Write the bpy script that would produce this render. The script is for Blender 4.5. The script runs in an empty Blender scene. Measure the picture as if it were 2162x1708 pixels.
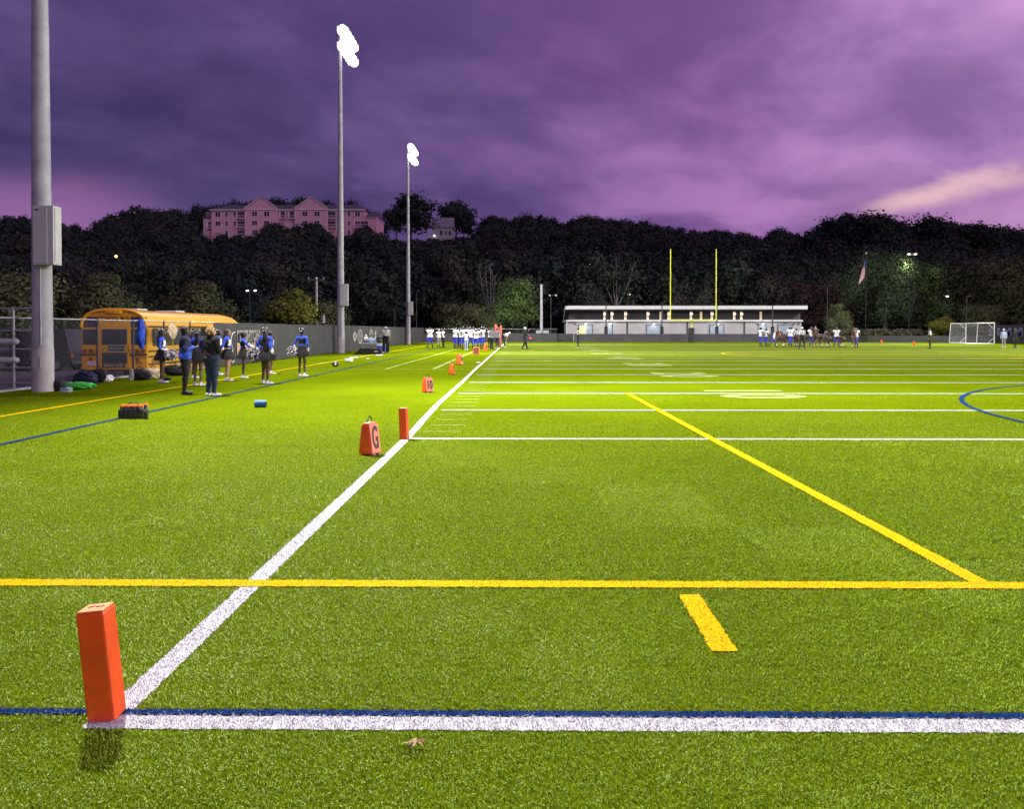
import bpy, bmesh, math, random
import numpy as np
from mathutils import Vector, Matrix

random.seed(11)
RNG = np.random.default_rng(11)
R = math.radians
SC = bpy.context.scene
COL = SC.collection

# ------------------------------------------------------------------ camera
CAM_H = 1.615
PITCH = R(0.8)
YAW = R(0.6)
FP = 1815.0          # focal length in photograph pixels (2162 wide)
F_REL = FP / 2162.0
cam_d = bpy.data.cameras.new('camera')
cam = bpy.data.objects.new('camera', cam_d)
COL.objects.link(cam)
cam.location = (0, 0, CAM_H)
cam.rotation_euler = (R(90) - PITCH, 0, YAW)
cam_d.sensor_fit = 'HORIZONTAL'
cam_d.sensor_width = 36.0
cam_d.lens = 36.0 * F_REL
cam_d.shift_y = -(854 - 722) / 2162.0      # uprights stay upright: the lens looks level and is shifted down
cam_d.clip_start = 0.05
cam_d.clip_end = 3000
SC.camera = cam
MC = cam.rotation_euler.to_matrix()


def ray(px, py):
    """direction of the sight line through a point of the 2162 x 1708 photograph"""
    return MC @ Vector(((px - 1081) / FP, (722 - py) / FP, -1.0))


def gp(px, py, z=0.0):
    """where that sight line meets the level z"""
    d = ray(px, py)
    t = (z - CAM_H) / d.z
    return Vector((d.x * t, d.y * t, z))


def at(px, py, Y):
    """where that sight line is Y metres ahead"""
    d = ray(px, py)
    t = Y / d.y
    return Vector((d.x * t, Y, CAM_H + d.z * t))


# ------------------------------------------------------------------ sky, light, exposure
world = bpy.data.worlds.new('World')
SC.world = world
world.use_nodes = True
SC.view_settings.view_transform = 'Standard'
SC.view_settings.look = 'None'
SC.view_settings.exposure = 0.0
SC.view_settings.gamma = 1.0
SC.view_settings.use_curve_mapping = False


class NT:
    def __init__(self, tree):
        self.t = tree
        self.n = tree.nodes
        self.l = tree.links

    def node(self, typ, **kw):
        nd = self.n.new(typ)
        for k, v in kw.items():
            setattr(nd, k, v)
        return nd

    def put(self, sock, v):
        if isinstance(v, bpy.types.NodeSocket):
            self.l.new(v, sock)
        elif v is not None:
            if sock.type == 'RGBA' and len(v) == 3:
                v = (*v, 1)
            sock.default_value = v

    def math(self, op, a, b=None, c=None, clamp=False):
        nd = self.node('ShaderNodeMath', operation=op)
        nd.use_clamp = clamp
        self.put(nd.inputs[0], a)
        if b is not None:
            self.put(nd.inputs[1], b)
        if c is not None:
            self.put(nd.inputs[2], c)
        return nd.outputs[0]

    def step(self, v, lo, hi):
        nd = self.node('ShaderNodeMapRange', interpolation_type='SMOOTHSTEP')
        self.put(nd.inputs[0], v)
        nd.inputs[1].default_value = lo
        nd.inputs[2].default_value = hi
        nd.inputs[3].default_value = 0
        nd.inputs[4].default_value = 1
        return nd.outputs[0]

    def mix(self, f, a, b, typ='MIX'):
        nd = self.node('ShaderNodeMix', data_type='RGBA', blend_type=typ)
        self.put(nd.inputs[0], f)
        self.put(nd.inputs[6], a)
        self.put(nd.inputs[7], b)
        return nd.outputs[2]

    def noise(self, vec, scale, detail=4, rough=0.55, dist=0.0, color=False):
        nd = self.node('ShaderNodeTexNoise')
        if vec is not None:
            self.l.new(vec, nd.inputs['Vector'])
        nd.inputs['Scale'].default_value = scale
        nd.inputs['Detail'].default_value = detail
        nd.inputs['Roughness'].default_value = rough
        nd.inputs['Distortion'].default_value = dist
        return nd.outputs[1] if color else nd.outputs[0]

    def ramp(self, f, stops, interp='LINEAR'):
        nd = self.node('ShaderNodeValToRGB')
        cr = nd.color_ramp
        cr.interpolation = interp
        while len(cr.elements) < len(stops):
            cr.elements.new(0.5)
        for e, (p, c) in zip(cr.elements, stops):
            e.position = p
            e.color = (*c, 1) if len(c) == 3 else c
        self.put(nd.inputs[0], f)
        return nd.outputs[0]


def srgb(r, g, b):
    def f(c):
        c /= 255.0
        return c / 12.92 if c <= 0.04045 else ((c + 0.055) / 1.055) ** 2.4
    return (f(r), f(g), f(b))


def build_world():
    w = NT(world.node_tree)
    w.n.clear()
    out = w.node('ShaderNodeOutputWorld')
    bg = w.node('ShaderNodeBackground')
    w.l.new(bg.outputs[0], out.inputs[0])
    geo = w.node('ShaderNodeTexCoord')
    sep = w.node('ShaderNodeSeparateXYZ')
    w.l.new(geo.outputs['Generated'], sep.inputs[0])
    x, y, z = sep.outputs
    # azimuth from straight ahead, positive to the right (degrees); elevation (degrees)
    az = w.math('MULTIPLY', w.math('ARCTAN2', x, y), 57.2958)
    el = w.math('MULTIPLY', w.math('ARCSINE', z), 57.2958)
    # cloud sheet seen in perspective: project on a plane overhead
    zz = w.math('ADD', w.math('MAXIMUM', z, 0.0), 0.24)
    u = w.math('DIVIDE', x, zz)
    v = w.math('DIVIDE', y, zz)
    # rotate and stretch: rolls run from lower left to upper right
    ca, sa = math.cos(R(52)), math.sin(R(52))
    uu = w.math('ADD', w.math('MULTIPLY', u, ca), w.math('MULTIPLY', v, sa))
    vv = w.math('SUBTRACT', w.math('MULTIPLY', v, ca), w.math('MULTIPLY', u, sa))
    cmb = w.node('ShaderNodeCombineXYZ')
    w.l.new(w.math('MULTIPLY', uu, 0.75), cmb.inputs[0])
    w.l.new(vv, cmb.inputs[1])
    n1 = w.noise(cmb.outputs[0], 1.35, 4, 0.50, 0.25)
    cmb2 = w.node('ShaderNodeCombineXYZ')
    w.l.new(w.math('MULTIPLY', uu, 0.9), cmb2.inputs[0])
    w.l.new(vv, cmb2.inputs[1])
    cmb2.inputs[2].default_value = 7.3
    n2 = w.noise(cmb2.outputs[0], 3.2, 5, 0.55, 0.3)
    n3 = w.noise(geo.outputs['Generated'], 2.2, 3, 0.5, 0.3)
    # base colour from west (right) to the dark east (left)
    west = w.step(w.math('ADD', az, w.math('MULTIPLY', w.math('SUBTRACT', n3, 0.5), 30)), -32, 42)
    base = w.ramp(west, [(0.0, srgb(86, 68, 116)), (0.35, srgb(108, 80, 134)), (0.62, srgb(130, 92, 148)),
                         (1.0, srgb(158, 120, 174))])
    # heavier, bluer cloud bank low in the east
    low = w.math('MULTIPLY', w.math('SUBTRACT', 1.0, w.step(el, 7, 25)),
                 w.math('SUBTRACT', 1.0, w.step(az, -16, 8)))
    base = w.mix(w.math('MULTIPLY', low, 0.66), base, srgb(52, 46, 88))
    cl = w.step(w.math('ADD', w.math('MULTIPLY', n1, 0.58), w.math('MULTIPLY', n2, 0.42)), 0.37, 0.64)
    shade = w.ramp(cl, [(0.0, (0.62, 0.62, 0.72)), (0.5, (1.0, 1.0, 1.0)), (1.0, (1.50, 1.46, 1.32))])
    col = w.mix(1.0, base, shade, 'MULTIPLY')
    # clear gaps near the horizon with last light: warm in the west, pink in the east
    gapn = w.math('MULTIPLY', w.math('SUBTRACT', n2, 0.5), 7)
    slope = w.math('MULTIPLY', w.math('SUBTRACT', az, 22), 0.16)
    d1 = w.math('ABSOLUTE', w.math('SUBTRACT', el, w.math('ADD', w.math('ADD', slope, 7.5), w.math('MULTIPLY', gapn, 0.35))))
    streak = w.math('MULTIPLY', w.math('SUBTRACT', 1.0, w.step(d1, 0.05, 0.95)),
                    w.math('MULTIPLY', w.step(az, 20, 25), w.math('SUBTRACT', 1.0, w.step(az, 28.5, 32))))
    hor = w.math('MULTIPLY', w.math('SUBTRACT', 1.0, w.step(w.math('ADD', el, gapn), 5.0, 12.0)), w.step(az, 14, 33))
    east = w.math('MULTIPLY', w.math('SUBTRACT', 1.0, w.step(w.math('ADD', el, w.math('MULTIPLY', gapn, 0.5)), 6.6, 10.4)),
                  w.math('SUBTRACT', 1.0, w.step(az, -29, -20)))
    col = w.mix(w.math('MULTIPLY', hor, 0.5), col, srgb(186, 134, 172))
    col = w.mix(w.math('MULTIPLY', east, 0.7), col, srgb(150, 104, 158))
    col = w.mix(w.math('MULTIPLY', streak, w.step(n3, 0.35, 0.6)), col, srgb(222, 182, 182))
    w.l.new(col, bg.inputs[0])
    bg.inputs[1].default_value = 1.25


build_world()

# added soft fill, standing in for sky light on the facades, from behind right
sun_d = bpy.data.lights.new('dusk_fill', 'SUN')
sun_d.energy = 0.5
sun_d.angle = R(40)
sun_d.color = (0.90, 0.78, 1.0)
sun = bpy.data.objects.new('dusk_fill', sun_d)
COL.objects.link(sun)
sun.rotation_euler = Vector((-0.55, 0.75, -0.42)).to_track_quat('-Z', 'Y').to_euler()


# ------------------------------------------------------------------ materials
def mat(name, color, rough=0.7, metal=0.0, var=0.12, scale=8.0, bump=0.0, bscale=40.0, coat=0.0,
        emit=None, estr=0.0, trans=0.0, spec=0.5, alpha=1.0, detail=4):
    m = bpy.data.materials.new(name)
    m.use_nodes = True
    t = NT(m.node_tree)
    b = t.n['Principled BSDF']
    tc = t.node('ShaderNodeTexCoord').outputs['Object']
    n = t.noise(tc, scale, detail, 0.6)
    c1 = tuple(min(1, c * (1 - var * 1.6)) for c in color)
    c2 = tuple(min(1, c * (1 + var * 1.6)) for c in color)
    t.l.new(t.ramp(n, [(0.3, c1), (0.7, c2)]), b.inputs['Base Color'])
    b.inputs['Roughness'].default_value = rough
    b.inputs['Metallic'].default_value = metal
    b.inputs['Specular IOR Level'].default_value = spec
    b.inputs['Coat Weight'].default_value = coat
    b.inputs['Alpha'].default_value = alpha
    if trans:
        b.inputs['Transmission Weight'].default_value = trans
    if emit:
        b.inputs['Emission Color'].default_value = (*emit, 1)
        b.inputs['Emission Strength'].default_value = estr
    if bump:
        bp = t.node('ShaderNodeBump')
        bp.inputs['Strength'].default_value = bump
        bp.inputs['Distance'].default_value = 0.02
        t.l.new(t.noise(tc, bscale, 4, 0.6), bp.inputs['Height'])
        t.l.new(bp.outputs[0], b.inputs['Normal'])
    return m


TURF_A = (0.102, 0.146, 0.002)
TURF_B = (0.140, 0.188, 0.003)
BLADE_A = (0.255, 0.375, 0.030)


def turf_fibre(name, ca, cb, lo=0.62):
    """artificial turf: fibre colour with fine grain; world coordinates so neighbouring objects agree"""
    m = bpy.data.materials.new(name)
    m.use_nodes = True
    t = NT(m.node_tree)
    b = t.n['Principled BSDF']
    pos = t.node('ShaderNodeNewGeometry').outputs['Position']
    fine = t.noise(pos, 95, 2, 0.7)
    mid = t.noise(pos, 9, 3, 0.6)
    big = t.noise(pos, 0.35, 4, 0.6)
    f = t.math('ADD', t.math('MULTIPLY', fine, 0.55), t.math('ADD', t.math('MULTIPLY', mid, 0.2), t.math('MULTIPLY', big, 0.25)))
    col = t.ramp(f, [(0.36, tuple(c * lo for c in ca)), (0.5, ca), (0.66, cb)])
    # straw-coloured spent infill, thinly scattered
    sp = t.step(t.noise(pos, 60, 2, 0.5), 0.68, 0.74)
    col = t.mix(t.math('MULTIPLY', sp, 0.35), col, tuple(min(0.8, c * 1.5 + 0.05) for c in cb))
    t.l.new(col, b.inputs['Base Color'])
    b.inputs['Roughness'].default_value = 0.9
    b.inputs['Specular IOR Level'].default_value = 0.0
    bp = t.node('ShaderNodeBump')
    bp.inputs['Strength'].default_value = 0.9
    bp.inputs['Distance'].default_value = 0.012
    t.l.new(t.noise(pos, 70, 3, 0.75), bp.inputs['Height'])
    t.l.new(bp.outputs[0], b.inputs['Normal'])
    return m


WHITE_F = (0.58, 0.57, 0.60)
YEL_F = (0.66, 0.40, 0.008)
BLUE_F = (0.010, 0.035, 0.13)
M = {}
M['turf'] = turf_fibre('turf', TURF_A, TURF_B)
M['line_white'] = turf_fibre('line_white', WHITE_F, (0.64, 0.64, 0.66), 0.86)
M['line_yellow'] = turf_fibre('line_yellow', YEL_F, (0.72, 0.46, 0.014), 0.86)
M['line_blue'] = turf_fibre('line_blue', BLUE_F, (0.02, 0.06, 0.19), 0.86)
M['line_faded'] = turf_fibre('line_faded', (0.27, 0.34, 0.09), (0.36, 0.42, 0.17))


def blade_material():
    """fibres take the colour woven into the carpet where they stand"""
    m = bpy.data.materials.new('blade')
    m.use_nodes = True
    t = NT(m.node_tree)
    b = t.n['Principled BSDF']
    geo = t.node('ShaderNodeNewGeometry')
    pos = geo.outputs['Position']
    wob = t.node('ShaderNodeVectorMath', operation='MULTIPLY_ADD')
    t.l.new(t.noise(pos, 45, 2, 0.5, color=True), wob.inputs[0])
    wob.inputs[1].default_value = (0.042, 0.042, 0)
    wob.inputs[2].default_value = (-0.021, -0.021, 0)
    add = t.node('ShaderNodeVectorMath', operation='ADD')
    t.l.new(pos, add.inputs[0])
    t.l.new(wob.outputs[0], add.inputs[1])
    sep = t.node('ShaderNodeSeparateXYZ')
    t.l.new(add.outputs[0], sep.inputs[0])
    X, Y, _ = sep.outputs

    def band(v, lo, hi):
        return t.math('MULTIPLY', t.math('GREATER_THAN', v, lo), t.math('LESS_THAN', v, hi))

    def rect(x0, x1, y0, y1):
        return t.math('MULTIPLY', band(X, x0, x1), band(Y, y0, y1))

    fine = t.noise(pos, 160, 1, 0.5)
    big = t.noise(pos, 0.6, 3, 0.6)
    rnd = t.math('ADD', t.math('MULTIPLY', fine, 0.8), t.math('MULTIPLY', big, 0.2))
    green = t.ramp(rnd, [(0.28, tuple(c * 0.6 for c in BLADE_A)), (0.5, tuple(c * 1.15 for c in BLADE_A)), (0.72, tuple(c * 1.75 for c in BLADE_A))])
    drift = t.math('MULTIPLY', t.math('MAXIMUM', t.math('SUBTRACT', Y, 13.3), 0.0), 0.021)
    side = t.math('MULTIPLY', t.math('LESS_THAN', t.math('ABSOLUTE', t.math('ADD', t.math('ADD', X, 1.70), drift)), 0.062), band(Y, 3.5, 18))
    wh = t.math('MAXIMUM', side, t.math('MAXIMUM', rect(-1.78, 47, 3.43, 3.556), rect(-1.7, 47, 12.63, 12.77)))
    box = t.math('MULTIPLY', t.math('LESS_THAN', t.math('ABSOLUTE', t.math('ADD', t.math('SUBTRACT', X, 2.993), t.math('MULTIPLY', Y, 0.01345))), 0.065), band(Y, 5.4, 21.9))
    ye = t.math('MAXIMUM', rect(-9.7, 47, 5.345, 5.495), t.math('MAXIMUM', box, rect(0.953, 1.087, 4.28, 5.21)))
    fy = t.math('SUBTRACT', t.math('MODULO', t.math('ADD', Y, 4.572 * 10 - 12.70 + 2.286), 4.572), 2.286)
    yl = t.math('MULTIPLY', t.math('LESS_THAN', t.math('ABSOLUTE', fy), 0.075), rect(-1.6, 47, 12, 200))
    fh = t.math('SUBTRACT', t.math('MODULO', t.math('ADD', Y, 0.9144 * 50 - 12.70 + 0.4572), 0.9144), 0.4572)
    hm = t.math('MULTIPLY', t.math('LESS_THAN', t.math('ABSOLUTE', fh), 0.034), rect(-1.55, -0.95, 12.6, 200))
    wh = t.math('MAXIMUM', wh, t.math('MAXIMUM', yl, t.math('MULTIPLY', hm, 0.4)))
    ye = t.math('MAXIMUM', ye, rect(-9.765, -9.635, 5.4, 200))
    cx = t.math('SUBTRACT', X, 22.7)
    cy = t.math('SUBTRACT', Y, 13.7)
    rad = t.math('SQRT', t.math('ADD', t.math('MULTIPLY', cx, cx), t.math('MULTIPLY', cy, cy)))
    bl = t.math('MAXIMUM', rect(-7.36, 47, 3.556, 3.614), rect(-7.345, -7.255, 3.6, 200))
    bl = t.math('MAXIMUM', bl, band(rad, 13.95, 14.05))
    grain = t.ramp(fine, [(0.3, (0.88, 0.88, 0.88)), (0.7, (1.04, 1.04, 1.04))])
    col = t.mix(wh, green, t.mix(1.0, grain, WHITE_F, 'MULTIPLY'))
    col = t.mix(ye, col, t.mix(1.0, grain, YEL_F, 'MULTIPLY'))
    col = t.mix(bl, col, t.mix(1.0, grain, BLUE_F, 'MULTIPLY'))
    t.l.new(col, b.inputs['Base Color'])
    b.inputs['Roughness'].default_value = 0.45
    b.inputs['Specular IOR Level'].default_value = 0.3
    return m


M['blade'] = blade_material()


def leaf_mat(name, c1, c2, scale=0.5):
    dim = 0.74 if name in ('leaf_dark', 'leaf_blue', 'leaf_brown') else 0.88
    m = bpy.data.materials.new(name)
    m.use_nodes = True
    t = NT(m.node_tree)
    b = t.n['Principled BSDF']
    pos = t.node('ShaderNodeTexCoord').outputs['Object']
    oi = t.node('ShaderNodeObjectInfo').outputs['Random']
    n = t.math('ADD', t.math('MULTIPLY', t.noise(pos, scale, 4, 0.65), 0.8), t.math('MULTIPLY', oi, 0.2))
    t.l.new(t.ramp(n, [(0.35, tuple(c * dim for c in c1)), (0.7, tuple(c * dim for c in c2))]), b.inputs['Base Color'])
    b.inputs['Roughness'].default_value = 0.85
    b.inputs['Specular IOR Level'].default_value = 0.05
    return m


M['leaf_dark'] = leaf_mat('leaf_dark', (0.034, 0.052, 0.038), (0.062, 0.078, 0.056), 0.18)
M['leaf_blue'] = leaf_mat('leaf_blue', (0.026, 0.042, 0.040), (0.048, 0.064, 0.058), 0.18)
M['leaf_olive'] = leaf_mat('leaf_olive', (0.062, 0.080, 0.032), (0.115, 0.125, 0.058), 0.4)
M['leaf_deep'] = leaf_mat('leaf_deep', (0.034, 0.058, 0.032), (0.070, 0.100, 0.052), 0.3)
M['leaf_green'] = leaf_mat('leaf_green', (0.050, 0.100, 0.030), (0.11, 0.165, 0.055), 0.5)
M['leaf_yellow'] = leaf_mat('leaf_yellow', (0.10, 0.115, 0.022), (0.19, 0.19, 0.04), 0.6)
M['leaf_red'] = leaf_mat('leaf_red', (0.062, 0.042, 0.036), (0.10, 0.064, 0.052), 0.4)
M['leaf_brown'] = leaf_mat('leaf_brown', (0.048, 0.050, 0.042), (0.078, 0.078, 0.060), 0.3)
M['bark'] = mat('bark', (0.085, 0.070, 0.060), 0.9, var=0.25, scale=3, bump=0.6, bscale=12)
M['pale_bark'] = mat('pale_bark', (0.34, 0.31, 0.30), 0.85, var=0.2, scale=2, bump=0.4, bscale=10)
M['bare_bark'] = mat('bare_bark', (0.17, 0.15, 0.155), 0.85, var=0.2, scale=2)
M['undergrowth'] = mat('undergrowth', (0.030, 0.036, 0.020), 0.95, var=0.35, scale=0.15, bump=0.6, bscale=0.8)
M['asphalt'] = mat('asphalt', (0.075, 0.070, 0.078), 0.85, var=0.18, scale=0.9, bump=0.5, bscale=60)
M['concrete'] = mat('concrete', (0.36, 0.335, 0.33), 0.85, var=0.10, scale=3, bump=0.35, bscale=45)
M['galvanised'] = mat('galvanised', (0.30, 0.30, 0.33), 0.6, 0.0, var=0.14, scale=2.2, bump=0.06, bscale=30)
M['cabinet'] = mat('cabinet', (0.42, 0.43, 0.43), 0.5, 0.15, var=0.06, scale=2)
M['steel'] = mat('steel', (0.42, 0.45, 0.46), 0.4, 0.6, var=0.1, scale=9)
M['dark_metal'] = mat('dark_metal', (0.035, 0.036, 0.042), 0.5, 0.3, var=0.15)
M['wire'] = mat('wire', (0.05, 0.06, 0.06), 0.5, 0.4, var=0.1)
M['windscreen'] = mat('windscreen', (0.040, 0.042, 0.043), 0.85, var=0.12, scale=1.2, bump=0.5, bscale=2.0)
M['windscreen2'] = mat('windscreen2', (0.048, 0.046, 0.052), 0.85, var=0.12, scale=1.2, bump=0.4, bscale=2.0)
M['print_white'] = mat('print_white', (0.62, 0.60, 0.58), 0.8, var=0.10, scale=6)
M['print_faded'] = mat('print_faded', (0.30, 0.29, 0.27), 0.8, var=0.22, scale=3)
M['print_dim'] = mat('print_dim', (0.13, 0.125, 0.12), 0.8, var=0.25, scale=3)
M['print_orange'] = mat('print_orange', (0.50, 0.22, 0.07), 0.8, var=0.12, scale=6)
M['orange_vinyl'] = mat('orange_vinyl', (0.80, 0.075, 0.010), 0.40, var=0.10, scale=5, bump=0.55, bscale=7, coat=0.08)
M['orange_vinyl2'] = mat('orange_vinyl2', (0.82, 0.19, 0.012), 0.45, var=0.07, scale=9, bump=0.2, bscale=14)
M['pink_vinyl'] = mat('pink_vinyl', (0.84, 0.20, 0.12), 0.5, var=0.06, scale=9, bump=0.2, bscale=14)
M['black_print'] = mat('black_print', (0.012, 0.010, 0.010), 0.6, var=0.1)
M['black_plastic'] = mat('black_plastic', (0.016, 0.018, 0.020), 0.4, var=0.15)
M['black_cloth'] = mat('black_cloth', (0.011, 0.011, 0.013), 0.9, var=0.2, scale=12, bump=0.5, bscale=20)
M['navy_cloth'] = mat('navy_cloth', (0.014, 0.020, 0.055), 0.9, var=0.2, scale=10, bump=0.5, bscale=18)
M['teal_denim'] = mat('teal_denim', (0.018, 0.036, 0.085), 0.9, var=0.2, scale=10, bump=0.4, bscale=25)
M['blue_cloth'] = mat('blue_cloth', (0.014, 0.070, 0.52), 0.65, var=0.18, scale=8, bump=0.4, bscale=16)
M['royal_pants'] = mat('royal_pants', (0.025, 0.045, 0.50), 0.55, var=0.15, scale=7, bump=0.3, bscale=14)
M['white_cloth'] = mat('white_cloth', (0.78, 0.78, 0.80), 0.8, var=0.06, scale=9, bump=0.5, bscale=16)
M['grey_cloth'] = mat('grey_cloth', (0.30, 0.29, 0.31), 0.85, var=0.12, scale=9, bump=0.5, bscale=16)
M['heather'] = mat('heather', (0.17, 0.16, 0.18), 0.9, var=0.12, scale=9, bump=0.5, bscale=16)
M['light_jean'] = mat('light_jean', (0.36, 0.46, 0.62), 0.85, var=0.12, scale=9)
M['beige_cloth'] = mat('beige_cloth', (0.52, 0.44, 0.30), 0.9, var=0.12, scale=7, bump=0.6, bscale=14)
M['brown_jersey'] = mat('brown_jersey', (0.050, 0.026, 0.020), 0.7, var=0.15, scale=8, bump=0.3, bscale=14)
M['orange_print'] = mat('orange_print', (0.80, 0.17, 0.03), 0.6, var=0.08)
M['khaki_sock'] = mat('khaki_sock', (0.60, 0.52, 0.34), 0.8, var=0.1)
M['green_cloth'] = mat('green_cloth', (0.04, 0.42, 0.03), 0.7, var=0.18, scale=6, bump=0.8, bscale=9)
M['maroon'] = mat('maroon', (0.22, 0.035, 0.075), 0.8, var=0.2, scale=8)
M['skin_dark'] = mat('skin_dark', (0.105, 0.052, 0.032), 0.5, var=0.07)
M['skin_brown'] = mat('skin_brown', (0.20, 0.105, 0.062), 0.5, var=0.07)
M['skin_tan'] = mat('skin_tan', (0.40, 0.23, 0.15), 0.5, var=0.06)
M['skin_light'] = mat('skin_light', (0.56, 0.34, 0.26), 0.5, var=0.06)
M['hair_black'] = mat('hair_black', (0.012, 0.010, 0.011), 0.45, var=0.2, scale=20, bump=0.6, bscale=45)
M['hair_brown'] = mat('hair_brown', (0.055, 0.032, 0.020), 0.45, var=0.25, scale=20, bump=0.6, bscale=45)
M['hair_blond'] = mat('hair_blond', (0.42, 0.27, 0.11), 0.55, var=0.35, scale=28, bump=0.9, bscale=40)
M['lips'] = mat('lips', (0.20, 0.05, 0.045), 0.5)
M['eye'] = mat('eye', (0.010, 0.008, 0.008), 0.2)
M['helmet_black'] = mat('helmet_black', (0.012, 0.014, 0.020), 0.18, var=0.05, coat=0.6)
M['helmet_brown'] = mat('helmet_brown', (0.10, 0.035, 0.02), 0.18, var=0.05, coat=0.6)
M['helmet_white'] = mat('helmet_white', (0.75, 0.75, 0.78), 0.25, var=0.03, coat=0.4)
M['white_rubber'] = mat('white_rubber', (0.74, 0.74, 0.75), 0.6, var=0.05)
M['bus_yellow'] = mat('bus_yellow', (0.84, 0.42, 0.010), 0.28, var=0.05, scale=2.0, coat=0.5)
M['bus_window'] = mat('bus_window', (0.035, 0.036, 0.055), 0.12, var=0.12, scale=1.5, coat=0.6)
M['tail_red'] = mat('tail_red', (0.22, 0.035, 0.020), 0.3, var=0.1)
M['tail_lit'] = mat('tail_lit', (0.45, 0.02, 0.03), 0.3, emit=(1, 0.05, 0.08), estr=0.35)
M['tyre'] = mat('tyre', (0.015, 0.015, 0.016), 0.85)
M['rim'] = mat('rim', (0.30, 0.30, 0.32), 0.35, 0.7)
M['car_dark'] = mat('car_dark', (0.030, 0.032, 0.045), 0.25, 0.3, coat=0.6)
M['car_maroon'] = mat('car_maroon', (0.045, 0.018, 0.030), 0.25, 0.2, coat=0.6)
M['car_silver'] = mat('car_silver', (0.34, 0.33, 0.37), 0.3, 0.4, coat=0.5)
M['chrome'] = mat('chrome', (0.6, 0.6, 0.62), 0.2, 0.8)
M['siding_light'] = mat('siding_light', (0.35, 0.335, 0.345), 0.8, var=0.06, scale=0.7)
M['siding_dark'] = mat('siding_dark', (0.050, 0.044, 0.048), 0.8, var=0.10, scale=0.7)
M['trim_white'] = mat('trim_white', (0.50, 0.51, 0.52), 0.6, var=0.04)
M['door_blue'] = mat('door_blue', (0.24, 0.29, 0.36), 0.55, var=0.07, scale=1)
M['roof_dark'] = mat('roof_dark', (0.045, 0.045, 0.055), 0.8, var=0.15, scale=2)
M['shingle'] = mat('shingle', (0.085, 0.078, 0.095), 0.9, var=0.2, scale=1.5, bump=0.4, bscale=3)
M['shingle_grey'] = mat('shingle_grey', (0.20, 0.19, 0.22), 0.9, var=0.15, scale=1.5, bump=0.4, bscale=3)
M['pink_siding'] = mat('pink_siding', (0.66, 0.40, 0.43), 0.8, var=0.05, scale=0.3)
M['cream_trim'] = mat('cream_trim', (0.74, 0.62, 0.64), 0.7, var=0.04)
M['glass_dark'] = mat('glass_dark', (0.030, 0.028, 0.036), 0.1, var=0.2, scale=0.4)
M['lit_window'] = mat('lit_window', (0.6, 0.45, 0.28), 0.5, emit=(1.0, 0.74, 0.42), estr=0.42)
M['lit_yellow'] = mat('lit_yellow', (0.6, 0.5, 0.25), 0.5, var=0.2, scale=3, emit=(1.0, 0.80, 0.35), estr=0.55)
M['lamp_on'] = mat('lamp_on', (0.9, 0.9, 0.9), 0.4, emit=(1.0, 0.95, 0.85), estr=2.2)
M['lamp_orange'] = mat('lamp_orange', (0.9, 0.6, 0.3), 0.4, emit=(1.0, 0.50, 0.12), estr=5.0)
M['flood_lens'] = mat('flood_lens', (1, 1, 1), 0.2, emit=(0.97, 0.97, 1.0), estr=5.0)
M['flood_lens'].cycles.emission_sampling = 'NONE'
M['post_yellow'] = mat('post_yellow', (0.70, 0.70, 0.02), 0.4, var=0.04)
M['goal_white'] = mat('goal_white', (0.74, 0.76, 0.76), 0.45, var=0.04)
M['rack_grey'] = mat('rack_grey', (0.26, 0.25, 0.28), 0.5, var=0.1)
M['net'] = mat('net', (0.20, 0.20, 0.22), 0.8, var=0.1)
M['sign_blue'] = mat('sign_blue', (0.018, 0.055, 0.20), 0.6, var=0.08)
M['flag_red'] = mat('flag_red', (0.42, 0.03, 0.045), 0.8)
M['flag_white'] = mat('flag_white', (0.62, 0.60, 0.62), 0.8)
M['flag_blue'] = mat('flag_blue', (0.02, 0.03, 0.13), 0.8)
M['cap_orange'] = mat('cap_orange', (0.90, 0.20, 0.015), 0.4, var=0.06)
M['bottle_green'] = mat('bottle_green', (0.030, 0.055, 0.045), 0.3, var=0.1)
M['cooler_blue'] = mat('cooler_blue', (0.015, 0.06, 0.62), 0.4, var=0.05)
M['foam_blue'] = mat('foam_blue', (0.010, 0.12, 0.33), 0.6, var=0.1)
M['clear_plastic'] = mat('clear_plastic', (0.62, 0.72, 0.76), 0.12, var=0.15, scale=18, trans=0.55)
M['label_blue'] = mat('label_blue', (0.02, 0.25, 0.60), 0.5)
M['leather'] = mat('leather', (0.035, 0.026, 0.020), 0.5, var=0.2)
M['dry_leaf'] = mat('dry_leaf', (0.46, 0.33, 0.17), 0.8, var=0.2, scale=30, bump=0.4, bscale=60)
M['chain_orange'] = mat('chain_orange', (0.90, 0.13, 0.07), 0.5, emit=(1, 0.15, 0.08), estr=0.0)
M['glow_red'] = mat('glow_red', (0.75, 0.03, 0.10), 0.4, emit=(1, 0.05, 0.15), estr=0.5)
M['hedge'] = leaf_mat('hedge', (0.065, 0.070, 0.040), (0.10, 0.10, 0.06), 2.0)
M['pom_white'] = mat('pom_white', (0.78, 0.78, 0.80), 0.35, var=0.05)
M['pom_black'] = mat('pom_black', (0.012, 0.012, 0.014), 0.3, var=0.1)


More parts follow.
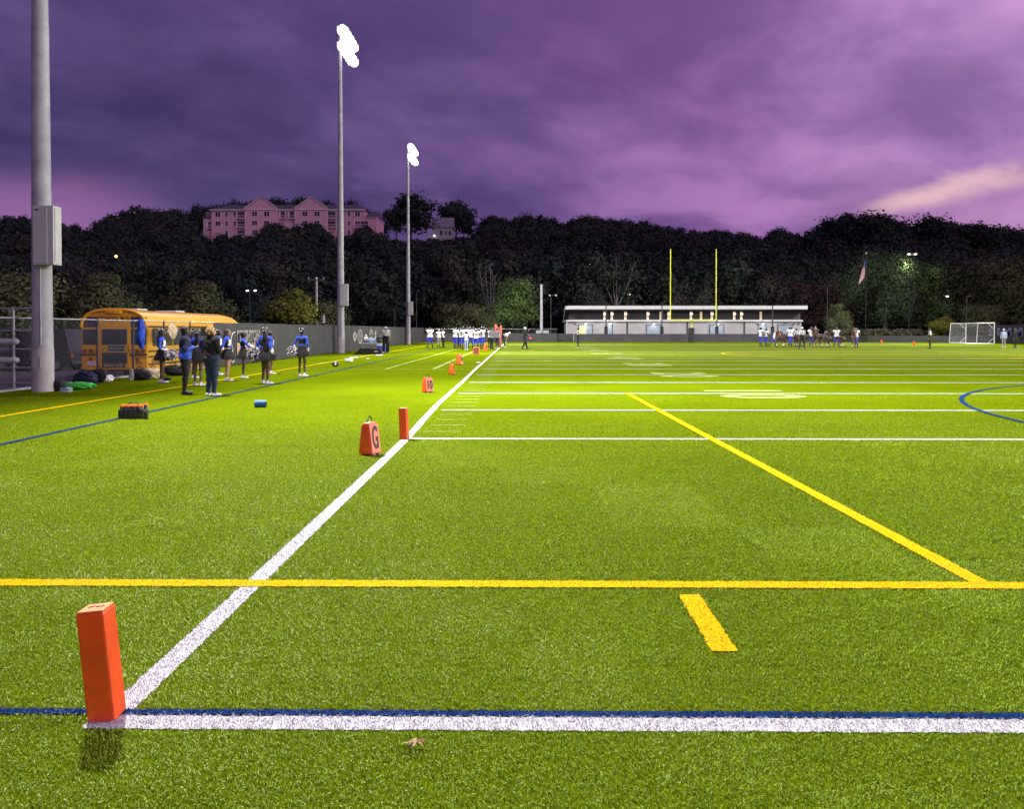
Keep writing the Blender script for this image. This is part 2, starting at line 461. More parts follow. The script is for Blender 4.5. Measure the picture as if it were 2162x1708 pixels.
# ------------------------------------------------------------------ geometry helpers
class MB:
    """collects shapes; build() links them as one mesh object"""

    def __init__(self):
        self.v, self.f, self.m = [], [], []
        self.mi = 0

    def add(self, vs, fs, mi=None):
        o = len(self.v)
        self.v.extend([tuple(p) for p in vs])
        self.f.extend([tuple(i + o for i in f) for f in fs])
        self.m.extend([self.mi if mi is None else mi] * len(fs))
        return self

    def box(self, x0, x1, y0, y1, z0, z1, mi=None, bev=0.0):
        if bev <= 0:
            vs = [(x, y, z) for z in (z0, z1) for y in (y0, y1) for x in (x0, x1)]
            fs = [(0, 2, 3, 1), (4, 5, 7, 6), (0, 1, 5, 4), (1, 3, 7, 5), (3, 2, 6, 7), (2, 0, 4, 6)]
            return self.add(vs, fs, mi)
        bm = bmesh.new()
        bmesh.ops.create_cube(bm, size=1)
        for v in bm.verts:
            v.co = Vector(((x0 + x1) / 2 + v.co.x * (x1 - x0), (y0 + y1) / 2 + v.co.y * (y1 - y0), (z0 + z1) / 2 + v.co.z * (z1 - z0)))
        bmesh.ops.bevel(bm, geom=bm.edges[:], offset=bev, segments=2, affect='EDGES', profile=0.5)
        bm.verts.index_update()
        self.add([v.co[:] for v in bm.verts], [[v.index for v in f.verts] for f in bm.faces], mi)
        bm.free()
        return self

    def cap(self, p0, p1, r0, r1, sx=1.0, sy=1.0, up=(0, 1, 0), n=8, flat=False, mi=None):
        """tapered capsule (flat=True: cut ends) with an elliptic section"""
        p0, p1 = Vector(p0), Vector(p1)
        w = p1 - p0
        L = w.length
        w = w / L if L > 1e-6 else Vector((0, 0, 1))
        up = Vector(up)
        if abs(up.dot(w)) > 0.95:
            up = Vector((1, 0, 0)) if abs(w.x) < 0.9 else Vector((0, 0, 1))
        y = (up - w * up.dot(w)).normalized()
        x = y.cross(w)
        rings = []
        if flat:
            rings = [(p0, r0), (p1, r1)]
        else:
            for a in (80, 50, 20):
                rings.append((p0 - w * r0 * math.sin(R(a)), r0 * math.cos(R(a))))
            for a in (20, 50, 80):
                rings.append((p1 + w * r1 * math.sin(R(a)), r1 * math.cos(R(a))))
        vs, fs = [], []
        for c, r in rings:
            for k in range(n):
                a = 2 * math.pi * k / n
                vs.append(c + x * (math.cos(a) * r * sx) + y * (math.sin(a) * r * sy))
        for i in range(len(rings) - 1):
            for k in range(n):
                k2 = (k + 1) % n
                fs.append((i * n + k, i * n + k2, (i + 1) * n + k2, (i + 1) * n + k))
        if flat:      # cut ends keep their own vertices so that smooth sides stay cylindrical
            o = len(vs)
            vs = vs + vs[:n] + vs[-n:]
            fs.append(tuple(o + k for k in range(n - 1, -1, -1)))
            fs.append(tuple(o + n + k for k in range(n)))
        else:
            fs.append(tuple(range(n - 1, -1, -1)))
            fs.append(tuple((len(rings) - 1) * n + k for k in range(n)))
        return self.add(vs, fs, mi)

    def sweep(self, pts, r, n=8, mi=None):
        """round tube along a polyline"""
        pts = [Vector(p) for p in pts]
        vs, fs = [], []
        prev = None
        for i, p in enumerate(pts):
            w = (pts[min(i + 1, len(pts) - 1)] - pts[max(i - 1, 0)]).normalized()
            if prev is None:
                up = Vector((0, 1, 0)) if abs(w.y) < 0.9 else Vector((0, 0, 1))
            else:
                up = prev
            y = (up - w * up.dot(w)).normalized()
            prev = y
            x = y.cross(w)
            for k in range(n):
                a = 2 * math.pi * k / n
                vs.append(p + x * (math.cos(a) * r) + y * (math.sin(a) * r))
        for i in range(len(pts) - 1):
            for k in range(n):
                k2 = (k + 1) % n
                fs.append((i * n + k, i * n + k2, (i + 1) * n + k2, (i + 1) * n + k))
        fs.append(tuple(range(n - 1, -1, -1)))
        fs.append(tuple((len(pts) - 1) * n + k for k in range(n)))
        return self.add(vs, fs, mi)

    def rod(self, p0, p1, r0, r1=None, n=8, mi=None):
        return self.cap(p0, p1, r0, r0 if r1 is None else r1, n=n, flat=True, mi=mi)

    def ball(self, c, r, sx=1, sy=1, sz=1, nu=12, nv=8, mi=None, mtx=None):
        vs, fs = [], []
        for j in range(1, nv):
            a = math.pi * j / nv
            for k in range(nu):
                b = 2 * math.pi * k / nu
                p = Vector((math.sin(a) * math.cos(b) * sx, math.sin(a) * math.sin(b) * sy, math.cos(a) * sz)) * r
                if mtx:
                    p = mtx @ p
                vs.append(p + Vector(c))
        t, bt = Vector((0, 0, sz * r)), Vector((0, 0, -sz * r))
        if mtx:
            t, bt = mtx @ t, mtx @ bt
        ti = len(vs)
        vs += [t + Vector(c), bt + Vector(c)]
        for k in range(nu):
            k2 = (k + 1) % nu
            fs.append((ti, k, k2))
            fs.append((ti + 1, (nv - 2) * nu + k2, (nv - 2) * nu + k))
            for j in range(nv - 2):
                fs.append((j * nu + k, (j + 1) * nu + k, (j + 1) * nu + k2, j * nu + k2))
        return self.add(vs, fs, mi)

    def prism(self, pts, d, mi=None):
        """polygon (3-D points) pushed along vector d"""
        pts = [Vector(p) for p in pts]
        d = Vector(d)
        n = len(pts)
        vs = pts + [p + d for p in pts]
        fs = [tuple(range(n)), tuple(range(2 * n - 1, n - 1, -1))]
        for k in range(n):
            k2 = (k + 1) % n
            fs.append((k, n + k, n + k2, k2))
        return self.add(vs, fs, mi)

    def mesh(self, name, mats, smooth=False):
        me = bpy.data.meshes.new(name)
        me.from_pydata(self.v, [], self.f)
        for m in (mats if isinstance(mats, (list, tuple)) else [mats]):
            me.materials.append(m)
        if len(me.materials) > 1:
            me.polygons.foreach_set('material_index', self.m)
        if smooth:
            me.polygons.foreach_set('use_smooth', [True] * len(me.polygons))
        bm = bmesh.new()
        bm.from_mesh(me)
        bmesh.ops.recalc_face_normals(bm, faces=bm.faces[:])
        bm.to_mesh(me)
        bm.free()
        me.update()
        return me

    def build(self, name, mats, parent=None, smooth=False, **kw):
        return link(name, self.mesh(name, mats, smooth), parent, **kw)


def link(name, me, parent=None, loc=(0, 0, 0), rz=0.0, **kw):
    o = bpy.data.objects.new(name, me)
    COL.objects.link(o)
    if parent:
        o.parent = parent
    o.location = loc
    o.rotation_euler = (0, 0, rz)
    for k, v in kw.items():
        o[k] = v
    return o


def thing(name, label, cat, loc=(0, 0, 0), rz=0.0, group=None):
    o = bpy.data.objects.new(name, None)
    COL.objects.link(o)
    o.location = loc
    o.rotation_euler = (0, 0, rz)
    o.empty_display_size = 0.2
    o['label'] = label
    o['category'] = cat
    if group:
        o['group'] = group
    return o


def tag(o, label, cat, group=None):
    o['label'] = label
    o['category'] = cat
    if group:
        o['group'] = group
    return o


KIDS = {}


def dup(root, loc=None, rz=None, label=None, group=None, scale=None):
    def children(o):
        return [c for c in COL.objects if c.parent == o]
    r = root.copy()
    COL.objects.link(r)
    if loc is not None:
        r.location = loc
    if rz is not None:
        r.rotation_euler = (0, 0, rz)
    if scale is not None:
        r.scale = scale if isinstance(scale, (tuple, list)) else (scale,) * 3
    if label:
        r['label'] = label
    if group:
        r['group'] = group
    if root.name not in KIDS:
        KIDS[root.name] = [(c, children(c)) for c in children(root)]
    for ch, sub in KIDS[root.name]:
        c = ch.copy()
        COL.objects.link(c)
        c.parent = r
        for g in sub:
            d = g.copy()
            COL.objects.link(d)
            d.parent = c
    return r


_txt = {}


def text_mesh(s, size, mats, depth=0.004, spacing=1.0, bold=0.0, xs=1.0):
    """lettering in the XZ plane, facing -Y, centred; returns a mesh"""
    cu = bpy.data.curves.new('t', 'FONT')
    cu.body = s
    cu.size = size
    cu.extrude = depth
    cu.offset = bold
    cu.space_character = spacing
    cu.align_x = 'CENTER'
    cu.align_y = 'CENTER'
    o = bpy.data.objects.new('t', cu)
    me = bpy.data.meshes.new_from_object(o)
    bpy.data.objects.remove(o)
    n = len(me.vertices)
    co = np.empty(n * 3)
    me.vertices.foreach_get('co', co)
    co = co.reshape(-1, 3)
    new = np.stack([co[:, 0] * xs, -co[:, 2], co[:, 1]], 1)
    me.vertices.foreach_set('co', new.ravel())
    me.materials.clear()
    me.materials.append(mats)
    me.update()
    return me


# ------------------------------------------------------------------ ground and field
def sheet(name, pts, z, m, parent=None, **kw):
    me = bpy.data.meshes.new(name)
    me.from_pydata([(p[0], p[1], z) for p in pts], [], [tuple(range(len(pts)))])
    me.materials.append(m)
    return link(name, me, parent, **kw)


S = dict(kind='structure')
gnd = sheet('ground', [(-1600, -900), (1600, -900), (1600, 2400), (-1600, 2400)], -0.85, M['undergrowth'], **S)
MB().box(-85, -13.45, -25, 118, -0.84, -0.70).build('parking_lot', M['asphalt'], **S)
MB().box(-14, 75, 117.0, 152, -0.84, -0.03).build('grass_verge', M['undergrowth'], **S)
MB().box(-13.42, 66, -14, 117.0, -0.84, 0.0).build('field', M['turf'], **S)
MB().box(-13.62, -13.42, -14, 117.0, -0.80, 0.05).build('concrete_kerb', M['concrete'], **S)


JR = random.Random(21)


def strip(pts, w, z, name, m, jag=0.0):
    """painted line following a polyline; slightly wavering edges like fibres tufted by hand"""
    vs, fs = [], []
    pts = [Vector((p[0], p[1], 0)) for p in pts]
    if jag:      # tufted edges of the nearest lines: the carpet rows do not end in one straight cut
        fine = []
        for a, b in zip(pts[:-1], pts[1:]):
            n = max(1, int((b - a).length / 0.018)) if min(a.length, b.length) < 12 else 1
            n = min(n, 900)
            fine += [a.lerp(b, k / n) for k in range(n)]
        pts = fine + [pts[-1]]
    for i, p in enumerate(pts):
        a = pts[max(0, i - 1)]
        b = pts[min(len(pts) - 1, i + 1)]
        d = (b - a).normalized()
        nrm = Vector((-d.y, d.x, 0))
        vs.append(p + nrm * (w / 2 + JR.uniform(-jag, jag * 0.3)) + Vector((0, 0, z)))
        vs.append(p - nrm * (w / 2 + JR.uniform(-jag, jag * 0.3)) + Vector((0, 0, z)))
    for i in range(len(pts) - 1):
        fs.append((2 * i, 2 * i + 1, 2 * i + 3, 2 * i + 2))
    mb = MB()
    mb.add(vs, fs)
    return mb.build(name, m, **S)


def catmull(pts, n):
    out = []
    for i in range(len(pts) - 1):
        p0, p1, p2, p3 = pts[max(0, i - 1)], pts[i], pts[i + 1], pts[min(len(pts) - 1, i + 2)]
        for k in range(n):
            t = k / n
            out.append(tuple(0.5 * ((2 * p1[j]) + (-p0[j] + p2[j]) * t + (2 * p0[j] - 5 * p1[j] + 4 * p2[j] - p3[j]) * t * t +
                                    (-p0[j] + 3 * p1[j] - 3 * p2[j] + p3[j]) * t ** 3) for j in range(2)))
    out.append(tuple(pts[-1]))
    return out


Z1, Z2, Z3 = 0.004, 0.008, 0.012
GOAL_Y = 12.70
SIDE = [(-1.70, 3.55), (-1.70, 5.4), (-1.70, 8.4), (-1.70, 11.5), (-1.71, 13.5), (-1.80, 18), (-1.82, 25), (-1.84, 30),
        (-1.88, 36), (-1.88, 42), (-1.91, 52), (-1.93, 65), (-1.93, 80), (-1.93, 113)]
strip(catmull(SIDE, 6), 0.125, Z1, 'white_sideline', M['line_white'], 0.010)
strip([(-1.78, 3.493), (6, 3.493), (47.1, 3.493)], 0.125, Z1, 'white_end_line', M['line_white'], 0.010)
strip([(-9.7, 5.42), (-4, 5.42), (8, 5.42), (46, 5.42)], 0.145, Z2, 'yellow_goal_line', M['line_yellow'], 0.010)
strip([(2.92, 5.48), (2.834, 11.9), (2.70, 21.85)], 0.13, Z2 + 0.001, 'yellow_box_line', M['line_yellow'], 0.010)
strip([(1.02, 4.29), (1.02, 5.21)], 0.135, Z2, 'yellow_dash', M['line_yellow'], 0.010)
strip([(-7.36, 3.585), (-3, 3.585), (6, 3.585), (47, 3.585)], 0.056, 0.006, 'blue_end_line', M['line_blue'], 0.008)
strip([(-7.3, 3.62), (-7.3, 60), (-7.25, 112)], 0.085, Z3, 'blue_side_line', M['line_blue'])
strip([(-9.7, 5.49), (-9.68, 20), (-9.6, 40), (-9.7, 60), (-9.75, 110)], 0.13, Z2, 'yellow_touchline', M['line_yellow'])
strip([(22.7 + 14 * math.cos(a), 13.7 + 14 * math.sin(a)) for a in np.linspace(R(80), R(215), 70)], 0.10, Z3, 'blue_arc', M['line_blue'])
strip([(22.9 + 9.3 * math.cos(a), 57.2 + 9.3 * math.sin(a)) for a in np.linspace(0, 2 * math.pi, 80)], 0.14, Z2, 'yellow_centre_circle', M['line_yellow'])
strip([(-9.6, 57.2), (46, 57.2)], 0.12, Z2, 'yellow_halfway_line', M['line_yellow'])
strip([(-5.6, 35.56), (-5.5, 60), (-5.5, 80.9)], 0.13, Z1, 'white_bench_line', M['line_faded'])
strip([(-3.62, 35.56), (-3.6, 60), (-3.6, 80.9)], 0.17, Z1, 'white_coach_line', M['line_faded'])
strip([(-9.0, 35.5), (-2.1, 35.5)], 0.12, Z1 + 0.001, 'white_box_end_line', M['line_faded'])
strip([(-7.2, 39.9), (-2.1, 39.9)], 0.12, Z3, 'blue_cross_line', M['line_blue'])
strip([(-9.75, 41), (-9.45, 52)], 0.10, Z1, 'white_faint_line', M['line_faded'])
for k in range(21):
    y = GOAL_Y + 4.572 * k
    w = 0.12 if k < 3 else 0.135
    x0 = -1.70 if k in (0, 20) else -1.60
    strip([(x0, y), (10, y), (25, y), (47.1, y)], w, Z1 + 0.0015, 'yard_line', M['line_white'])
mb = MB()
for k in range(20):
    for j in range(1, 5):
        y = GOAL_Y + 4.572 * k + 0.9144 * j
        for x in (-1.55, 14.6, 30.7, 46.2):
            hw = 0.032
            mb.add([(x, y - hw, Z1), (x + 0.6, y - hw, Z1), (x + 0.6, y + hw, Z1), (x, y + hw, Z1)], [(0, 1, 2, 3)], 1)
mb.build('hash_marks', [M['line_white'], M['line_faded']], kind='structure')
for k, s in ((2, '1 0'), (4, '2 0'), (6, '3 0'), (8, '4 0'), (10, '5 0'), (12, '4 0'), (14, '3 0'), (16, '2 0')):
    me = text_mesh(s, 2.7, M['line_faded'], 0.0, bold=0.09, xs=0.92)
    o = link('field_number', me, None, loc=(5.75, GOAL_Y + 4.572 * k, Z1 + 0.004), **S)
    o.rotation_euler = (R(-90), 0, 0)
    o.rotation_euler = Matrix(((0, 0, 1), (-1, 0, 0), (0, -1, 0))).to_4x4().to_euler()


# turf fibres standing in the near field (instanced tiles of blades)
def blade_tile(name, n, size, hgt, wid, seed):
    rg = np.random.default_rng(seed)
    x = rg.uniform(-size / 2, size / 2, n)
    y = rg.uniform(-size / 2, size / 2, n)
    a = rg.uniform(0, 2 * np.pi, n)
    lean = rg.uniform(0.2, 1.15, n)
    la = rg.normal(0.5, 1.3, n)
    h = hgt * rg.uniform(0.6, 1.15, n)
    w = wid * rg.uniform(0.7, 1.2, n)
    dx, dy = np.cos(a) * w / 2, np.sin(a) * w / 2
    mx, my = x + np.cos(la) * lean * h * 0.35, y + np.sin(la) * lean * h * 0.35
    tx, ty = x + np.cos(la) * lean * h, y + np.sin(la) * lean * h
    V = np.empty((n, 5, 3))
    V[:, 0] = np.stack([x - dx, y - dy, np.full(n, -0.002)], 1)
    V[:, 1] = np.stack([x + dx, y + dy, np.full(n, -0.002)], 1)
    V[:, 2] = np.stack([mx + dx, my + dy, h * 0.62], 1)
    V[:, 3] = np.stack([mx - dx, my - dy, h * 0.62], 1)
    V[:, 4] = np.stack([tx, ty, h * (1.0 - 0.28 * lean)], 1)
    i = np.arange(n) * 5
    quads = np.stack([i, i + 1, i + 2, i + 3], 1).tolist()
    tris = np.stack([i + 3, i + 2, i + 4], 1).tolist()
    me = bpy.data.meshes.new(name)
    me.from_pydata(V.reshape(-1, 3).tolist(), [], quads + tris)
    me.materials.append(M['blade'])
    return me


def scatter_tiles(name, tile_mesh, spots, step, z=0.0):
    src = bpy.data.objects.new(name + '_tuft', tile_mesh)
    me = bpy.data.meshes.new(name)
    me.from_pydata([(x, y, z) for x, y in spots], [], [])
    o = link(name, me, kind='stuff', label='short synthetic turf fibres in the foreground of the field', category='turf')
    ng = bpy.data.node_groups.new(name, 'GeometryNodeTree')
    ng.interface.new_socket('Geometry', in_out='INPUT', socket_type='NodeSocketGeometry')
    ng.interface.new_socket('Geometry', in_out='OUTPUT', socket_type='NodeSocketGeometry')
    gi = ng.nodes.new('NodeGroupInput')
    go = ng.nodes.new('NodeGroupOutput')
    inst = ng.nodes.new('GeometryNodeInstanceOnPoints')
    info = ng.nodes.new('GeometryNodeObjectInfo')
    info.inputs['Object'].default_value = src
    info.inputs['As Instance'].default_value = True
    ri = ng.nodes.new('FunctionNodeRandomValue')
    ri.data_type = 'INT'
    ri.inputs[4].default_value = 0
    ri.inputs[5].default_value = 3
    mul = ng.nodes.new('ShaderNodeMath')
    mul.operation = 'MULTIPLY'
    mul.inputs[1].default_value = math.pi / 2
    cx = ng.nodes.new('ShaderNodeCombineXYZ')
    ng.links.new(ri.outputs[2], mul.inputs[0])
    ng.links.new(mul.outputs[0], cx.inputs[2])
    ng.links.new(gi.outputs[0], inst.inputs['Points'])
    ng.links.new(info.outputs['Geometry'], inst.inputs['Instance'])
    ng.links.new(cx.outputs[0], inst.inputs['Rotation'])
    ng.links.new(inst.outputs[0], go.inputs[0])
    md = o.modifiers.new('tufts', 'NODES')
    md.node_group = ng
    return o


def in_view(x, y, pad=0.6):
    return abs(x) < y * 0.66 + pad + 0.5


yrow, k = 1.75, 0
while yrow < 21:
    step = 0.5 if yrow < 6 else 1.0
    u = min(1.0, max(0.0, (yrow - 2.0) / 17.5))
    wid = 0.0029 + 0.0105 * u
    cover = 52 * (1 - u) ** 1.7 * (1.0 if u < 0.35 else 1 - 0.35 * (u - 0.35))      # metres of fibre width per square metre
    dens = max(60, cover / wid)
    tile = blade_tile('turf_tile', int(dens * step * step), step, 0.0170 - 0.008 * u, wid, 10 + k)
    spots = [(x, yrow) for x in np.arange(-12.75, 16.3, step) if in_view(x, yrow, 0.4 + step)]
    scatter_tiles('turf_fibres', tile, spots, step)
    yrow += step if not 5.7 < yrow < 5.8 else 0.75
    k += 1


# ------------------------------------------------------------------ hillside
PROF = [(-400, 470), (-100, 470), (0, 457), (60, 450), (100, 455), (130, 463), (160, 478), (200, 483), (235, 447), (270, 437), (310, 442), (345, 436), (372, 441),
        (395, 450), (400, 436), (430, 432), (480, 424), (530, 418), (600, 424), (665, 412), (700, 424), (745, 422), (790, 436), (808, 470), (812, 455), (825, 425),
        (865, 409), (905, 425), (918, 462), (932, 435), (960, 421), (990, 430), (1002, 470), (1010, 486), (1025, 485), (1035, 458), (1060, 452),
        (1120, 453), (1160, 461), (1195, 474), (1212, 457), (1245, 451), (1300, 462), (1340, 466), (1380, 472), (1450, 481), (1500, 480),
        (1560, 489), (1600, 496), (1625, 488), (1645, 480), (1680, 492), (1705, 486), (1720, 472), (1745, 455), (1775, 440), (1800, 447),
        (1830, 440), (1860, 447), (1880, 457), (1900, 467), (1930, 469), (1960, 456), (2000, 461), (2050, 464), (2100, 471), (2162, 484),
        (2300, 480), (2700, 480)]
FRONT = [(400, 470), (425, 492), (440, 492), (480, 488), (520, 494), (555, 486), (575, 464), (592, 462), (605, 478), (640, 466), (672, 464), (690, 478),
         (712, 492), (745, 492), (762, 476), (785, 470), (798, 482), (812, 500), (830, 497), (900, 498), (960, 496), (1000, 492)]
PX = np.array([p[0] for p in PROF], float)
PY = np.array([p[1] for p in PROF], float)
FX = np.array([p[0] for p in FRONT], float)
FY = np.array([p[1] for p in FRONT], float)


def px_of(X, Y):
    return 1100 + 1800 * X / Y


def z_at(px, py, Y):
    return at(px, py, Y).z


SMO = np.convolve(np.interp(np.arange(-800, 3200, 10), PX, PY), np.ones(31) / 31, 'same')


def hill(X, Y):
    px = px_of(X, max(Y, 1))
    t = min(1, max(0, (Y - 146) / 130.0))
    t = t * t * (3 - 2 * t)
    ys = float(np.interp(px, np.arange(-800, 3200, 10)[20:-20], SMO[20:-20]))
    zt = 1.6 + (697 - ys) / 1800 * 275
    base = 0.66 * zt
    if Y > 276:
        base += 0.0
    return -0.80 + (base + 0.8) * t


def terrain():
    vs, fs = [], []
    azs = np.linspace(-0.95, 0.85, 60)
    Ys = [146, 155, 165, 175, 186, 198, 210, 222, 235, 248, 262, 276, 300, 340, 420]
    for Y in Ys:
        for a in azs:
            X = a * Y
            vs.append((X, Y, hill(X, Y) + 0.5 * math.sin(X * 0.13 + Y * 0.3)))
    na = len(azs)
    for j in range(len(Ys) - 1):
        for i in range(na - 1):
            fs.append((j * na + i, j * na + i + 1, (j + 1) * na + i + 1, (j + 1) * na + i))
    mb = MB()
    mb.add(vs, fs)
    mb.build('hillside', M['undergrowth'], None, True, kind='structure')


terrain()


# ------------------------------------------------------------------ trees
def crown_arrays(rg, h, rad, z0, n, leaf, lobes=9, conical=False, squash=1.0, gap=0.3):
    """leaf-sized faces gathered in clumps through a crown from z0 to h"""
    cz = (z0 + h) / 2
    hz = (h - z0) / 2
    # lobe centres
    L = []
    for i in range(lobes):
        a = rg.uniform(0, 2 * np.pi)
        t = rg.uniform(-0.85, 0.9)
        rr = rad * math.sqrt(max(0.02, 1 - t * t)) * rg.uniform(0.30, 0.70)
        if conical:
            rr = rad * (1 - (t + 1) / 2) * rg.uniform(0.3, 0.75)
        lr = rad * rg.uniform(0.34, 0.56) * (1.1 - 0.35 * (t + 1) / 2)
        zc = cz + t * hz * 0.72
        L.append((rr * math.cos(a), rr * math.sin(a), zc, lr))
    L.append((0, 0, h - rad * 0.38 if not conical else h - rad * 0.30, rad * (0.38 if not conical else 0.22)))
    L.append((0, 0, cz, rad * 0.6))
    L = np.array(L)
    w = L[:, 3] ** 2
    idx = rg.choice(len(L), n, p=w / w.sum())
    d = rg.normal(size=(n, 3))
    d /= np.linalg.norm(d, axis=1)[:, None]
    # clumps: directions gather round twigs
    nt = 26
    tw = rg.normal(size=(len(L), nt, 3))
    tw /= np.linalg.norm(tw, axis=2)[:, :, None]
    ti = rg.integers(0, nt, n)
    d = d * 0.42 + tw[idx, ti] * rg.uniform(0.75, 1.1, n)[:, None]
    r = rg.uniform(0.55, 1.08, n) ** 0.6
    c = L[idx, :3] + d * (L[idx, 3] * r)[:, None] * np.array([1, 1, 0.88 * squash])
    c[:, 2] = np.clip(c[:, 2], z0 * 0.8, None)
    # quads
    nrm = d + rg.normal(size=(n, 3)) * 0.28 + np.array([0, 0, 0.25])
    nrm /= np.linalg.norm(nrm, axis=1)[:, None]
    t1 = np.cross(nrm, rg.normal(size=(n, 3)))
    t1 /= np.linalg.norm(t1, axis=1)[:, None]
    t2 = np.cross(nrm, t1)
    s = leaf * rg.uniform(0.5, 1.3, n)[:, None]
    k = rg.uniform(0.45, 0.9, n)[:, None]
    V = np.stack([c - t1 * s, c - t2 * s * k, c + t1 * s, c + t2 * s * k], 1)
    return V


def quads_mesh(name, V, m):
    n = len(V)
    me = bpy.data.meshes.new(name)
    me.vertices.add(n * 4)
    me.vertices.foreach_set('co', V.reshape(-1))
    me.loops.add(n * 4)
    me.loops.foreach_set('vertex_index', np.arange(n * 4))
    me.polygons.add(n)
    me.polygons.foreach_set('loop_start', np.arange(n) * 4)
    me.polygons.foreach_set('loop_total', np.full(n, 4))
    me.update(calc_edges=True)
    for mm in (m if isinstance(m, list) else [m]):
        me.materials.append(mm)
    return me


def trunk_mb(rg, h, rad, z0, tr, limbs=6):
    mb = MB()
    p = Vector((0, 0, -0.3))
    q = Vector((rg.normal() * 0.1, rg.normal() * 0.1, z0 * 0.9 + 0.5))
    mb.cap(p, q, tr * 1.25, tr * 0.85, n=9)
    top = Vector((rg.normal() * rad * 0.1, rg.normal() * rad * 0.1, z0 + (h - z0) * 0.75))
    mb.cap(q, top, tr * 0.8, tr * 0.2, n=7)
    for i in range(limbs):
        a = 2 * math.pi * (i + rg.uniform(-0.3, 0.3)) / limbs
        t = rg.uniform(0.0, 0.55)
        s = q.lerp(top, t)
        rr = rad * rg.uniform(0.5, 0.8)
        e = s + Vector((math.cos(a) * rr, math.sin(a) * rr, (h - z0) * rg.uniform(0.12, 0.34)))
        mid = s.lerp(e, 0.5) + Vector((0, 0, (h - z0) * 0.06))
        mb.cap(s, mid, tr * 0.42, tr * 0.26, n=6)
        mb.cap(mid, e, tr * 0.26, tr * 0.08, n=5)
    return mb


PROTO = {}


def proto(key, seed, h, rad, z0, n, leaf, lm, tr, **kw):
    rg = np.random.default_rng(seed)
    PROTO[key] = (quads_mesh('crown', crown_arrays(rg, h, rad, z0, n, leaf, **kw), M[lm]),
                  trunk_mb(rg, h, rad, z0, tr).mesh('trunk', M['bark'], True), h)


proto('far1', 1, 14, 5.4, 3.5, 2100, 0.42, 'leaf_dark', 0.28)
proto('far2', 2, 14, 4.6, 3.0, 1900, 0.42, 'leaf_blue', 0.26, lobes=7)
proto('far3', 3, 14, 6.0, 4.5, 2300, 0.40, 'leaf_dark', 0.30, lobes=12)
proto('far4', 4, 14, 5.0, 4.0, 1300, 0.42, 'leaf_dark', 0.28, lobes=8)
proto('far5', 5, 14, 5.6, 3.2, 2200, 0.42, 'leaf_brown', 0.28, lobes=9)
proto('spire', 6, 14, 2.8, 1.5, 1300, 0.36, 'leaf_blue', 0.2, conical=True)
proto('big1', 7, 20, 7.2, 5.0, 3000, 0.40, 'leaf_dark', 0.42, lobes=13)
proto('big2', 8, 20, 6.6, 5.0, 2500, 0.40, 'leaf_blue', 0.40, lobes=11)
proto('big3', 9, 20, 7.6, 6.0, 2300, 0.40, 'leaf_dark', 0.42, lobes=12)
proto('olive', 10, 7, 4.4, 0.6, 9500, 0.155, 'leaf_olive', 0.2, lobes=14)
proto('green', 12, 9, 4.6, 1.0, 11000, 0.16, 'leaf_green', 0.22, lobes=14)
proto('yellow', 13, 6, 2.3, 0.5, 7000, 0.13, 'leaf_yellow', 0.14, lobes=8, conical=True)
proto('red', 14, 8, 4.6, 0.8, 8000, 0.18, 'leaf_red', 0.2, lobes=10)
proto('brown', 15, 8, 4.6, 0.8, 8000, 0.18, 'leaf_brown', 0.2, lobes=10)
proto('great', 16, 17, 8.6, 3.6, 26000, 0.19, 'leaf_deep', 0.55, lobes=20)
proto('greydark', 17, 9, 5.2, 0.8, 11000, 0.18, 'leaf_olive', 0.24, lobes=13)


def tree(key, loc, h, wide=1.0, rz=None, label='', group=None, name='tree', cat='tree'):
    cm, tm, h0 = PROTO[key]
    s = h / h0
    t = thing(name, label, cat, loc, random.uniform(0, 6.28) if rz is None else rz, group)
    t.scale = (s * wide, s * wide, s)
    link('crown', cm, t)
    link('trunk', tm, t)
    return t


ORD = 'first second third fourth fifth sixth seventh eighth ninth tenth eleventh twelfth thirteenth fourteenth fifteenth sixteenth seventeenth eighteenth nineteenth twentieth'.split()
RN = {}


def ridge_label(px):
    l, g = ridge_label0(px)
    k = RN.get(g, 0)
    RN[g] = k + 1
    return '%s from the left of the %s' % (ORD[k], l), g


def ridge_label0(px):
    if px < 170:
        return 'dark trees on the ridge above the parking lot', 'ridge trees above the parking lot'
    if px < 420:
        return 'dark ridge trees left of the pink building', 'ridge trees left of the apartment building'
    if px < 810:
        return 'dark trees behind the pink building', 'trees behind the apartment building'
    if px < 1050:
        return 'dark ridge trees beside the grey house', 'ridge trees by the grey house'
    if px < 1420:
        return 'dark ridge trees between grey house and goalpost', 'ridge trees left of the goalpost'
    if px < 1700:
        return 'dark ridge trees between goalpost and flagpole', 'ridge trees right of the goalpost'
    return 'tall dark ridge trees right of the flagpole', 'tall ridge trees at the right'


# trees that make the skyline, one by one
def ridge_tree(px, py, Y, key, wide=1.0, label=None, group=None):
    z = z_at(px, py, Y)
    X = at(px, py, Y).x
    g = hill(X, Y)
    h = z - g
    if h < 4:
        g = z - 9
        h = 9
    lb, gr = ridge_label(px)
    if label:
        lb, gr = label, group
    tree(key, (X, Y, g), h * 1.02, wide, None, lb, gr, name='ridge_tree')


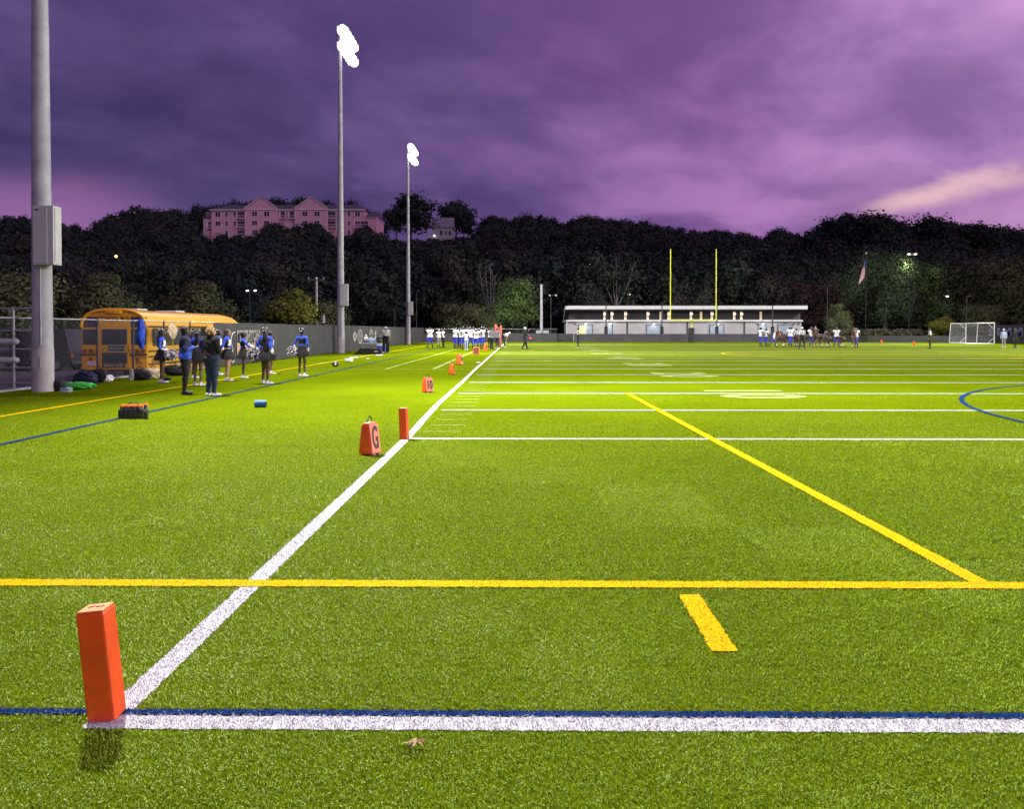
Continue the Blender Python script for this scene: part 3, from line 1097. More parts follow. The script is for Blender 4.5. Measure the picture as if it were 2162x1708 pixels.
rr = random.Random(5)
px = -60.0
while px < 2260:
    inb = 405 < px < 808
    right = px > 1690
    if inb:
        Y = rr.uniform(306, 318)
    elif right:
        Y = rr.uniform(196, 214)
    else:
        Y = rr.uniform(254, 276)
    if 900 < px < 935 or 1004 < px < 1030 or 812 < px < 1004:
        px += 14
        continue
    pyv = float(np.interp(px, PX, PY)) + rr.uniform(-6, 9)
    keys = ['big1', 'big2', 'big3'] if right else ['far1', 'far2', 'far3', 'far4', 'far5']
    ridge_tree(px, pyv, Y, rr.choice(keys), rr.uniform(0.85, 1.15) * (0.75 if inb else 1))
    px += rr.uniform(20, 31) * (1.35 if right else 1.0)
ridge_tree(866, 408, 262, 'far1', 1.35, 'broad dark tree standing tall on the ridge between the apartment building and the grey house')
ridge_tree(836, 436, 258, 'far3', 0.9, 'smaller dark tree just right of the pink apartment building')
ridge_tree(962, 421, 280, 'far3', 1.0, 'single dark tree standing behind the small grey house')
ridge_tree(988, 445, 276, 'far2', 0.8, 'narrow dark tree at the right of the small grey house')
ridge_tree(1042, 452, 262, 'far4', 0.7, 'thin airy tree on the ridge right of the small grey house')

# the wood on the slope: reads as one mass
def wood():
    rg = np.random.default_rng(77)
    parts = {'leaf_dark': [], 'leaf_blue': [], 'leaf_brown': []}
    count = 0
    for Y in np.arange(152, 262, 9.0):
        px = -120 + rg.uniform(0, 20)
        while px < 2330:
            Yr = Y + rg.uniform(-4, 4)
            X = (px - 1100) / 1800 * Yr
            g = hill(X, Yr)
            lim = float(np.interp(px, PX, PY))
            if 400 < px < 1000 :
                lim = max(lim, float(np.interp(px, FX, FY)))
            zmax = z_at(px, lim + rg.uniform(3, 14), Yr)
            h = min(rg.uniform(11, 17), zmax - g)
            if h > 5:
                nl = int(950 + 45 * h)
                V = crown_arrays(rg, h, h * rg.uniform(0.34, 0.46), h * 0.12, nl, 0.38, lobes=9)
                V += np.array([X, Yr, g])
                key = rg.choice(['leaf_dark', 'leaf_blue', 'leaf_brown'], p=[0.5, 0.33, 0.17])
                parts[key].append(V)
                count += 1
            px += rg.uniform(30, 52) * 185 / Yr
    allV, mi = [], []
    for k, key in enumerate(parts):
        for V in parts[key]:
            allV.append(V)
            mi.append(np.full(len(V), k))
    me = quads_mesh('hillside_wood', np.concatenate(allV), [M[k] for k in parts])
    me.polygons.foreach_set('material_index', np.concatenate(mi))
    link('hillside_wood', me, kind='stuff', label='dense dark wood covering the hillside behind the field', category='wood')


wood()


# nearer trees, each with its own look
def near_tree(key, px, pyb, Y, h_top_py, wide, label, cat='tree', g=None, name='tree'):
    X = at(px, 700, Y).x
    g = (-0.7 if X < -13.5 else -0.03) if g is None else g
    z = z_at(px, h_top_py, Y)
    return tree(key, (X, Y, g), z - g, wide, None, label, None, name, cat)


near_tree('olive', 40, 0, 84, 566, 1.25, 'grey-green bushy tree behind the rack of boats, left of the thick light pole')
near_tree('greydark', 215, 0, 88, 574, 1.0, 'wide grey-green tree above the left end of the school bus roof')
near_tree('olive', 150, 0, 92, 612, 0.9, 'low grey-green tree just right of the thick light pole')
near_tree('olive', 300, 0, 96, 640, 0.9, 'low dim bush behind the middle of the school bus roof')
near_tree('greydark', 420, 0, 92, 592, 1.15, 'wide dim olive tree above the front end of the school bus')
near_tree('yellow', 620, 0, 88, 602, 1.55, 'yellow-green cone-shaped tree behind the windscreen fence, left of the second light pole')
near_tree('olive', 700, 0, 96, 634, 0.75, 'small olive tree directly behind the second light pole')
near_tree('olive', 985, 0, 132, 636, 1.35, 'broad olive bush behind the huddle of players')
near_tree('green', 1088, 0, 134, 586, 0.95, 'green leafy tree behind the chain crew, lit from the field')
near_tree('olive', 1032, 0, 128, 664, 0.9, 'low olive bush between the broad olive bush and the green leafy tree')
near_tree('brown', 1255, 0, 144, 612, 0.9, 'dull brown rounded tree behind the left part of the field house roof')
near_tree('brown', 1480, 0, 145, 604, 0.9, 'dull brown tree behind the goalpost above the field house roof')
near_tree('brown', 1425, 0, 144, 622, 0.8, 'low brown tree between the uprights behind the field house')
near_tree('red', 1700, 0, 145, 590, 1.0, 'dusky red-leaved tree above the right end of the field house')
near_tree('brown', 1640, 0, 146, 584, 1.0, 'brown rounded tree behind the right part of the field house roof')
near_tree('red', 1755, 0, 143, 582, 1.0, 'dark reddish tree left of the flagpole')
gt = near_tree('great', 1868, 0, 128, 522, 0.9, 'huge spreading green tree with a thick forked trunk behind the right pylons')
near_tree('green', 1945, 0, 129, 556, 0.85, 'green tree with lamp-lit leaves just right of the huge tree')
near_tree('greydark', 1768, 0, 126, 640, 0.7, 'low dim tree at the right end of the field house behind the linemen')
near_tree('greydark', 2040, 0, 150, 560, 1.1, 'grey-green tree above the soccer goal')
near_tree('greydark', 2130, 0, 145, 540, 1.1, 'large grey-green tree above the blue-lettered sign')
near_tree('yellow', 1995, 0, 118, 664, 1.9, 'yellow-green loose shrub just left behind the soccer goal', 'shrub', name='shrub')
near_tree('yellow', 2062, 0, 119, 676, 2.2, 'yellow-green low shrub seen through the net of the soccer goal', 'shrub', name='shrub')
near_tree('olive', 2075, 0, 122, 640, 0.9, 'olive bush above the crossbar of the soccer goal')
# trunk limbs of the great tree seen against the dark
for i, (px_, top) in enumerate(((1300, 540), (1034, 556))):
    Y = 147 if i == 0 else 141
    X = at(px_, 700, Y).x
    g = hill(X, Y) if Y > 150 else -0.03
    t = thing('bare_tree', 'pale bare tree with thin forked branches behind the field house' if i == 0 else
              'thin bare tree with two pale stems behind the green leafy tree', 'tree', (X, Y, g))
    H = z_at(px_, top, Y) - g
    mb = MB()
    rg = random.Random(3 + i)
    mb.cap((0, 0, -0.3), (0.1, 0, H * 0.42), 0.16, 0.12, n=7)
    tw = MB()
    bk_ = M['bare_bark']
    for a, sp, hh in ((-1, 2.8 if i == 0 else 1.7, 0.98), (0.15, 0.5, 1.0), (1, 3.2 if i == 0 else 0.4, 0.92), (0.6, 1.6, 0.85), (-0.5, 1.2, 0.9)):
        s = Vector((0.1, 0, H * (0.30 + 0.12 * rg.random())))
        e = Vector((a * sp, rg.uniform(-1.5, 1.5), H * hh))
        m1 = s.lerp(e, 0.45) + Vector((a * 0.35, 0, 0))
        mb.cap(s, m1, 0.10, 0.07, n=6)
        mb.cap(m1, e, 0.07, 0.02, n=5)
        for q in range(5):
            u = rg.uniform(0.3, 0.95)
            b = m1.lerp(e, u)
            tw.cap(b, b + Vector((rg.uniform(-1.2, 1.2), rg.uniform(-1, 1), rg.uniform(0.6, 1.8))), 0.03, 0.01, n=4)
    mb.build('trunk', bk_, t, True)
    tw.build('branches', bk_, t, True, kind='stuff')

# clipped shrubs in a row behind the low fence at the right
for i, (px_, w_) in enumerate(((1782, 2.6), (1812, 2.8), (1838, 2.0), (1862, 2.9), (1905, 2.8), (1760, 2.2), (1932, 2.4))):
    Y = 119.5
    X = at(px_, 700, Y).x
    rg = np.random.default_rng(40 + i)
    n = 1500
    d = rg.normal(size=(n, 3))
    d /= np.linalg.norm(d, axis=1)[:, None]
    d = np.sign(d) * np.abs(d) ** 0.7
    c = d * np.array([w_ / 2, 1.1, 0.85]) * rg.uniform(0.85, 1.03, n)[:, None] + np.array([0, 0, 0.85])
    t1 = rg.normal(size=(n, 3)) * 0.10
    t2 = rg.normal(size=(n, 3)) * 0.10
    V = np.stack([c - t1, c - t2, c + t1, c + t2], 1)
    o = link('clipped_shrub', quads_mesh('clipped_shrub', V, M['hedge']), None, (X, Y, -0.03))
    tag(o, 'rounded clipped shrub behind the low fence, number %s counting from the flagpole' % ('two three four five six one seven'.split()[i]), 'shrub',
        'clipped shrubs behind the low fence')


# ------------------------------------------------------------------ apartment building on the hill
def apartment():
    Y = 284.0
    s = Y / 1800.0
    X0, X1 = (430 - 1100) * s, (805 - 1100) * s
    W = X1 - X0
    t = thing('apartment_building', 'pink three-storey apartment building with two gables and grey roofs on the hill', 'building', ((X0 + X1) / 2, Y, 0))

    # photo window: region px (x 200..1395 => W), rows
    def xx(u):
        return -W / 2 + (u - 200) / 1195.0 * W

    def zz(v):   # v in crop pixels, 1.8017 per source px
        py = (650 + v / 1.8017) * 0.565
        return z_at(615, py, Y)
    zb = zz(470) - 5
    ze = zz(240)
    MB().box(xx(265), xx(1290), 0, 14, zb, ze).build('wall', M['pink_siding'], t)
    MB().box(xx(200), xx(264.5), 1.5, 12, zb, zz(290)).build('wall', M['pink_siding'], t)
    MB().box(xx(1290.5), xx(1362), 2.0, 18, zb, zz(292)).build('wall', M['pink_siding'], t)
    MB().box(xx(196), xx(268), 1.0, 12.3, zz(290), zz(282)).build('roof', M['shingle'], t)
    MB().box(xx(1286), xx(1365), 1.6, 18.3, zz(292), zz(284)).build('cornice', M['cream_trim'], t)
    # main hipped roof
    mb = MB()
    a, b, c, d = xx(258), xx(1300), xx(330), xx(1240)
    zr = zz(186)
    mb.add([(a, -0.6, ze), (b, -0.6, ze), (b, 14.6, ze), (a, 14.6, ze), (c, 7, zr), (d, 7, zr)],
           [(0, 1, 5, 4), (1, 2, 5), (2, 3, 4, 5), (3, 0, 4), (0, 3, 2, 1)])
    mb.build('roof', M['shingle'], t)
    mb = MB()
    mb.add([(xx(1288), 1.2, zz(284) + 0.02), (xx(1367), 1.2, zz(284) + 0.02), (xx(1367), 18.5, zz(284) + 0.02), (xx(1288), 18.5, zz(284) + 0.02),
            (xx(1290), 10, zz(232)), (xx(1360), 10, zz(232))], [(0, 1, 5, 4), (1, 2, 5), (2, 3, 4, 5), (3, 0, 4), (0, 3, 2, 1)])
    mb.build('roof', M['shingle'], t)
    # eaves trim
    MB().box(xx(256), xx(1302), -0.75, -0.61, ze - 0.25, ze + 0.12).build('cornice', M['cream_trim'], t)
    # two gabled bays
    for g0, g1 in ((500, 712), (835, 1048)):
        MB().box(xx(g0), xx(g1), -1.2, -0.002, zb, ze - 0.26).build('bay_wall', M['pink_siding'], t)
        mb = MB()
        mid = (g0 + g1) / 2
        mb.prism([(xx(g0), -1.25, ze + 0.14), (xx(g1), -1.25, ze + 0.14), (xx(mid), -1.25, zz(160))], (0, 0.4, 0))
        mb.build('gable', M['pink_siding'], t)
        mb = MB()
        for sgn, e in ((-1, g0 - 6), (1, g1 + 6)):
            mb.prism([(xx(e), -1.6, ze), (xx(mid), -1.6, zz(158)), (xx(mid), -1.6, zz(150)), (xx(e), -1.6, ze + 0.5)], (0, 0.30, 0))
        mb.box(xx(g0 - 4), xx(g1 + 4), -1.55, -1.28, ze - 0.22, ze + 0.12)
        mb.build('gable_trim', M['cream_trim'], t)
        mb = MB()
        for e in (g0 - 6, g1 + 6):
            mb.add([(xx(e), -1.7, ze + 0.52), (xx(mid), -1.7, zz(149)), (xx(mid), 7, zz(149)), (xx(e), 1.5, ze + 0.55)], [(0, 1, 2, 3)])
        mb.build('gable_roof', M['shingle'], t)
        mb = MB()
        for k in range(8):
            z_ = ze + 0.5 + k * 0.5
            wd = (xx(g1) - xx(g0)) / 2 * (1 - (z_ - ze) / (zz(160) - ze)) - 0.3
            if wd > 0.3:
                mb.box((xx(g0) + xx(g1)) / 2 - wd, (xx(g0) + xx(g1)) / 2 + wd, -1.29, -1.251, z_, z_ + 0.06)
        mb.build('siding_board', M['cream_trim'], t)
        for e in (g0, g1):
            MB().box(xx(e) - 0.12, xx(e) + 0.12, -1.29, -1.201, zb, ze - 0.3).build('corner_board', M['cream_trim'], t)
    # cupola
    c = MB()
    c.box(xx(845), xx(880), 6, 8, zz(192), zz(170))
    c = c.build('cupola', M['cream_trim'], t)
    MB().box(xx(838), xx(887), 5.6, 8.4, zz(170), zz(165)).build('cupola_roof', M['shingle'], c)
    # windows: (x0,x1,row)
    rows = {0: (254, 286), 1: (316, 347), 2: (378, 410)}
    tops = [(292, 328), (360, 377), (414, 431), (546, 582), (626, 663), (882, 918), (962, 998), (1180, 1197), (1228, 1262)]
    r1 = [(292, 328), (360, 377), (414, 431), (546, 582), (626, 663), (882, 918), (962, 998), (1180, 1197), (1228, 1262)]
    r2 = [(360, 377), (546, 582), (626, 663), (962, 998), (1180, 1197)]
    for r, ws in ((0, tops), (1, r1), (2, r2)):
        for a, b in ws:
            yf = -1.2 if (500 < a < 712 or 835 < a < 1048) else 0
            z1, z0 = zz(rows[r][0]), zz(rows[r][1])
            f = MB().box(xx(a) - 0.12, xx(b) + 0.12, yf - 0.06, yf - 0.003, z0 - 0.14, z1 + 0.14).build('window', M['cream_trim'], t)
            n = 2 if b - a > 25 else 1
            w = (xx(b) - xx(a)) / n
            for k in range(n):
                MB().box(xx(a) + k * w + 0.07, xx(a) + (k + 1) * w - 0.07, yf - 0.10, yf - 0.062, z0 + 0.02, z1 - 0.02).build('pane', M['glass_dark'], f)
    # left wing patio opening and balconies
    bal = [(440, 500, 0), (440, 500, 1), (440, 500, 2), (730, 768, 0), (790, 828, 0), (1046, 1104, 0), (1046, 1104, 1), (1228, 1322, 1), (232, 272, 1)]
    for a, b, r in bal:
        z1, z0 = zz(rows[r][0] + 2), zz(rows[r][1] + 12)
        yf = 1.5 if a == 232 else 0
        f = MB().box(xx(a) + 0.1, xx(b) - 0.1, yf - 0.05, yf - 0.004, z0, z1).build('balcony_door', M['glass_dark'], t)
        fl = MB().box(xx(a), xx(b), yf - 1.1, yf - 0.06, z0 - 0.22, z0).build('balcony', M['cream_trim'], t)
        mb = MB()
        mb.box(xx(a), xx(b), yf - 1.1, yf - 1.04, z0 + 0.95, z0 + 1.03)
        xk = xx(a)
        while xk < xx(b):
            mb.box(xk, xk + 0.05, yf - 1.1, yf - 1.05, z0 + 0.001, z0 + 0.949)
            xk += 0.35
        mb.build('railing', M['cream_trim'], fl)
        for e in (a, b):
            MB().box(xx(e) - 0.1, xx(e) + 0.1, yf - 1.13, yf - 1.11, z0 - 0.2, z1 + 0.3).build('post', M['cream_trim'], fl)
    mb = MB()
    for k in range(9):
        mb.box(xx(222) + k * 0.3, xx(222) + k * 0.3 + 0.06, 0.9, 0.96, zz(281), zz(256))
    mb.box(xx(222), xx(262), 0.9, 0.97, zz(258), zz(254))
    mb.build('roof_railing', M['cream_trim'], t)
    # lap siding courses stand a little proud of the wall
    mb = MB()
    z_ = zb + 6
    while z_ < ze - 0.4:
        mb.box(xx(266), xx(499), -0.03, -0.002, z_, z_ + 0.05)
        mb.box(xx(713), xx(834), -0.03, -0.002, z_, z_ + 0.05)
        mb.box(xx(1049), xx(1289), -0.03, -0.002, z_, z_ + 0.05)
        z_ += 0.45
    mb.build('siding_courses', M['pink_siding'], t, kind='stuff')
    return t


apartment()


def grey_house():
    Y = 266.0
    c = at(933, 480, Y)
    t = thing('house', 'small grey-roofed house half hidden by trees right of the apartment building', 'house', (c.x, Y, 0))
    z = lambda py: z_at(933, py, Y)
    s = Y / 1800
    MB().box(-2.6, 3.2, 0, 7, z(520), z(478)).build('wall', M['siding_light'], t)
    mb = MB()
    mb.add([(-3.4, -0.4, z(480)), (3.5, -0.4, z(480)), (3.5, 3.5, z(456)), (-3.0, 3.5, z(456)), (3.5, 7.4, z(480)), (-3.4, 7.4, z(480))],
           [(0, 1, 2, 3), (3, 2, 4, 5), (1, 4, 2), (0, 3, 5)])
    mb.build('roof', M['shingle_grey'], t)
    for x0, x1, y0, y1 in ((-0.6, 0.2, 497, 486), (1.0, 1.5, 496, 487), (2.1, 2.8, 496, 487)):
        f = MB().box(x0 - 0.1, x1 + 0.1, -0.06, -0.003, z(y0) - 0.1, z(y1) + 0.1).build('window', M['trim_white'], t)
        MB().box(x0, x1, -0.10, -0.062, z(y0), z(y1)).build('pane', M['glass_dark'], f)
    for x in (-1.9, -1.2):
        f = MB().box(x, x + 0.35, -0.3, 0.3, z(470), z(466)).build('skylight', M['trim_white'], t)
    MB().box(-4.6, -1.2, -1.8, -0.4, z(508), z(499)).build('porch', M['trim_white'], t)
    t2 = thing('porch_lamp', 'bright white lamp glowing at the porch of the small grey house', 'lamp', at(917, 497, Y - 2.2))
    MB().ball((0, 0, 0), 0.32).build('bulb', M['lamp_on'], t2, True)
    MB().box(-0.36, 0.36, -0.3, 0.4, 0.30, 0.42).build('hood', M['dark_metal'], t2)
    # roofs glimpsed on the hill
    t = thing('house_roof', 'pale roof of a house among the trees on the hill above the school bus', 'house', (at(285, 490, 250).x, 250, 0))
    zt = lambda py: z_at(285, py, 250)
    MB().box(-4, 3.5, 0.3, 7, zt(512), zt(497)).build('wall', M['siding_light'], t)
    mb = MB()
    mb.add([(-5, -0.2, zt(497)), (4, -0.2, zt(497)), (2, 3.5, zt(487)), (-2, 3.5, zt(487)), (4, 7.2, zt(497)), (-5, 7.2, zt(497))],
           [(0, 1, 2, 3), (3, 2, 4, 5), (1, 4, 2), (0, 3, 5)])
    mb.build('roof', M['shingle_grey'], t)
    t = thing('porch_lamp', 'small orange lamp glowing in the dark wood above the school bus', 'lamp', at(245, 541, 150))
    MB().ball((0, 0, 0), 0.22).build('bulb', M['lamp_orange'], t, True)
    MB().box(-0.25, 0.25, -0.2, 0.3, 0.22, 0.30).build('hood', M['dark_metal'], t)


grey_house()


# ------------------------------------------------------------------ field house
def field_house():
    Y = 126.0
    s = Y / 1800.0

    def X(u):     # u: px in the 2162-wide crop of the building (region x 2050.. scale 2.059)
        return at((2050 + u / 2.059) * 0.565, 697, Y).x

    def Z(v):
        return z_at(1450, (850 + v / 2.059) * 0.565 + 0, Y)
    t = thing('field_house', 'long low grey field house with slot windows and an overhanging roof behind the goalpost', 'building', (0, Y, 0))
    zg = -0.03
    zt = Z(722)
    MB().box(X(148), X(1945), 0, 11, zg, zt).build('wall', M['siding_light'], t)
    MB().box(X(135), X(1950), -0.35, 11.2, Z(724), Z(710)).build('band', M['trim_white'], t)
    MB().box(X(160), X(1942), 0.3, 10.8, Z(709.8), Z(636)).build('upper_wall', M['siding_dark'], t)
    # shed roof falling to the back
    a, b = X(130) * 0.986, X(1992) * 0.986
    zf, zf2 = Z(602), Z(632)
    mb = MB()
    mb.add([(a, -1.8, zf), (b, -1.8, zf), (b - 0.2, 13, zf - 1.5), (a + 0.5, 13, zf - 1.5)] +
           [(a, -1.8, zf2), (b, -1.8, zf2), (b - 0.2, 13, zf2 - 1.5), (a + 0.5, 13, zf2 - 1.5)],
           [(0, 1, 2, 3), (7, 6, 5, 4), (1, 5, 6, 2), (3, 2, 6, 7), (0, 3, 7, 4)])
    mb.build('roof', M['roof_dark'], t)
    n = 6
    w = (b - a) / n
    for k in range(n):
        MB().box(a + k * w + 0.012, a + (k + 1) * w - 0.012, -1.86, -1.802, zf2 + 0.02, zf - 0.04).build('fascia_board', M['trim_white'], t)
    mb = MB()
    mb.add([(a - 0.04, -1.8, zf2), (a - 0.04, -1.8, zf - 0.04), (a + 0.40, 13, zf - 1.54), (a + 0.40, 13, zf2 - 1.5)], [(0, 1, 2, 3)])
    mb.prism([(a - 0.06, -1.8, zf2), (a - 0.06, -1.8, zf - 0.04), (a + 0.42, 13, zf - 1.54), (a + 0.42, 13, zf2 - 1.5)], (0.05, 0, 0))
    mb.build('rake_board', M['trim_white'], t)
    # siding courses
    mb = MB()
    z_ = 0.3
    while z_ < zt - 0.15:
        mb.box(X(150), X(1943), -0.015, -0.002, z_, z_ + 0.02)
        z_ += 0.2
    mb.build('siding_courses', M['siding_light'], t, kind='stuff')
    # dark vertical panels on the upper storey
    for u0, u1 in ((255, 300), (335, 385), (1778, 1806), (1834, 1862), (565, 640), (820, 850)):
        MB().box(X(u0), X(u1), 0.27, 0.298, Z(705), Z(640)).build('panel', M['roof_dark'], t)
    # slot windows
    for u, bright in ((431, 1), (487, 1), (592, 1), (764, 1), (864, 0), (925, 1), (1097, 1), (1175, 0), (1258, 1), (1430, 1), (1485, 1), (1635, 0)):
        f = MB().box(X(u - 13), X(u + 13), 0.22, 0.297, Z(712), Z(643)).build('window', M['dark_metal'], t)
        MB().box(X(u - 9), X(u + 9), 0.19, 0.219, Z(709), Z(647)).build('pane', M['lit_window'], f)
        if bright:
            MB().ball((X(u + 3), 0.15, Z(664)), 0.16, 1.3, .3, .9).build('lamp', M['lamp_on'], f, True)
            MB().box(X(u - 6), X(u + 6), 0.155, 0.186, Z(703), Z(699)).build('lamp', M['lamp_on'], f)
    # doors with lamps above
    for i, (u0, u1) in enumerate(((232, 336), (450, 488), (755, 858), (1241, 1345), (1615, 1670), (1765, 1870))):
        f = MB().box(X(u0 - 5), X(u1 + 5), -0.06, -0.004, zg, Z(745)).build('door', M['dark_metal'], t)
        f2 = MB().box(X(u0), X(u1), -0.09, -0.062, zg + 0.01, Z(750)).build('door_panel', M['door_blue'], f)
        z0 = 0.2
        mb = MB()
        while z0 < Z(756):
            mb.box(X(u0) + 0.03, X(u1) - 0.03, -0.10, -0.092, z0, z0 + 0.02)
            z0 += 0.28
        mb.build('door_ribs', M['door_blue'], f, kind='stuff')
        if i == 0:
            MB().box(X(236), X(287), -0.12, -0.102, 0.4, Z(754)).build('lit_opening', M['lit_yellow'], f)
        uc = (u0 + u1) / 2
        lm = MB().cap((X(uc), -0.05, Z(737)), (X(uc), -0.5, Z(733)), 0.06, 0.12, n=8).build('wall_lamp', M['dark_metal'], t)
        if i != 5:
            MB().ball((X(uc), -0.5, Z(741)), 0.14, 1.3, 1, 0.6).build('bulb', M['lamp_on'], lm, True)
    for u in (598, 1060, 1498):
        MB().box(X(u), X(u + 14), -0.02, -0.004, zg, zt - 0.02).build('downpipe', M['siding_dark'], t)
    for u in (197, 1600, 1880, 1918):
        MB().box(X(u), X(u + 12), -0.25, -0.003, Z(745), Z(738)).build('camera_box', M['dark_metal'], t)
    MB().box(X(135), X(147), -0.1, 0.4, zg, zt).build('corner_post', M['trim_white'], t)
    # wall lamps throw light on the doors below
    for u in (285, 469, 806, 1293, 1642):
        ld = bpy.data.lights.new('door_light', 'POINT')
        ld.energy = 26
        ld.color = (1, 0.97, 0.9)
        ld.shadow_soft_size = 0.12
        lo = bpy.data.objects.new('door_light', ld)
        COL.objects.link(lo)
        lo.location = (X(u), Y - 0.75, Z(752))


field_house()


# ------------------------------------------------------------------ fences
def chainlink(mb, p0, p1, z0, z1, gap=0.06, r=0.0022):
    p0, p1 = Vector(p0), Vector(p1)
    d = p1 - p0
    L = d.length
    d.normalize()
    H = z1 - z0
    nrm = Vector((-d.y, d.x, 0))
    s = -H
    while s < L:
        for sg in (1, -1):
            a0, a1 = (s, s + H)
            zz0, zz1 = (z0, z1) if sg == 1 else (z1, z0)
            t0 = max(0, -a0 / H)
            t1 = min(1, (L - a0) / H)
            if t1 > t0:
                q0 = p0 + d * (a0 + H * t0)
                q1 = p0 + d * (a0 + H * t1)
                za = zz0 + (zz1 - zz0) * t0
                zb = zz0 + (zz1 - zz0) * t1
                A = Vector((q0.x, q0.y, za))
                B = Vector((q1.x, q1.y, zb))
                w = Vector((0, 0, r * 1.4))
                k = nrm * r * sg
                mb.add([A - w + k, B - w + k, B + w + k, A + w + k], [(0, 1, 2, 3)])
        s += gap


FX_ = -13.1
posts = [16.4, 18.9, 21.4, 23.9, 26.45, 28.9, 31.4, 33.9, 36.7]


def left_fence():
    t = thing('chain_link_fence', 'open chain-link fence with silver top rail in front of the parked school bus', 'fence', (FX_, 0, 0))
    for y in posts[:-1]:
        MB().rod((0, y, -0.1), (0, y, 1.98), 0.034, n=8).build('post', M['dark_metal'], t)
    for a, b in zip(posts[:-1], posts[1:]):
        MB().rod((0, a + 0.002, 1.93), (0, b - 0.002, 1.93), 0.021, n=6).build('top_rail', M['steel'], t)
        mb = MB()
        chainlink(mb, (0, a, 0), (0, b, 0), 0.06, 1.92)
        mb.build('chain_link', M['wire'], t, kind='stuff')
        MB().rod((0, a, 0.06), (0, b, 0.06), 0.01, n=5).build('bottom_rail', M['steel'], t)
    t = thing('windscreen_fence', 'long fence covered in dark windscreen cloth along the left side of the field', 'fence', (FX_, 0, 0))
    y = 36.7
    k = 0
    while y < 115.5:
        MB().rod((-0.04, y, -0.1), (-0.04, y, 1.93), 0.034, n=8).build('post', M['dark_metal'], t)
        # each panel sags and billows slightly
        n = 10
        vs, fs = [], []
        rg = random.Random(k)
        am = rg.uniform(0.01, 0.035)
        for i in range(n + 1):
            u = i / n
            for j in range(4):
                v = j / 3
                vs.append((0.0 + am * math.sin(math.pi * u) * math.sin(math.pi * v) + 0.004 * math.sin(9 * u + k), y + u * 3.3 + (0.0), 0.03 + v * (1.90 - 0.03 + 0.012 * math.sin(math.pi * u * 3))))
        for i in range(n):
            for j in range(3):
                fs.append((i * 4 + j, (i + 1) * 4 + j, (i + 1) * 4 + j + 1, i * 4 + j + 1))
        mb = MB()
        mb.add(vs, fs)
        mb.build('windscreen_panel', M['windscreen'], t, True)
        MB().rod((-0.03, y, 1.92), (-0.03, y + 3.3, 1.92), 0.02, n=6).build('top_rail', M['dark_metal'], t)
        y += 3.3
        k += 1
    # team lettering printed on the cloth (faces the field, +X)
    rot = Matrix(((0, -1, 0), (1, 0, 0), (0, 0, 1))).to_4x4().to_euler()

    def word(s, size, m, y, z, xs, off, bold=0.0, name='lettering'):
        me = text_mesh(s, size, m, 0.002, bold=bold, xs=xs)
        o = link(name, me, t, (off, y, z))
        o.rotation_euler = (0, 0, R(90))
        return o
    word('BRIGHTON', 0.66, M['print_white'], 41.1, 1.32, 1.02, 0.055, 0.025)
    word('BRIGHTON', 0.66, M['black_print'], 41.1, 1.32, 1.02, 0.062, -0.004)
    word('BENGALS', 0.84, M['print_white'], 41.0, 0.64, 0.92, 0.052, 0.05)
    word('BENGALS', 0.84, M['print_orange'], 41.0, 0.64, 0.92, 0.060, 0.012)
    # white outline curling round the left of the words
    mb = MB()
    pts = [(39.1, 1.52), (38.75, 1.45), (38.55, 1.2), (38.62, 0.95), (38.80, 0.75), (38.55, 0.52), (38.45, 0.30), (38.7, 0.15), (38.95, 0.22)]
    for a, b in zip(catmull(pts, 4)[:-1], catmull(pts, 4)[1:]):
        mb.rod((0.055, a[0], a[1]), (0.055, b[0], b[1]), 0.018, n=4)
    mb.build('emblem_outline', M['print_white'], t)
    mb = MB()
    mb.cap((0.05, 43.9, 1.48), (0.056, 43.9, 1.48), 0.20, 0.20, n=12, flat=True)
    mb.build('emblem', M['print_orange'], t)
    mb = MB()
    for k in range(14):
        a0, a1 = k / 14 * 6.283, (k + 1) / 14 * 6.283
        mb.rod((0.056, 43.9 + 0.24 * math.cos(a0), 1.48 + 0.22 * math.sin(a0)), (0.056, 43.9 + 0.24 * math.cos(a1), 1.48 + 0.22 * math.sin(a1)), 0.02, n=4)
    mb.build('emblem_ring', M['print_white'], t)

    def ring(yc, zc, ry, rz, w, m, name='round_logo'):
        vs, fs = [], []
        n = 28
        for k in range(n):
            a = 2 * math.pi * k / n
            vs.append((0.05, yc + ry * math.cos(a), zc + rz * math.sin(a)))
            vs.append((0.05, yc + (ry - w) * math.cos(a), zc + (rz - w) * math.sin(a)))
        for k in range(n):
            j = (k + 1) % n
            fs.append((2 * k, 2 * j, 2 * j + 1, 2 * k + 1))
        mb = MB()
        mb.add(vs, fs)
        return mb.build(name, m, t)

    def disc(yc, zc, ry, rz, m, x=0.045, name='round_logo'):
        mb = MB()
        mb.add([(x, yc + ry * math.cos(a), zc + rz * math.sin(a)) for a in np.linspace(0, 6.28, 24)[:-1]], [tuple(range(23))])
        return mb.build(name, m, t)
    disc(67.4, 1.10, 0.75, 0.36, M['print_faded'])
    disc(67.4, 1.10, 0.25, 0.16, M['windscreen'], 0.055, 'round_logo_centre')
    disc(69.6, 1.10, 1.15, 0.60, M['print_dim'])
    ring(69.6, 1.10, 1.15, 0.60, 0.10, M['print_faded'])
    MB().box(0.04, 0.05, 71.5, 73.1, 0.82, 1.05).build('square_logo', M['print_white'], t)
    MB().box(0.04, 0.05, 71.9, 72.7, 1.10, 1.24).build('square_logo', M['print_white'], t)
    disc(74.8, 1.28, 1.0, 0.42, M['print_dim'])
    disc(74.8, 0.78, 1.0, 0.42, M['print_dim'])
    ring(74.8, 1.28, 0.9, 0.38, 0.12, M['print_faded'])
    disc(77.0, 1.35, 0.42, 0.22, M['print_faded'])
    disc(77.0, 0.90, 0.42, 0.26, M['print_faded'])


left_fence()


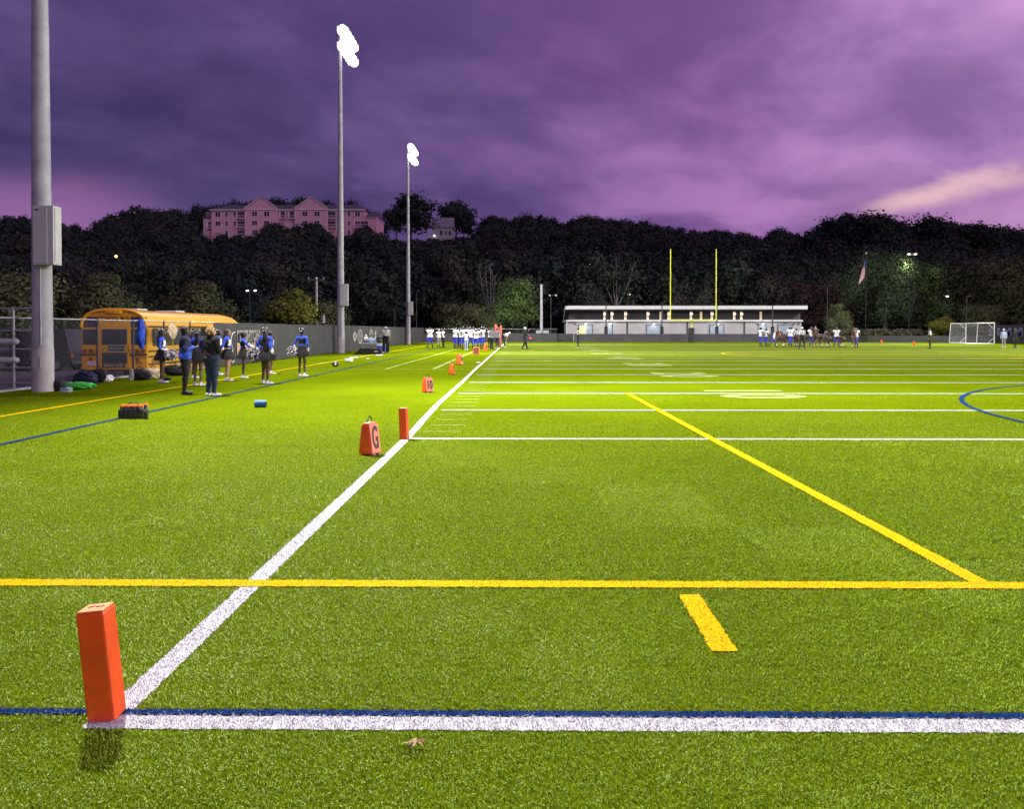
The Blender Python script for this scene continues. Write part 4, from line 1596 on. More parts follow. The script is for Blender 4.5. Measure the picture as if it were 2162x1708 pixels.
def low_fence(name, label, segs, H, m, post_gap=3.0, link_top=None):
    t = thing(name, label, 'fence', (segs[0][0], segs[0][1], 0))
    o = Vector((segs[0][0], segs[0][1], 0))
    for (a, b) in zip(segs[:-1], segs[1:]):
        a = Vector((a[0], a[1], 0)) - o
        b = Vector((b[0], b[1], 0)) - o
        d = b - a
        n = max(1, round(d.length / post_gap))
        nr = Vector((-d.y, d.x, 0)).normalized() * 0.02
        for i in range(n):
            p, q = a + d * (i / n), a + d * ((i + 1) / n)
            MB().rod(p + Vector((0, 0, -0.1)), p + Vector((0, 0, (link_top or H) + 0.04)), 0.03, n=6).build('post', M['dark_metal'], t)
            mb = MB()
            e = (q - p).normalized() * 0.01
            mb.prism([p + e - nr + Vector((0, 0, 0.02)), q - e - nr + Vector((0, 0, 0.02)), q - e - nr + Vector((0, 0, H)), p + e - nr + Vector((0, 0, H))], nr * 0.4)
            mb.build('windscreen_panel', m, t)
            MB().rod(p + Vector((0, 0, (link_top or H) + 0.02)), q + Vector((0, 0, (link_top or H) + 0.02)), 0.02, n=5).build('top_rail', M['steel'] if link_top else M['dark_metal'], t)
            if link_top:
                mb = MB()
                chainlink(mb, p, q, H, link_top, 0.12, 0.004)
                mb.build('chain_link', M['wire'], t, kind='stuff')
    return t


low_fence('corner_fence', 'grey fence with chain-link top behind the huddle of players', [(-13.1, 116.2), (4.9, 116.2)], 1.18, M['windscreen2'], 3.0, 1.75)
low_fence('far_fence', 'low grey windscreen fence across the far end of the field behind the goalpost', [(7.2, 116.4), (41.5, 116.4)], 1.06, M['windscreen2'])
low_fence('right_fence', 'low dark fence running behind the right pylons and the soccer goal', [(41.5, 116.4), (45, 112), (58.5, 108), (66, 96)], 0.86, M['windscreen'])
MB().box(5.0, 7.1, 117.1, 117.14, 0.02, 1.12).build('gate_panel', M['windscreen'], None)
tag(COL.objects['gate_panel'], 'dark gate panel in the far fence beside the utility boxes', 'gate')


# ------------------------------------------------------------------ floodlight poles
def flood_pole(x, y, label, box_side=1, side=1):
    t = thing('light_pole', label, 'light pole', (x, y, 0), 0, 'tall floodlight poles')
    Hh = 22.6
    MB().rod((0, 0, -0.4), (0, 0, 1.12), 0.272, 0.272, n=24).build('concrete_base', M['concrete'], t, True)
    mb = MB()
    mb.rod((0, 0, 1.10), (0, 0, 1.52), 0.262, 0.258, n=24)
    mb.rod((0, 0, 1.52), (0, 0, 9.5), 0.252, 0.207, n=24)
    mb.rod((0, 0, 9.5), (0, 0, Hh), 0.200, 0.115, n=24)
    mb.build('pole', M['galvanised'], t, True)
    MB().rod((0.10, -0.262, 1.2), (0.10, -0.262, 3.34), 0.022, n=8).build('conduit', M['galvanised'], t, True)
    for zb_ in (1.13, 5.2, 9.5):
        MB().rod((0, 0, zb_), (0, 0, zb_ + 0.035), 0.268 - 0.0058 * zb_, n=24).build('joint_ring', M['galvanised'], t, True)
    hb = MB().box(-0.10, 0.10, -0.279, -0.262, 0.62, 0.92, bev=0.006).build('hand_hole_cover', M['concrete'], t)
    bx = MB()
    bx.box(0.02, 0.56, -0.46, -0.06, 3.3, 4.82, bev=0.012).build('cabinet', M['cabinet'], t)
    c = [o for o in COL.objects if o.parent == t and o.name.startswith('cabinet')][0]
    MB().box(0.04, 0.40, -0.474, -0.461, 3.34, 4.78, bev=0.005).build('cabinet_door', M['cabinet'], c)
    MB().box(0.57, 0.575, -0.40, -0.12, 3.34, 4.76).build('side_panel', M['cabinet'], c)
    MB().box(0.10, 0.17, -0.478, -0.475, 4.68, 4.73).build('label_plate', M['black_print'], c)
    for zz_ in (3.6, 4.5):
        MB().box(-0.22, 0.06, -0.12, 0.14, zz_, zz_ + 0.06).build('bracket', M['steel'], c)
    for z, n, off in ((21.1, 5, 0.25), (22.15, 5, 0.1)):
        MB().rod((side * 0.15, -1.8, z), (side * 0.15, 1.8, z), 0.06, n=8).build('crossarm', M['steel'], t)
        for k in range(n):
            yy = -1.5 + 3.0 * k / (n - 1)
            aim = Vector((side * 1.0, -0.55 + 0.22 * k + off * 0.3, -0.62)).normalized()
            c0 = Vector((side * 0.25, yy, z - 0.05))
            hd = MB().cap(c0, c0 + aim * 0.45, 0.13, 0.40, n=16, flat=True).build('floodlight', M['dark_metal'], t, True)
            MB().cap(c0 + aim * 0.40, c0 + aim * 0.50, 0.40, 0.33, n=20).build('lens', M['flood_lens'], hd, True)
    return t


def spot(loc, target, watts, cone=105, blend=0.6, col=(1.0, 0.985, 0.90), r=0.7):
    ld = bpy.data.lights.new('floodlight_beam', 'SPOT')
    ld.energy = watts
    ld.spot_size = R(cone)
    ld.spot_blend = blend
    ld.color = col
    ld.shadow_soft_size = r
    o = bpy.data.objects.new('floodlight_beam', ld)
    COL.objects.link(o)
    o.location = loc
    o.rotation_euler = (Vector(target) - Vector(loc)).to_track_quat('-Z', 'Y').to_euler()
    return o


flood_pole(-12.57, 22.45, 'nearest thick floodlight pole with grey cabinet at the left edge, its lamps above the frame')
flood_pole(-12.6, 60.0, 'second floodlight pole with glowing lamps, right of the cheerleaders')
flood_pole(-12.74, 97.0, 'third and farthest floodlight pole with small glowing lamps, left of the huddle')
PW = 62000
for (x, y) in ((-12.57, 22.45), (-12.6, 60.0), (-12.74, 97.0)):
    if y < 30:
        spot((x + 1.2, y - 0.8, 21.6), (5, 14.0, 0), PW * 1.62, 80, 0.9)
    else:
        spot((x + 1.2, y - 0.8, 21.6), (7, y - 16, 0), PW, 98, 0.5)
    spot((x + 1.2, y + 0.8, 21.6), (7, y + (17 if y < 30 else 14), 0), PW * (0.72 if y < 30 else 0.95), 96, 0.55)
for (x, y) in ((63, 22.4), (63, 60.0), (63, 97.0)):
    flood_pole(x, y, 'floodlight pole on the far sideline, %s from the camera' % {22.4: 'nearest', 60.0: 'middle one', 97.0: 'farthest'}[y], side=-1)
    spot((x - 1.2, y - 0.8, 21.6), (30, y - 12, 0), PW, 100, 0.6)
    spot((x - 1.2, y + 0.8, 21.6), (26, y + 14, 0), PW * 1.2, 100, 0.6)


# ------------------------------------------------------------------ small lamp posts, utility poles, net posts
def lamp_post(px, py_top, Y, label, lit=True, heads=1, g=None, pole=True, r=0.06, strong=1.0, warm=False):
    p = at(px, py_top, Y)
    g = (hill(p.x, Y) if Y > 147 else -0.1) if g is None else g
    t = thing('lamp_post', label, 'lamp post', (p.x, Y, g))
    h = p.z - g
    MB().rod((0, 0, -0.2), (0, 0, h), r, r * 0.7, n=8).build('pole', M['dark_metal'], t)
    for k in range(heads):
        dx = (k - (heads - 1) / 2) * 0.9
        a = MB().cap((dx * 0.2, 0, h), (dx + 0.25, -0.25, h + 0.12), 0.05, 0.16, n=8).build('lamp_head', M['dark_metal'], t)
        if lit:
            MB().ball((dx + 0.27, -0.28, h + 0.03), 0.145 * strong, 1.3, 1, 0.7).build('bulb', M['lamp_on'], a, True)
    return t


lamp_post(1244, 558, 175, 'lamp post with one white light high on the slope left of the bare tree')
lamp_post(1324, 622, 150, 'lamp post with a bright white light above the field house roof', strong=1.4)
lamp_post(1637, 623, 150, 'lamp post with a small white light above the right part of the field house roof')
lamp_post(527, 614, 100, 'lamp post with paired white lights behind the front of the school bus', heads=2)
lamp_post(879, 616, 118, 'thin unlit lamp post just right of the third floodlight pole', lit=False)
lamp_post(833, 650, 118, 'short unlit lamp post left of the third floodlight pole', lit=False)
lamp_post(1163, 624, 122, 'lamp post with two small white lamps beside the utility pole', heads=2, strong=0.6)
lamp_post(1747, 604, 124, 'unlit thin lamp post right of the field house', lit=False)
lamp_post(1994, 626, 126, 'lamp post with a warm white light left of the soccer goal', strong=1.2)
lamp_post(2041, 627, 112, 'dark unlit lamp post standing behind the soccer goal', lit=False, r=0.09)
lamp_post(2052, 655, 124, 'short lamp post with small lamp behind the soccer goal crossbar', lit=True, strong=0.4)
tl = lamp_post(1920, 537, 122, 'tall lamp post with two bright white heads lighting up the leaves beside the huge tree', heads=2, strong=1.25)
p = at(1930, 553, 121)
ld = bpy.data.lights.new('tree_lamp_light', 'POINT')
ld.energy = 520
ld.color = (1.0, 0.98, 0.62)
ld.shadow_soft_size = 0.2
lo = bpy.data.objects.new('tree_lamp_light', ld)
COL.objects.link(lo)
lo.location = (p.x + 0.3, 123.4, p.z + 0.1)


def utility_pole(px, py_top, Y, label, arms=1, boxes=0, r=0.13, base=None, transformer=False):
    p = at(px, py_top, Y)
    g = -0.7 if p.x < -13.5 else -0.05
    t = thing('utility_pole', label, 'utility pole', (p.x, Y, g))
    h = p.z - g
    MB().rod((0, 0, -0.2), (0, 0, h), r, r * 0.75, n=10).build('pole', M['pale_bark'] if not boxes else M['galvanised'], t, True)
    for k in range(arms):
        MB().box(-0.9, 0.9, -0.2, -0.1, h - 0.35 - k, h - 0.22 - k).build('crossarm', M['bark'], t)
        for x in (-0.8, 0, 0.8):
            MB().rod((x, -0.15, h - 0.22 - k), (x, -0.15, h - 0.02 - k), 0.04, n=6).build('insulator', M['trim_white'], t)
    if transformer:
        for x in (-0.75, 0.0, 0.75):
            MB().rod((x, -0.3, h - 4.9), (x, -0.3, h - 4.1), 0.24, n=10).build('transformer', M['galvanised'], t, True)
    for k in range(boxes):
        MB().box(-0.25 + k * 0.95 - 0.5, 0.55 + k * 0.95 - 0.5, -0.75, -0.3, 0.7, 1.6, bev=0.02).build('meter_box', M['cabinet'], t)
    return t


utility_pole(668, 585, 92, 'wooden utility pole with crossarm and grey transformers left of the second floodlight pole', 1, 0, 0.16, transformer=True)
utility_pole(1143, 600, 117.5, 'grey utility pole with two meter boxes at its foot by the far fence gate', 0, 2, 0.22)
utility_pole(435, 462, 262, 'thin white utility pole on the hill at the left of the apartment building', 0, 0, 0.2)

net_post = None
for i, px_ in enumerate((1279.5, 1397.5, 1513.5, 1631)):
    Y = 118.0
    X = at(px_, 700, Y).x
    lab = 'dark net post in front of the field house, %s of four from the left' % ('first second third fourth'.split()[i])
    if net_post is None:
        net_post = thing('net_post', lab, 'post', (X, Y, -0.03), 0, 'dark net posts before the field house')
        top = z_at(1400, 646, Y)
        MB().rod((0, 0, 0), (0, 0, top), 0.10, 0.08, n=8).build('pole', M['dark_metal'], net_post)
        MB().rod((0, 0, 0), (0, 0, 2.15), 0.24, 0.24, n=10).build('pad', M['black_plastic'], net_post)
        MB().cap((0, 0, top), (0, 0, top + 0.05), 0.10, 0.10, n=8).build('cap', M['dark_metal'], net_post)
    else:
        dup(net_post, (X, Y, -0.03), None, lab)


# ------------------------------------------------------------------ goalpost, soccer goal, flag, sign
def goalpost():
    Y = 112.9
    c = at(1463.5, 697, Y).x
    t = thing('goalpost', 'yellow football goalpost with two tall uprights and a padded base at the far end', 'goalpost', (c, Y, 0))
    half = (1511.3 - 1416.2) / 1800 * Y / 2
    zc = z_at(1463, 675.5, Y)
    zt = z_at(1463, 526, Y)
    MB().rod((-half, 0, zc), (half, 0, zc), 0.07, n=12).build('crossbar', M['post_yellow'], t, True)
    for s_ in (-1, 1):
        MB().rod((s_ * half, 0, zc - 0.06), (s_ * half, 0, zt), 0.056, n=10).build('upright', M['post_yellow'], t, True)
    mb = MB()
    pts = [(0, 1.2, 1.2), (0, 1.2, 1.75), (0, 1.05, 2.35), (0, 0.7, 2.75), (0, 0.25, 2.98), (0, 0, zc)]
    for a, b in zip(pts[:-1], pts[1:]):
        mb.cap(a, b, 0.09, 0.09, n=10)
    mb.build('gooseneck', M['post_yellow'], t, True)
    MB().box(-0.36, 0.36, 0.85, 1.5, 0.0, 1.9, bev=0.08).build('base_pad', M['black_plastic'], t)
    MB().rod((0, 1.2, 0.0), (0, 1.2, 1.95), 0.09, n=8).build('base_post', M['dark_metal'], t)


goalpost()


def soccer_goal():
    A = Vector((54.4, 99.4, 0))
    B = Vector((54.75, 106.4, 0))
    o = A
    t = thing('soccer_goal', 'white portable soccer goal with net standing at the right edge of the field', 'goal', A)
    b = B - A
    dpt = Vector((-1.9, 0.25, 0))
    H = 2.42
    for p in (Vector(), b):
        MB().rod(p, p + Vector((0, 0, H)), 0.06, n=8).build('post', M['goal_white'], t, True)
        q = p + dpt
        MB().rod(p + Vector((0, 0, 0.05)), q + Vector((0, 0, 0.05)), 0.05, n=8).build('base_bar', M['goal_white'], t, True)
        MB().rod(q + Vector((0, 0, 0.05)), p + dpt * 0.92 + Vector((0, 0, H)), 0.035, n=8).build('rear_stay', M['goal_white'], t, True)
        MB().rod(p + Vector((0, 0, H)), p + dpt * 0.92 + Vector((0, 0, H)), 0.035, n=8).build('top_stay', M['goal_white'], t, True)
        MB().rod(p + Vector((0, 0, 0.75)), p + dpt * 0.38 + Vector((0, 0, 0.06)), 0.03, n=6).build('brace', M['goal_white'], t, True)
        MB().rod(p + Vector((0, 0, H - 0.75)), p + dpt * 0.38 + Vector((0, 0, H - 0.04)), 0.03, n=6).build('brace', M['goal_white'], t, True)
    MB().rod(Vector((0, 0, H)), b + Vector((0, 0, H)), 0.06, n=8).build('crossbar', M['goal_white'], t, True)
    MB().rod(dpt + Vector((0, 0, 0.05)), b + dpt + Vector((0, 0, 0.05)), 0.05, n=8).build('ground_bar', M['goal_white'], t, True)
    MB().rod(dpt * 1.6 + Vector((0, 0, 0.06)), dpt + Vector((0, 0, 0.06)), 0.07, n=8).build('wheel_bar', M['goal_white'], t, True)
    mb = MB()

    def line(p, q, r=0.012):
        mb.rod(p, q, r, n=3)
    n = 16
    for k in range(n + 1):       # side and back nets
        z_ = H * k / n
        f = 1.0 - 0.08 * z_ / H
        for e in (Vector(), b):
            line(e + Vector((0, 0, z_)), e + dpt * f + Vector((0, 0, z_)))
        line(dpt * f + Vector((0, 0, z_)), b + dpt * f + Vector((0, 0, z_)), 0.007)
    for k in range(1, 46):
        u = k / 46
        line(b * u + dpt + Vector((0, 0, 0.05)), b * u + dpt * 0.92 + Vector((0, 0, H)), 0.007)
    for k in range(1, 9):
        for e in (Vector(), b):
            u = k / 9
            line(e + dpt * u + Vector((0, 0, 0.05)), e + dpt * u * 0.92 + Vector((0, 0, H)))
    # sagging roof of the net
    for k in range(22):
        u0, u1 = k / 22, (k + 1) / 22
        for w in (0.1, 0.4, 0.7, 1.0):
            s0, s1 = 0.55 * math.sin(math.pi * u0) * w, 0.55 * math.sin(math.pi * u1) * w
            line(b * u0 + dpt * 0.92 * w + Vector((0, 0, H - s0)), b * u1 + dpt * 0.92 * w + Vector((0, 0, H - s1)), 0.016)
    mb.build('net', M['net'], t, kind='stuff')


soccer_goal()


def flagpole():
    Y = 125.0
    p = at(1828.5, 536, Y)
    t = thing('flagpole', 'thin flagpole left of the huge spreading tree', 'flagpole', (p.x, Y, -0.03))
    MB().rod((0, 0, 0), (0, 0, p.z), 0.05, 0.03, n=8).build('pole', M['dark_metal'], t)
    MB().ball((0, 0, p.z + 0.14), 0.17).build('finial', M['chrome'], t, True)
    f = thing('flag', 'limp red and white striped flag with a dark blue corner hanging from the flagpole', 'flag', (p.x - 0.07, Y - 0.05, p.z - 0.9))
    # draped cloth: stripes run down the folds
    cols = ['flag_red', 'flag_white'] * 6 + ['flag_red']
    for k in range(13):
        mb = MB()
        x0 = -0.02 - k * 0.062
        x1 = x0 - 0.062
        vs, fs = [], []
        n = 10
        for i in range(n + 1):
            v = i / n
            zt_ = -0.15 - 0.12 * k * 0.5 - v * (2.35 + 0.03 * k)
            sh = -0.30 * v
            vs.append((x0 * (0.5 + 0.6 * v) + sh * 0.5, 0.07 * math.sin(5 * v + k * 1.4), zt_))
            vs.append((x1 * (0.5 + 0.6 * v) + sh * 0.5, 0.07 * math.sin(5 * v + (k + 1) * 1.4), zt_ - 0.06))
        for i in range(n):
            fs.append((2 * i, 2 * i + 1, 2 * i + 3, 2 * i + 2))
        mb.add(vs, fs)
        mb.build('stripe', M[cols[k]], f, True)
    mb = MB()
    mb.add([(-0.0, -0.10, 0.0), (-0.30, -0.12, -0.25), (-0.34, -0.13, -1.0), (-0.02, -0.10, -0.95)], [(0, 1, 2, 3)])
    mb.build('blue_corner', M['flag_blue'], f)


flagpole()


def blue_sign():
    Y = 108.5
    x0 = at(2087, 700, Y).x
    t = thing('sign_wall', 'dark wall sign with big blue letters outlined in white right of the soccer goal', 'sign', (x0, Y, 0))
    z0, z1 = z_at(2120, 714.5, Y), z_at(2120, 691, Y)
    MB().box(-0.2, 9, 0.1, 0.3, 0.0, z1 + 0.3).build('board', M['windscreen'], t)
    x = 0.0
    H = z_at(2120, 694.5, Y) - z_at(2120, 712.5, Y)
    zc = (z_at(2120, 694.5, Y) + z_at(2120, 712.5, Y)) / 2
    for ch, w in (('S', 0.95), ('I', 0.5), ('M', 1.3), ('M', 1.3)):
        for m, bold, off, nm in (('print_white', 0.075, 0.07, 'letter_outline'), ('sign_blue', 0.02, 0.045, 'letter')):
            me = text_mesh(ch, H * 1.38, M[m], 0.012, bold=bold, xs=0.95)
            o = link(nm, me, t, (x + w / 2, off, zc))
        x += w + 0.12


blue_sign()


# ------------------------------------------------------------------ parked vehicles
def wheel_part(t, x, y, r=0.34, w=0.22):
    wl = MB().rod((x - w / 2, y, r), (x + w / 2, y, r), r, n=20).build('wheel', M['tyre'], t, True)
    MB().rod((x - w / 2 - 0.01, y, r), (x + w / 2 + 0.01, y, r), r * 0.6, n=14).build('rim', M['rim'], wl)


def car(label, loc, rz, m, L=4.7, W=1.85, H=1.75, pickup=False, lit=False):
    t = thing('parked_car' if not pickup else 'pickup_truck', label, 'car' if not pickup else 'truck', loc, rz)
    # profile in the YZ plane, nose at +Y
    hb = 0.95 if H < 1.6 else 1.08
    if pickup:
        cab = [(-0.2, hb), (0.0, H), (1.0, H), (1.55, hb + 0.05)]
    else:
        cab = [(-L / 2 + 0.12, hb + 0.03), (-L / 2 + 0.38, H), (L * 0.12, H), (L * 0.25, hb + 0.05)]
    body = [(-L / 2, 0.35), (-L / 2, hb - 0.05), (-L / 2 + 0.08, hb)] + [(L / 2 - 0.9, hb), (L / 2 - 0.1, hb - 0.15), (L / 2, 0.6), (L / 2 - 0.05, 0.32)]
    MB().prism([(-W / 2, y, z) for y, z in body], (W, 0, 0)).build('body', m, t)
    MB().prism([(-W / 2 + 0.10, y, z - (0.002 if z < hb + 0.1 else 0)) for y, z in cab], (W - 0.2, 0, 0)).build('cabin', m, t)
    c = [(y, z) for y, z in cab]
    ins = [(c[0][0] + 0.12, hb + 0.08), (c[1][0] + 0.06, H - 0.10), (c[2][0] - 0.04, H - 0.10), (c[3][0] - 0.22, hb + 0.08)]
    for sx in (-1, 1):
        xw = sx * (W / 2 - 0.095)
        MB().prism([(xw, y, z) for y, z in ins], (sx * 0.008, 0, 0)).build('side_window', M['glass_dark'], t)
    y0 = c[0][0]
    MB().prism([(-W / 2 + 0.25, c[0][0] - 0.012 + 0.03, hb + 0.1), (W / 2 - 0.25, c[0][0] - 0.012 + 0.03, hb + 0.1),
                (W / 2 - 0.32, c[1][0] - 0.03, H - 0.1), (-W / 2 + 0.32, c[1][0] - 0.03, H - 0.1)], (0, -0.02, 0)).build('rear_window', M['glass_dark'], t)
    for sx in (-1, 1):
        xa = sx * (W / 2 - 0.28)
        MB().box(min(xa, xa + sx * 0.26), max(xa, xa + sx * 0.26), -L / 2 - 0.02, -L / 2 - 0.002, hb - 0.34, hb - 0.10).build('tail_light', M['tail_lit'] if lit else M['tail_red'], t)
    MB().box(-W / 2 + 0.05, W / 2 - 0.05, -L / 2 - 0.10, -L / 2 - 0.002, 0.40, 0.58, bev=0.02).build('bumper', M['chrome'] if lit else M['dark_metal'], t)
    for sx in (-1, 1):
        for yy in (-L / 2 + 0.85, L / 2 - 0.85):
            wheel_part(t, sx * (W / 2 - 0.10), yy)
    if pickup:
        MB().box(-W / 2 + 0.02, W / 2 - 0.02, -L / 2 + 0.1, -0.3, hb + 0.001, hb + 0.06).build('bed_rim', M['chrome'], t)
    return t


LOT = -0.70
p = at(72, 700, 48)
car('large dark vehicle parked behind the thick light pole', (p.x - 0.2, 49, LOT), R(84), M['car_dark'], 5.0, 2.0, 2.35)
p = at(150, 700, 52)
car('dark red vehicle with glowing red tail light parked left of the school bus', (p.x, 53, LOT), R(-62), M['car_maroon'], 4.8, 1.9, 1.65, lit=True)
p = at(140, 700, 74)
car('silver pickup truck parked far behind the fence, left of the school bus', (p.x, 75, LOT), R(-80), M['car_silver'], 5.4, 2.0, 2.2, pickup=True)


def school_bus():
    t = thing('school_bus', 'yellow school bus parked behind the chain-link fence, seen from its rear', 'bus', (-14.93, 31.4, LOT))
    W = 2.44
    z0, z1 = 0.98, 3.06

    # body cross-section
    def section(y, top=0.0, sx=1.0):
        pts = []
        hw = W / 2 * sx
        pts.append((-hw, y, 0.62))
        pts.append((-hw, y, 2.42 - top))
        for k in range(1, 10):
            a = math.pi - math.pi * k / 10
            ex = 0.62
            cx = math.copysign(abs(math.cos(a)) ** ex, math.cos(a))
            pts.append((cx * hw, y, 2.42 - top + (0.66) * math.sin(a) ** 0.9))
        pts.append((hw, y, 2.42 - top))
        pts.append((hw, y, 0.62))
        return pts
    secs = [section(0.0, 0.0, 0.985), section(0.08, 0.0), section(9.2, 0.0), section(10.2, 0.05, 0.985), section(10.9, 0.22, 0.95), section(11.2, 0.5, 0.90)]
    vs, fs = [], []
    n = len(secs[0])
    for s_ in secs:
        vs += s_
    for i in range(len(secs) - 1):
        for k in range(n):
            k2 = (k + 1) % n
            fs.append((i * n + k, i * n + k2, (i + 1) * n + k2, (i + 1) * n + k))
    fs.append(tuple(range(n)))
    fs.append(tuple((len(secs) - 1) * n + k for k in range(n)))
    mb = MB()
    mb.add(vs, fs)
    mb.build('body', M['bus_yellow'], t)
    # rear details: helper from crop pixels to metres
    def rx(u):
        return (u - 870) / 549.0

    def rz_(v):
        return 3.08 - (v - 145) / 549.0

    def rbox(name, u0, u1, v0, v1, m, d=0.02, off=0.0, par=None, bev=0.0):
        return MB().box(rx(u0), rx(u1), -off - d, -off - 0.002, rz_(v1), rz_(v0), bev=bev).build(name, m, par or t)
    # roof cap lip
    mb = MB()

    def P(a):
        cx = math.copysign(abs(math.cos(a)) ** 0.62, math.cos(a))
        return Vector((cx * (W / 2 - 0.02), -0.03, 2.40 + 0.66 * max(0, math.sin(a)) ** 0.9))
    mb.sweep([P(math.pi * k / 44) for k in range(45)], 0.06, 10)
    mb.box(rx(700), rx(1040), -0.10, -0.01, rz_(242), rz_(160), bev=0.03)
    mb.build('roof_cap', M['bus_yellow'], t, True)
    for u in (765, 868, 973):
        MB().ball((rx(u), -0.11, rz_(190)), 0.022).build('marker_lamp', M['black_plastic'], t, True)
    rbox('upper_window', 245, 562, 300, 505, M['bus_window'])
    rbox('upper_window', 1207, 1530, 300, 505, M['bus_window'])
    sg = rbox('sign_panel', 572, 1195, 250, 498, M['bus_yellow'], 0.03)
    me = text_mesh('SCHOOL BUS', 0.215, M['black_print'], 0.003, spacing=1.05, bold=0.004, xs=0.80)
    link('lettering', me, sg, (rx(880), -0.036, rz_(335)))
    rbox('rear_window', 235, 528, 548, 862, M['bus_window'], 0.022, bev=0.009)
    rbox('rear_window', 1212, 1530, 545, 862, M['bus_window'], 0.022, bev=0.009)
    door = rbox('emergency_door', 590, 1180, 515, 1335, M['bus_yellow'], 0.025)
    for (a, b, c, d) in ((625, 1138, 545, 860), (628, 1135, 1018, 1240)):
        MB().box(rx(a), rx(b), -0.040, -0.027, rz_(d), rz_(c), bev=0.006).build('door_window', M['bus_window'], door)
    st = MB().box(rx(742), rx(1088), -0.034, -0.027, rz_(1000), rz_(868)).build('sticker', M['print_faded'], door)
    mb = MB()
    rg = random.Random(4)
    for row in range(2):
        u = 750
        while u < 1075:
            w = rg.uniform(14, 34)
            mb.box(rx(u), rx(u + w), -0.038, -0.035, rz_(880 + row * 62 + 44), rz_(880 + row * 62))
            u += w + rg.choice([7, 7, 14])
    mb.build('faded_lettering', M['dark_metal'], st, kind='stuff')
    kb = MB().box(rx(628), rx(1098), -0.034, -0.027, rz_(1318), rz_(1254)).build('warning_strip', M['black_print'], door)
    me = text_mesh('KEEP BACK 100 FEET', 0.088, M['print_white'], 0.002, bold=0.001, xs=0.88)
    link('lettering', me, kb, (rx(863), -0.038, rz_(1286)))
    MB().rod((rx(1165), -0.05, rz_(985)), (rx(1165), -0.05, rz_(870)), 0.015, n=6).build('handle', M['black_plastic'], door)
    MB().rod((rx(620), -0.05, rz_(990)), (rx(690), -0.05, rz_(920)), 0.012, n=6).build('handle', M['black_plastic'], door)
    me = text_mesh('119', 0.17, M['black_print'], 0.002, xs=0.8)
    link('number', me, t, (rx(1363), -0.006, rz_(1235)))
    for u, r_, m in ((278, 46, 'tail_red'), (400, 48, 'tail_red'), (497, 36, 'black_plastic'), (1237, 38, 'black_plastic'), (1335, 50, 'tail_red'), (1450, 50, 'tail_red')):
        l_ = MB().rod((rx(u), -0.002, rz_(985)), (rx(u), -0.05, rz_(985)), r_ / 549, r_ / 549 * 0.92, n=18).build('tail_light', M[m], t, True)
        if m == 'black_plastic':
            MB().rod((rx(u), -0.04, rz_(985)), (rx(u), -0.056, rz_(985)), r_ / 549 * 0.66, n=16).build('lens', M['bus_yellow'], l_)
    for u in (402, 1345):
        MB().rod((rx(u), -0.002, rz_(1150)), (rx(u), -0.05, rz_(1150)), 40 / 549, 38 / 549, n=16).build('tail_light', M['tail_red'], t, True)
    pl = MB().box(rx(320), rx(488), -0.03, -0.004, rz_(1280), rz_(1195)).build('number_plate', M['print_white'], t)
    for a, b in ((200, 565), (1190, 1540)):
        rbox('rub_rail', a, b, 1045, 1075, M['black_plastic'], 0.05)
    # bumper
    MB().box(-W / 2 - 0.02, W / 2 + 0.02, -0.22, -0.003, 0.50, 0.86, bev=0.03).build('bumper', M['black_plastic'], t)
    bs = MB().box(rx(612), rx(1098), -0.232, -0.222, 0.66, 0.80).build('bumper_sticker', M['print_faded'], t)
    mb = MB()
    u = 625
    while u < 1080:
        mb.box(rx(u), rx(u + 16), -0.237, -0.233, 0.685, 0.775)
        u += 26
    mb.build('faded_lettering', M['dark_metal'], bs, kind='stuff')
    MB().box(-W / 2 + 0.1, W / 2 - 0.1, -0.05, 10.8, 0.42, 0.619).build('underframe', M['dark_metal'], t)
    # side windows (+X side faces the field)
    y = 0.45
    k = 0
    while y < 9.3:
        f = MB().box(W / 2 + 0.002, W / 2 + 0.03, y, y + 0.80, 1.72, 2.38, bev=0.01).build('side_window', M['dark_metal'], t)
        MB().box(W / 2 + 0.031, W / 2 + 0.036, y + 0.05, y + 0.75, 1.78, 2.04).build('pane', M['bus_window'], f)
        MB().box(W / 2 + 0.031, W / 2 + 0.036, y + 0.05, y + 0.75, 2.08, 2.33).build('pane', M['bus_window'], f)
        y += 0.95
        k += 1
    for z_ in (1.50, 1.30, 1.02):
        MB().box(W / 2 + 0.002, W / 2 + 0.035, 0.1, 10.5, z_, z_ + 0.06).build('rub_rail', M['black_plastic'], t)
    for j in range(4):
        MB().box(W / 2 + 0.002, W / 2 + 0.03, 0.35, 1.5, 1.10 + j * 0.045, 1.125 + j * 0.045).build('vent', M['tail_red'], t)
    MB().box(W / 2 + 0.01, W / 2 + 0.06, 0.05, 10.6, 2.415, 2.45).build('drip_rail', M['black_plastic'], t)
    for sx in (-1, 1):
        for yy in (2.6, 9.0):
            wheel_part(t, sx * (W / 2 - 0.16), yy, 0.48, 0.28)
    for yy in (0.9, 4.6):
        MB().box(-0.45, 0.45, yy, yy + 0.9, 3.07, 3.13, bev=0.02).build('roof_hatch', M['trim_white'], t)
    MB().box(-1.0, 1.0, 11.1, 12.3, 0.6, 1.45, bev=0.12).build('hood', M['bus_yellow'], t)


school_bus()


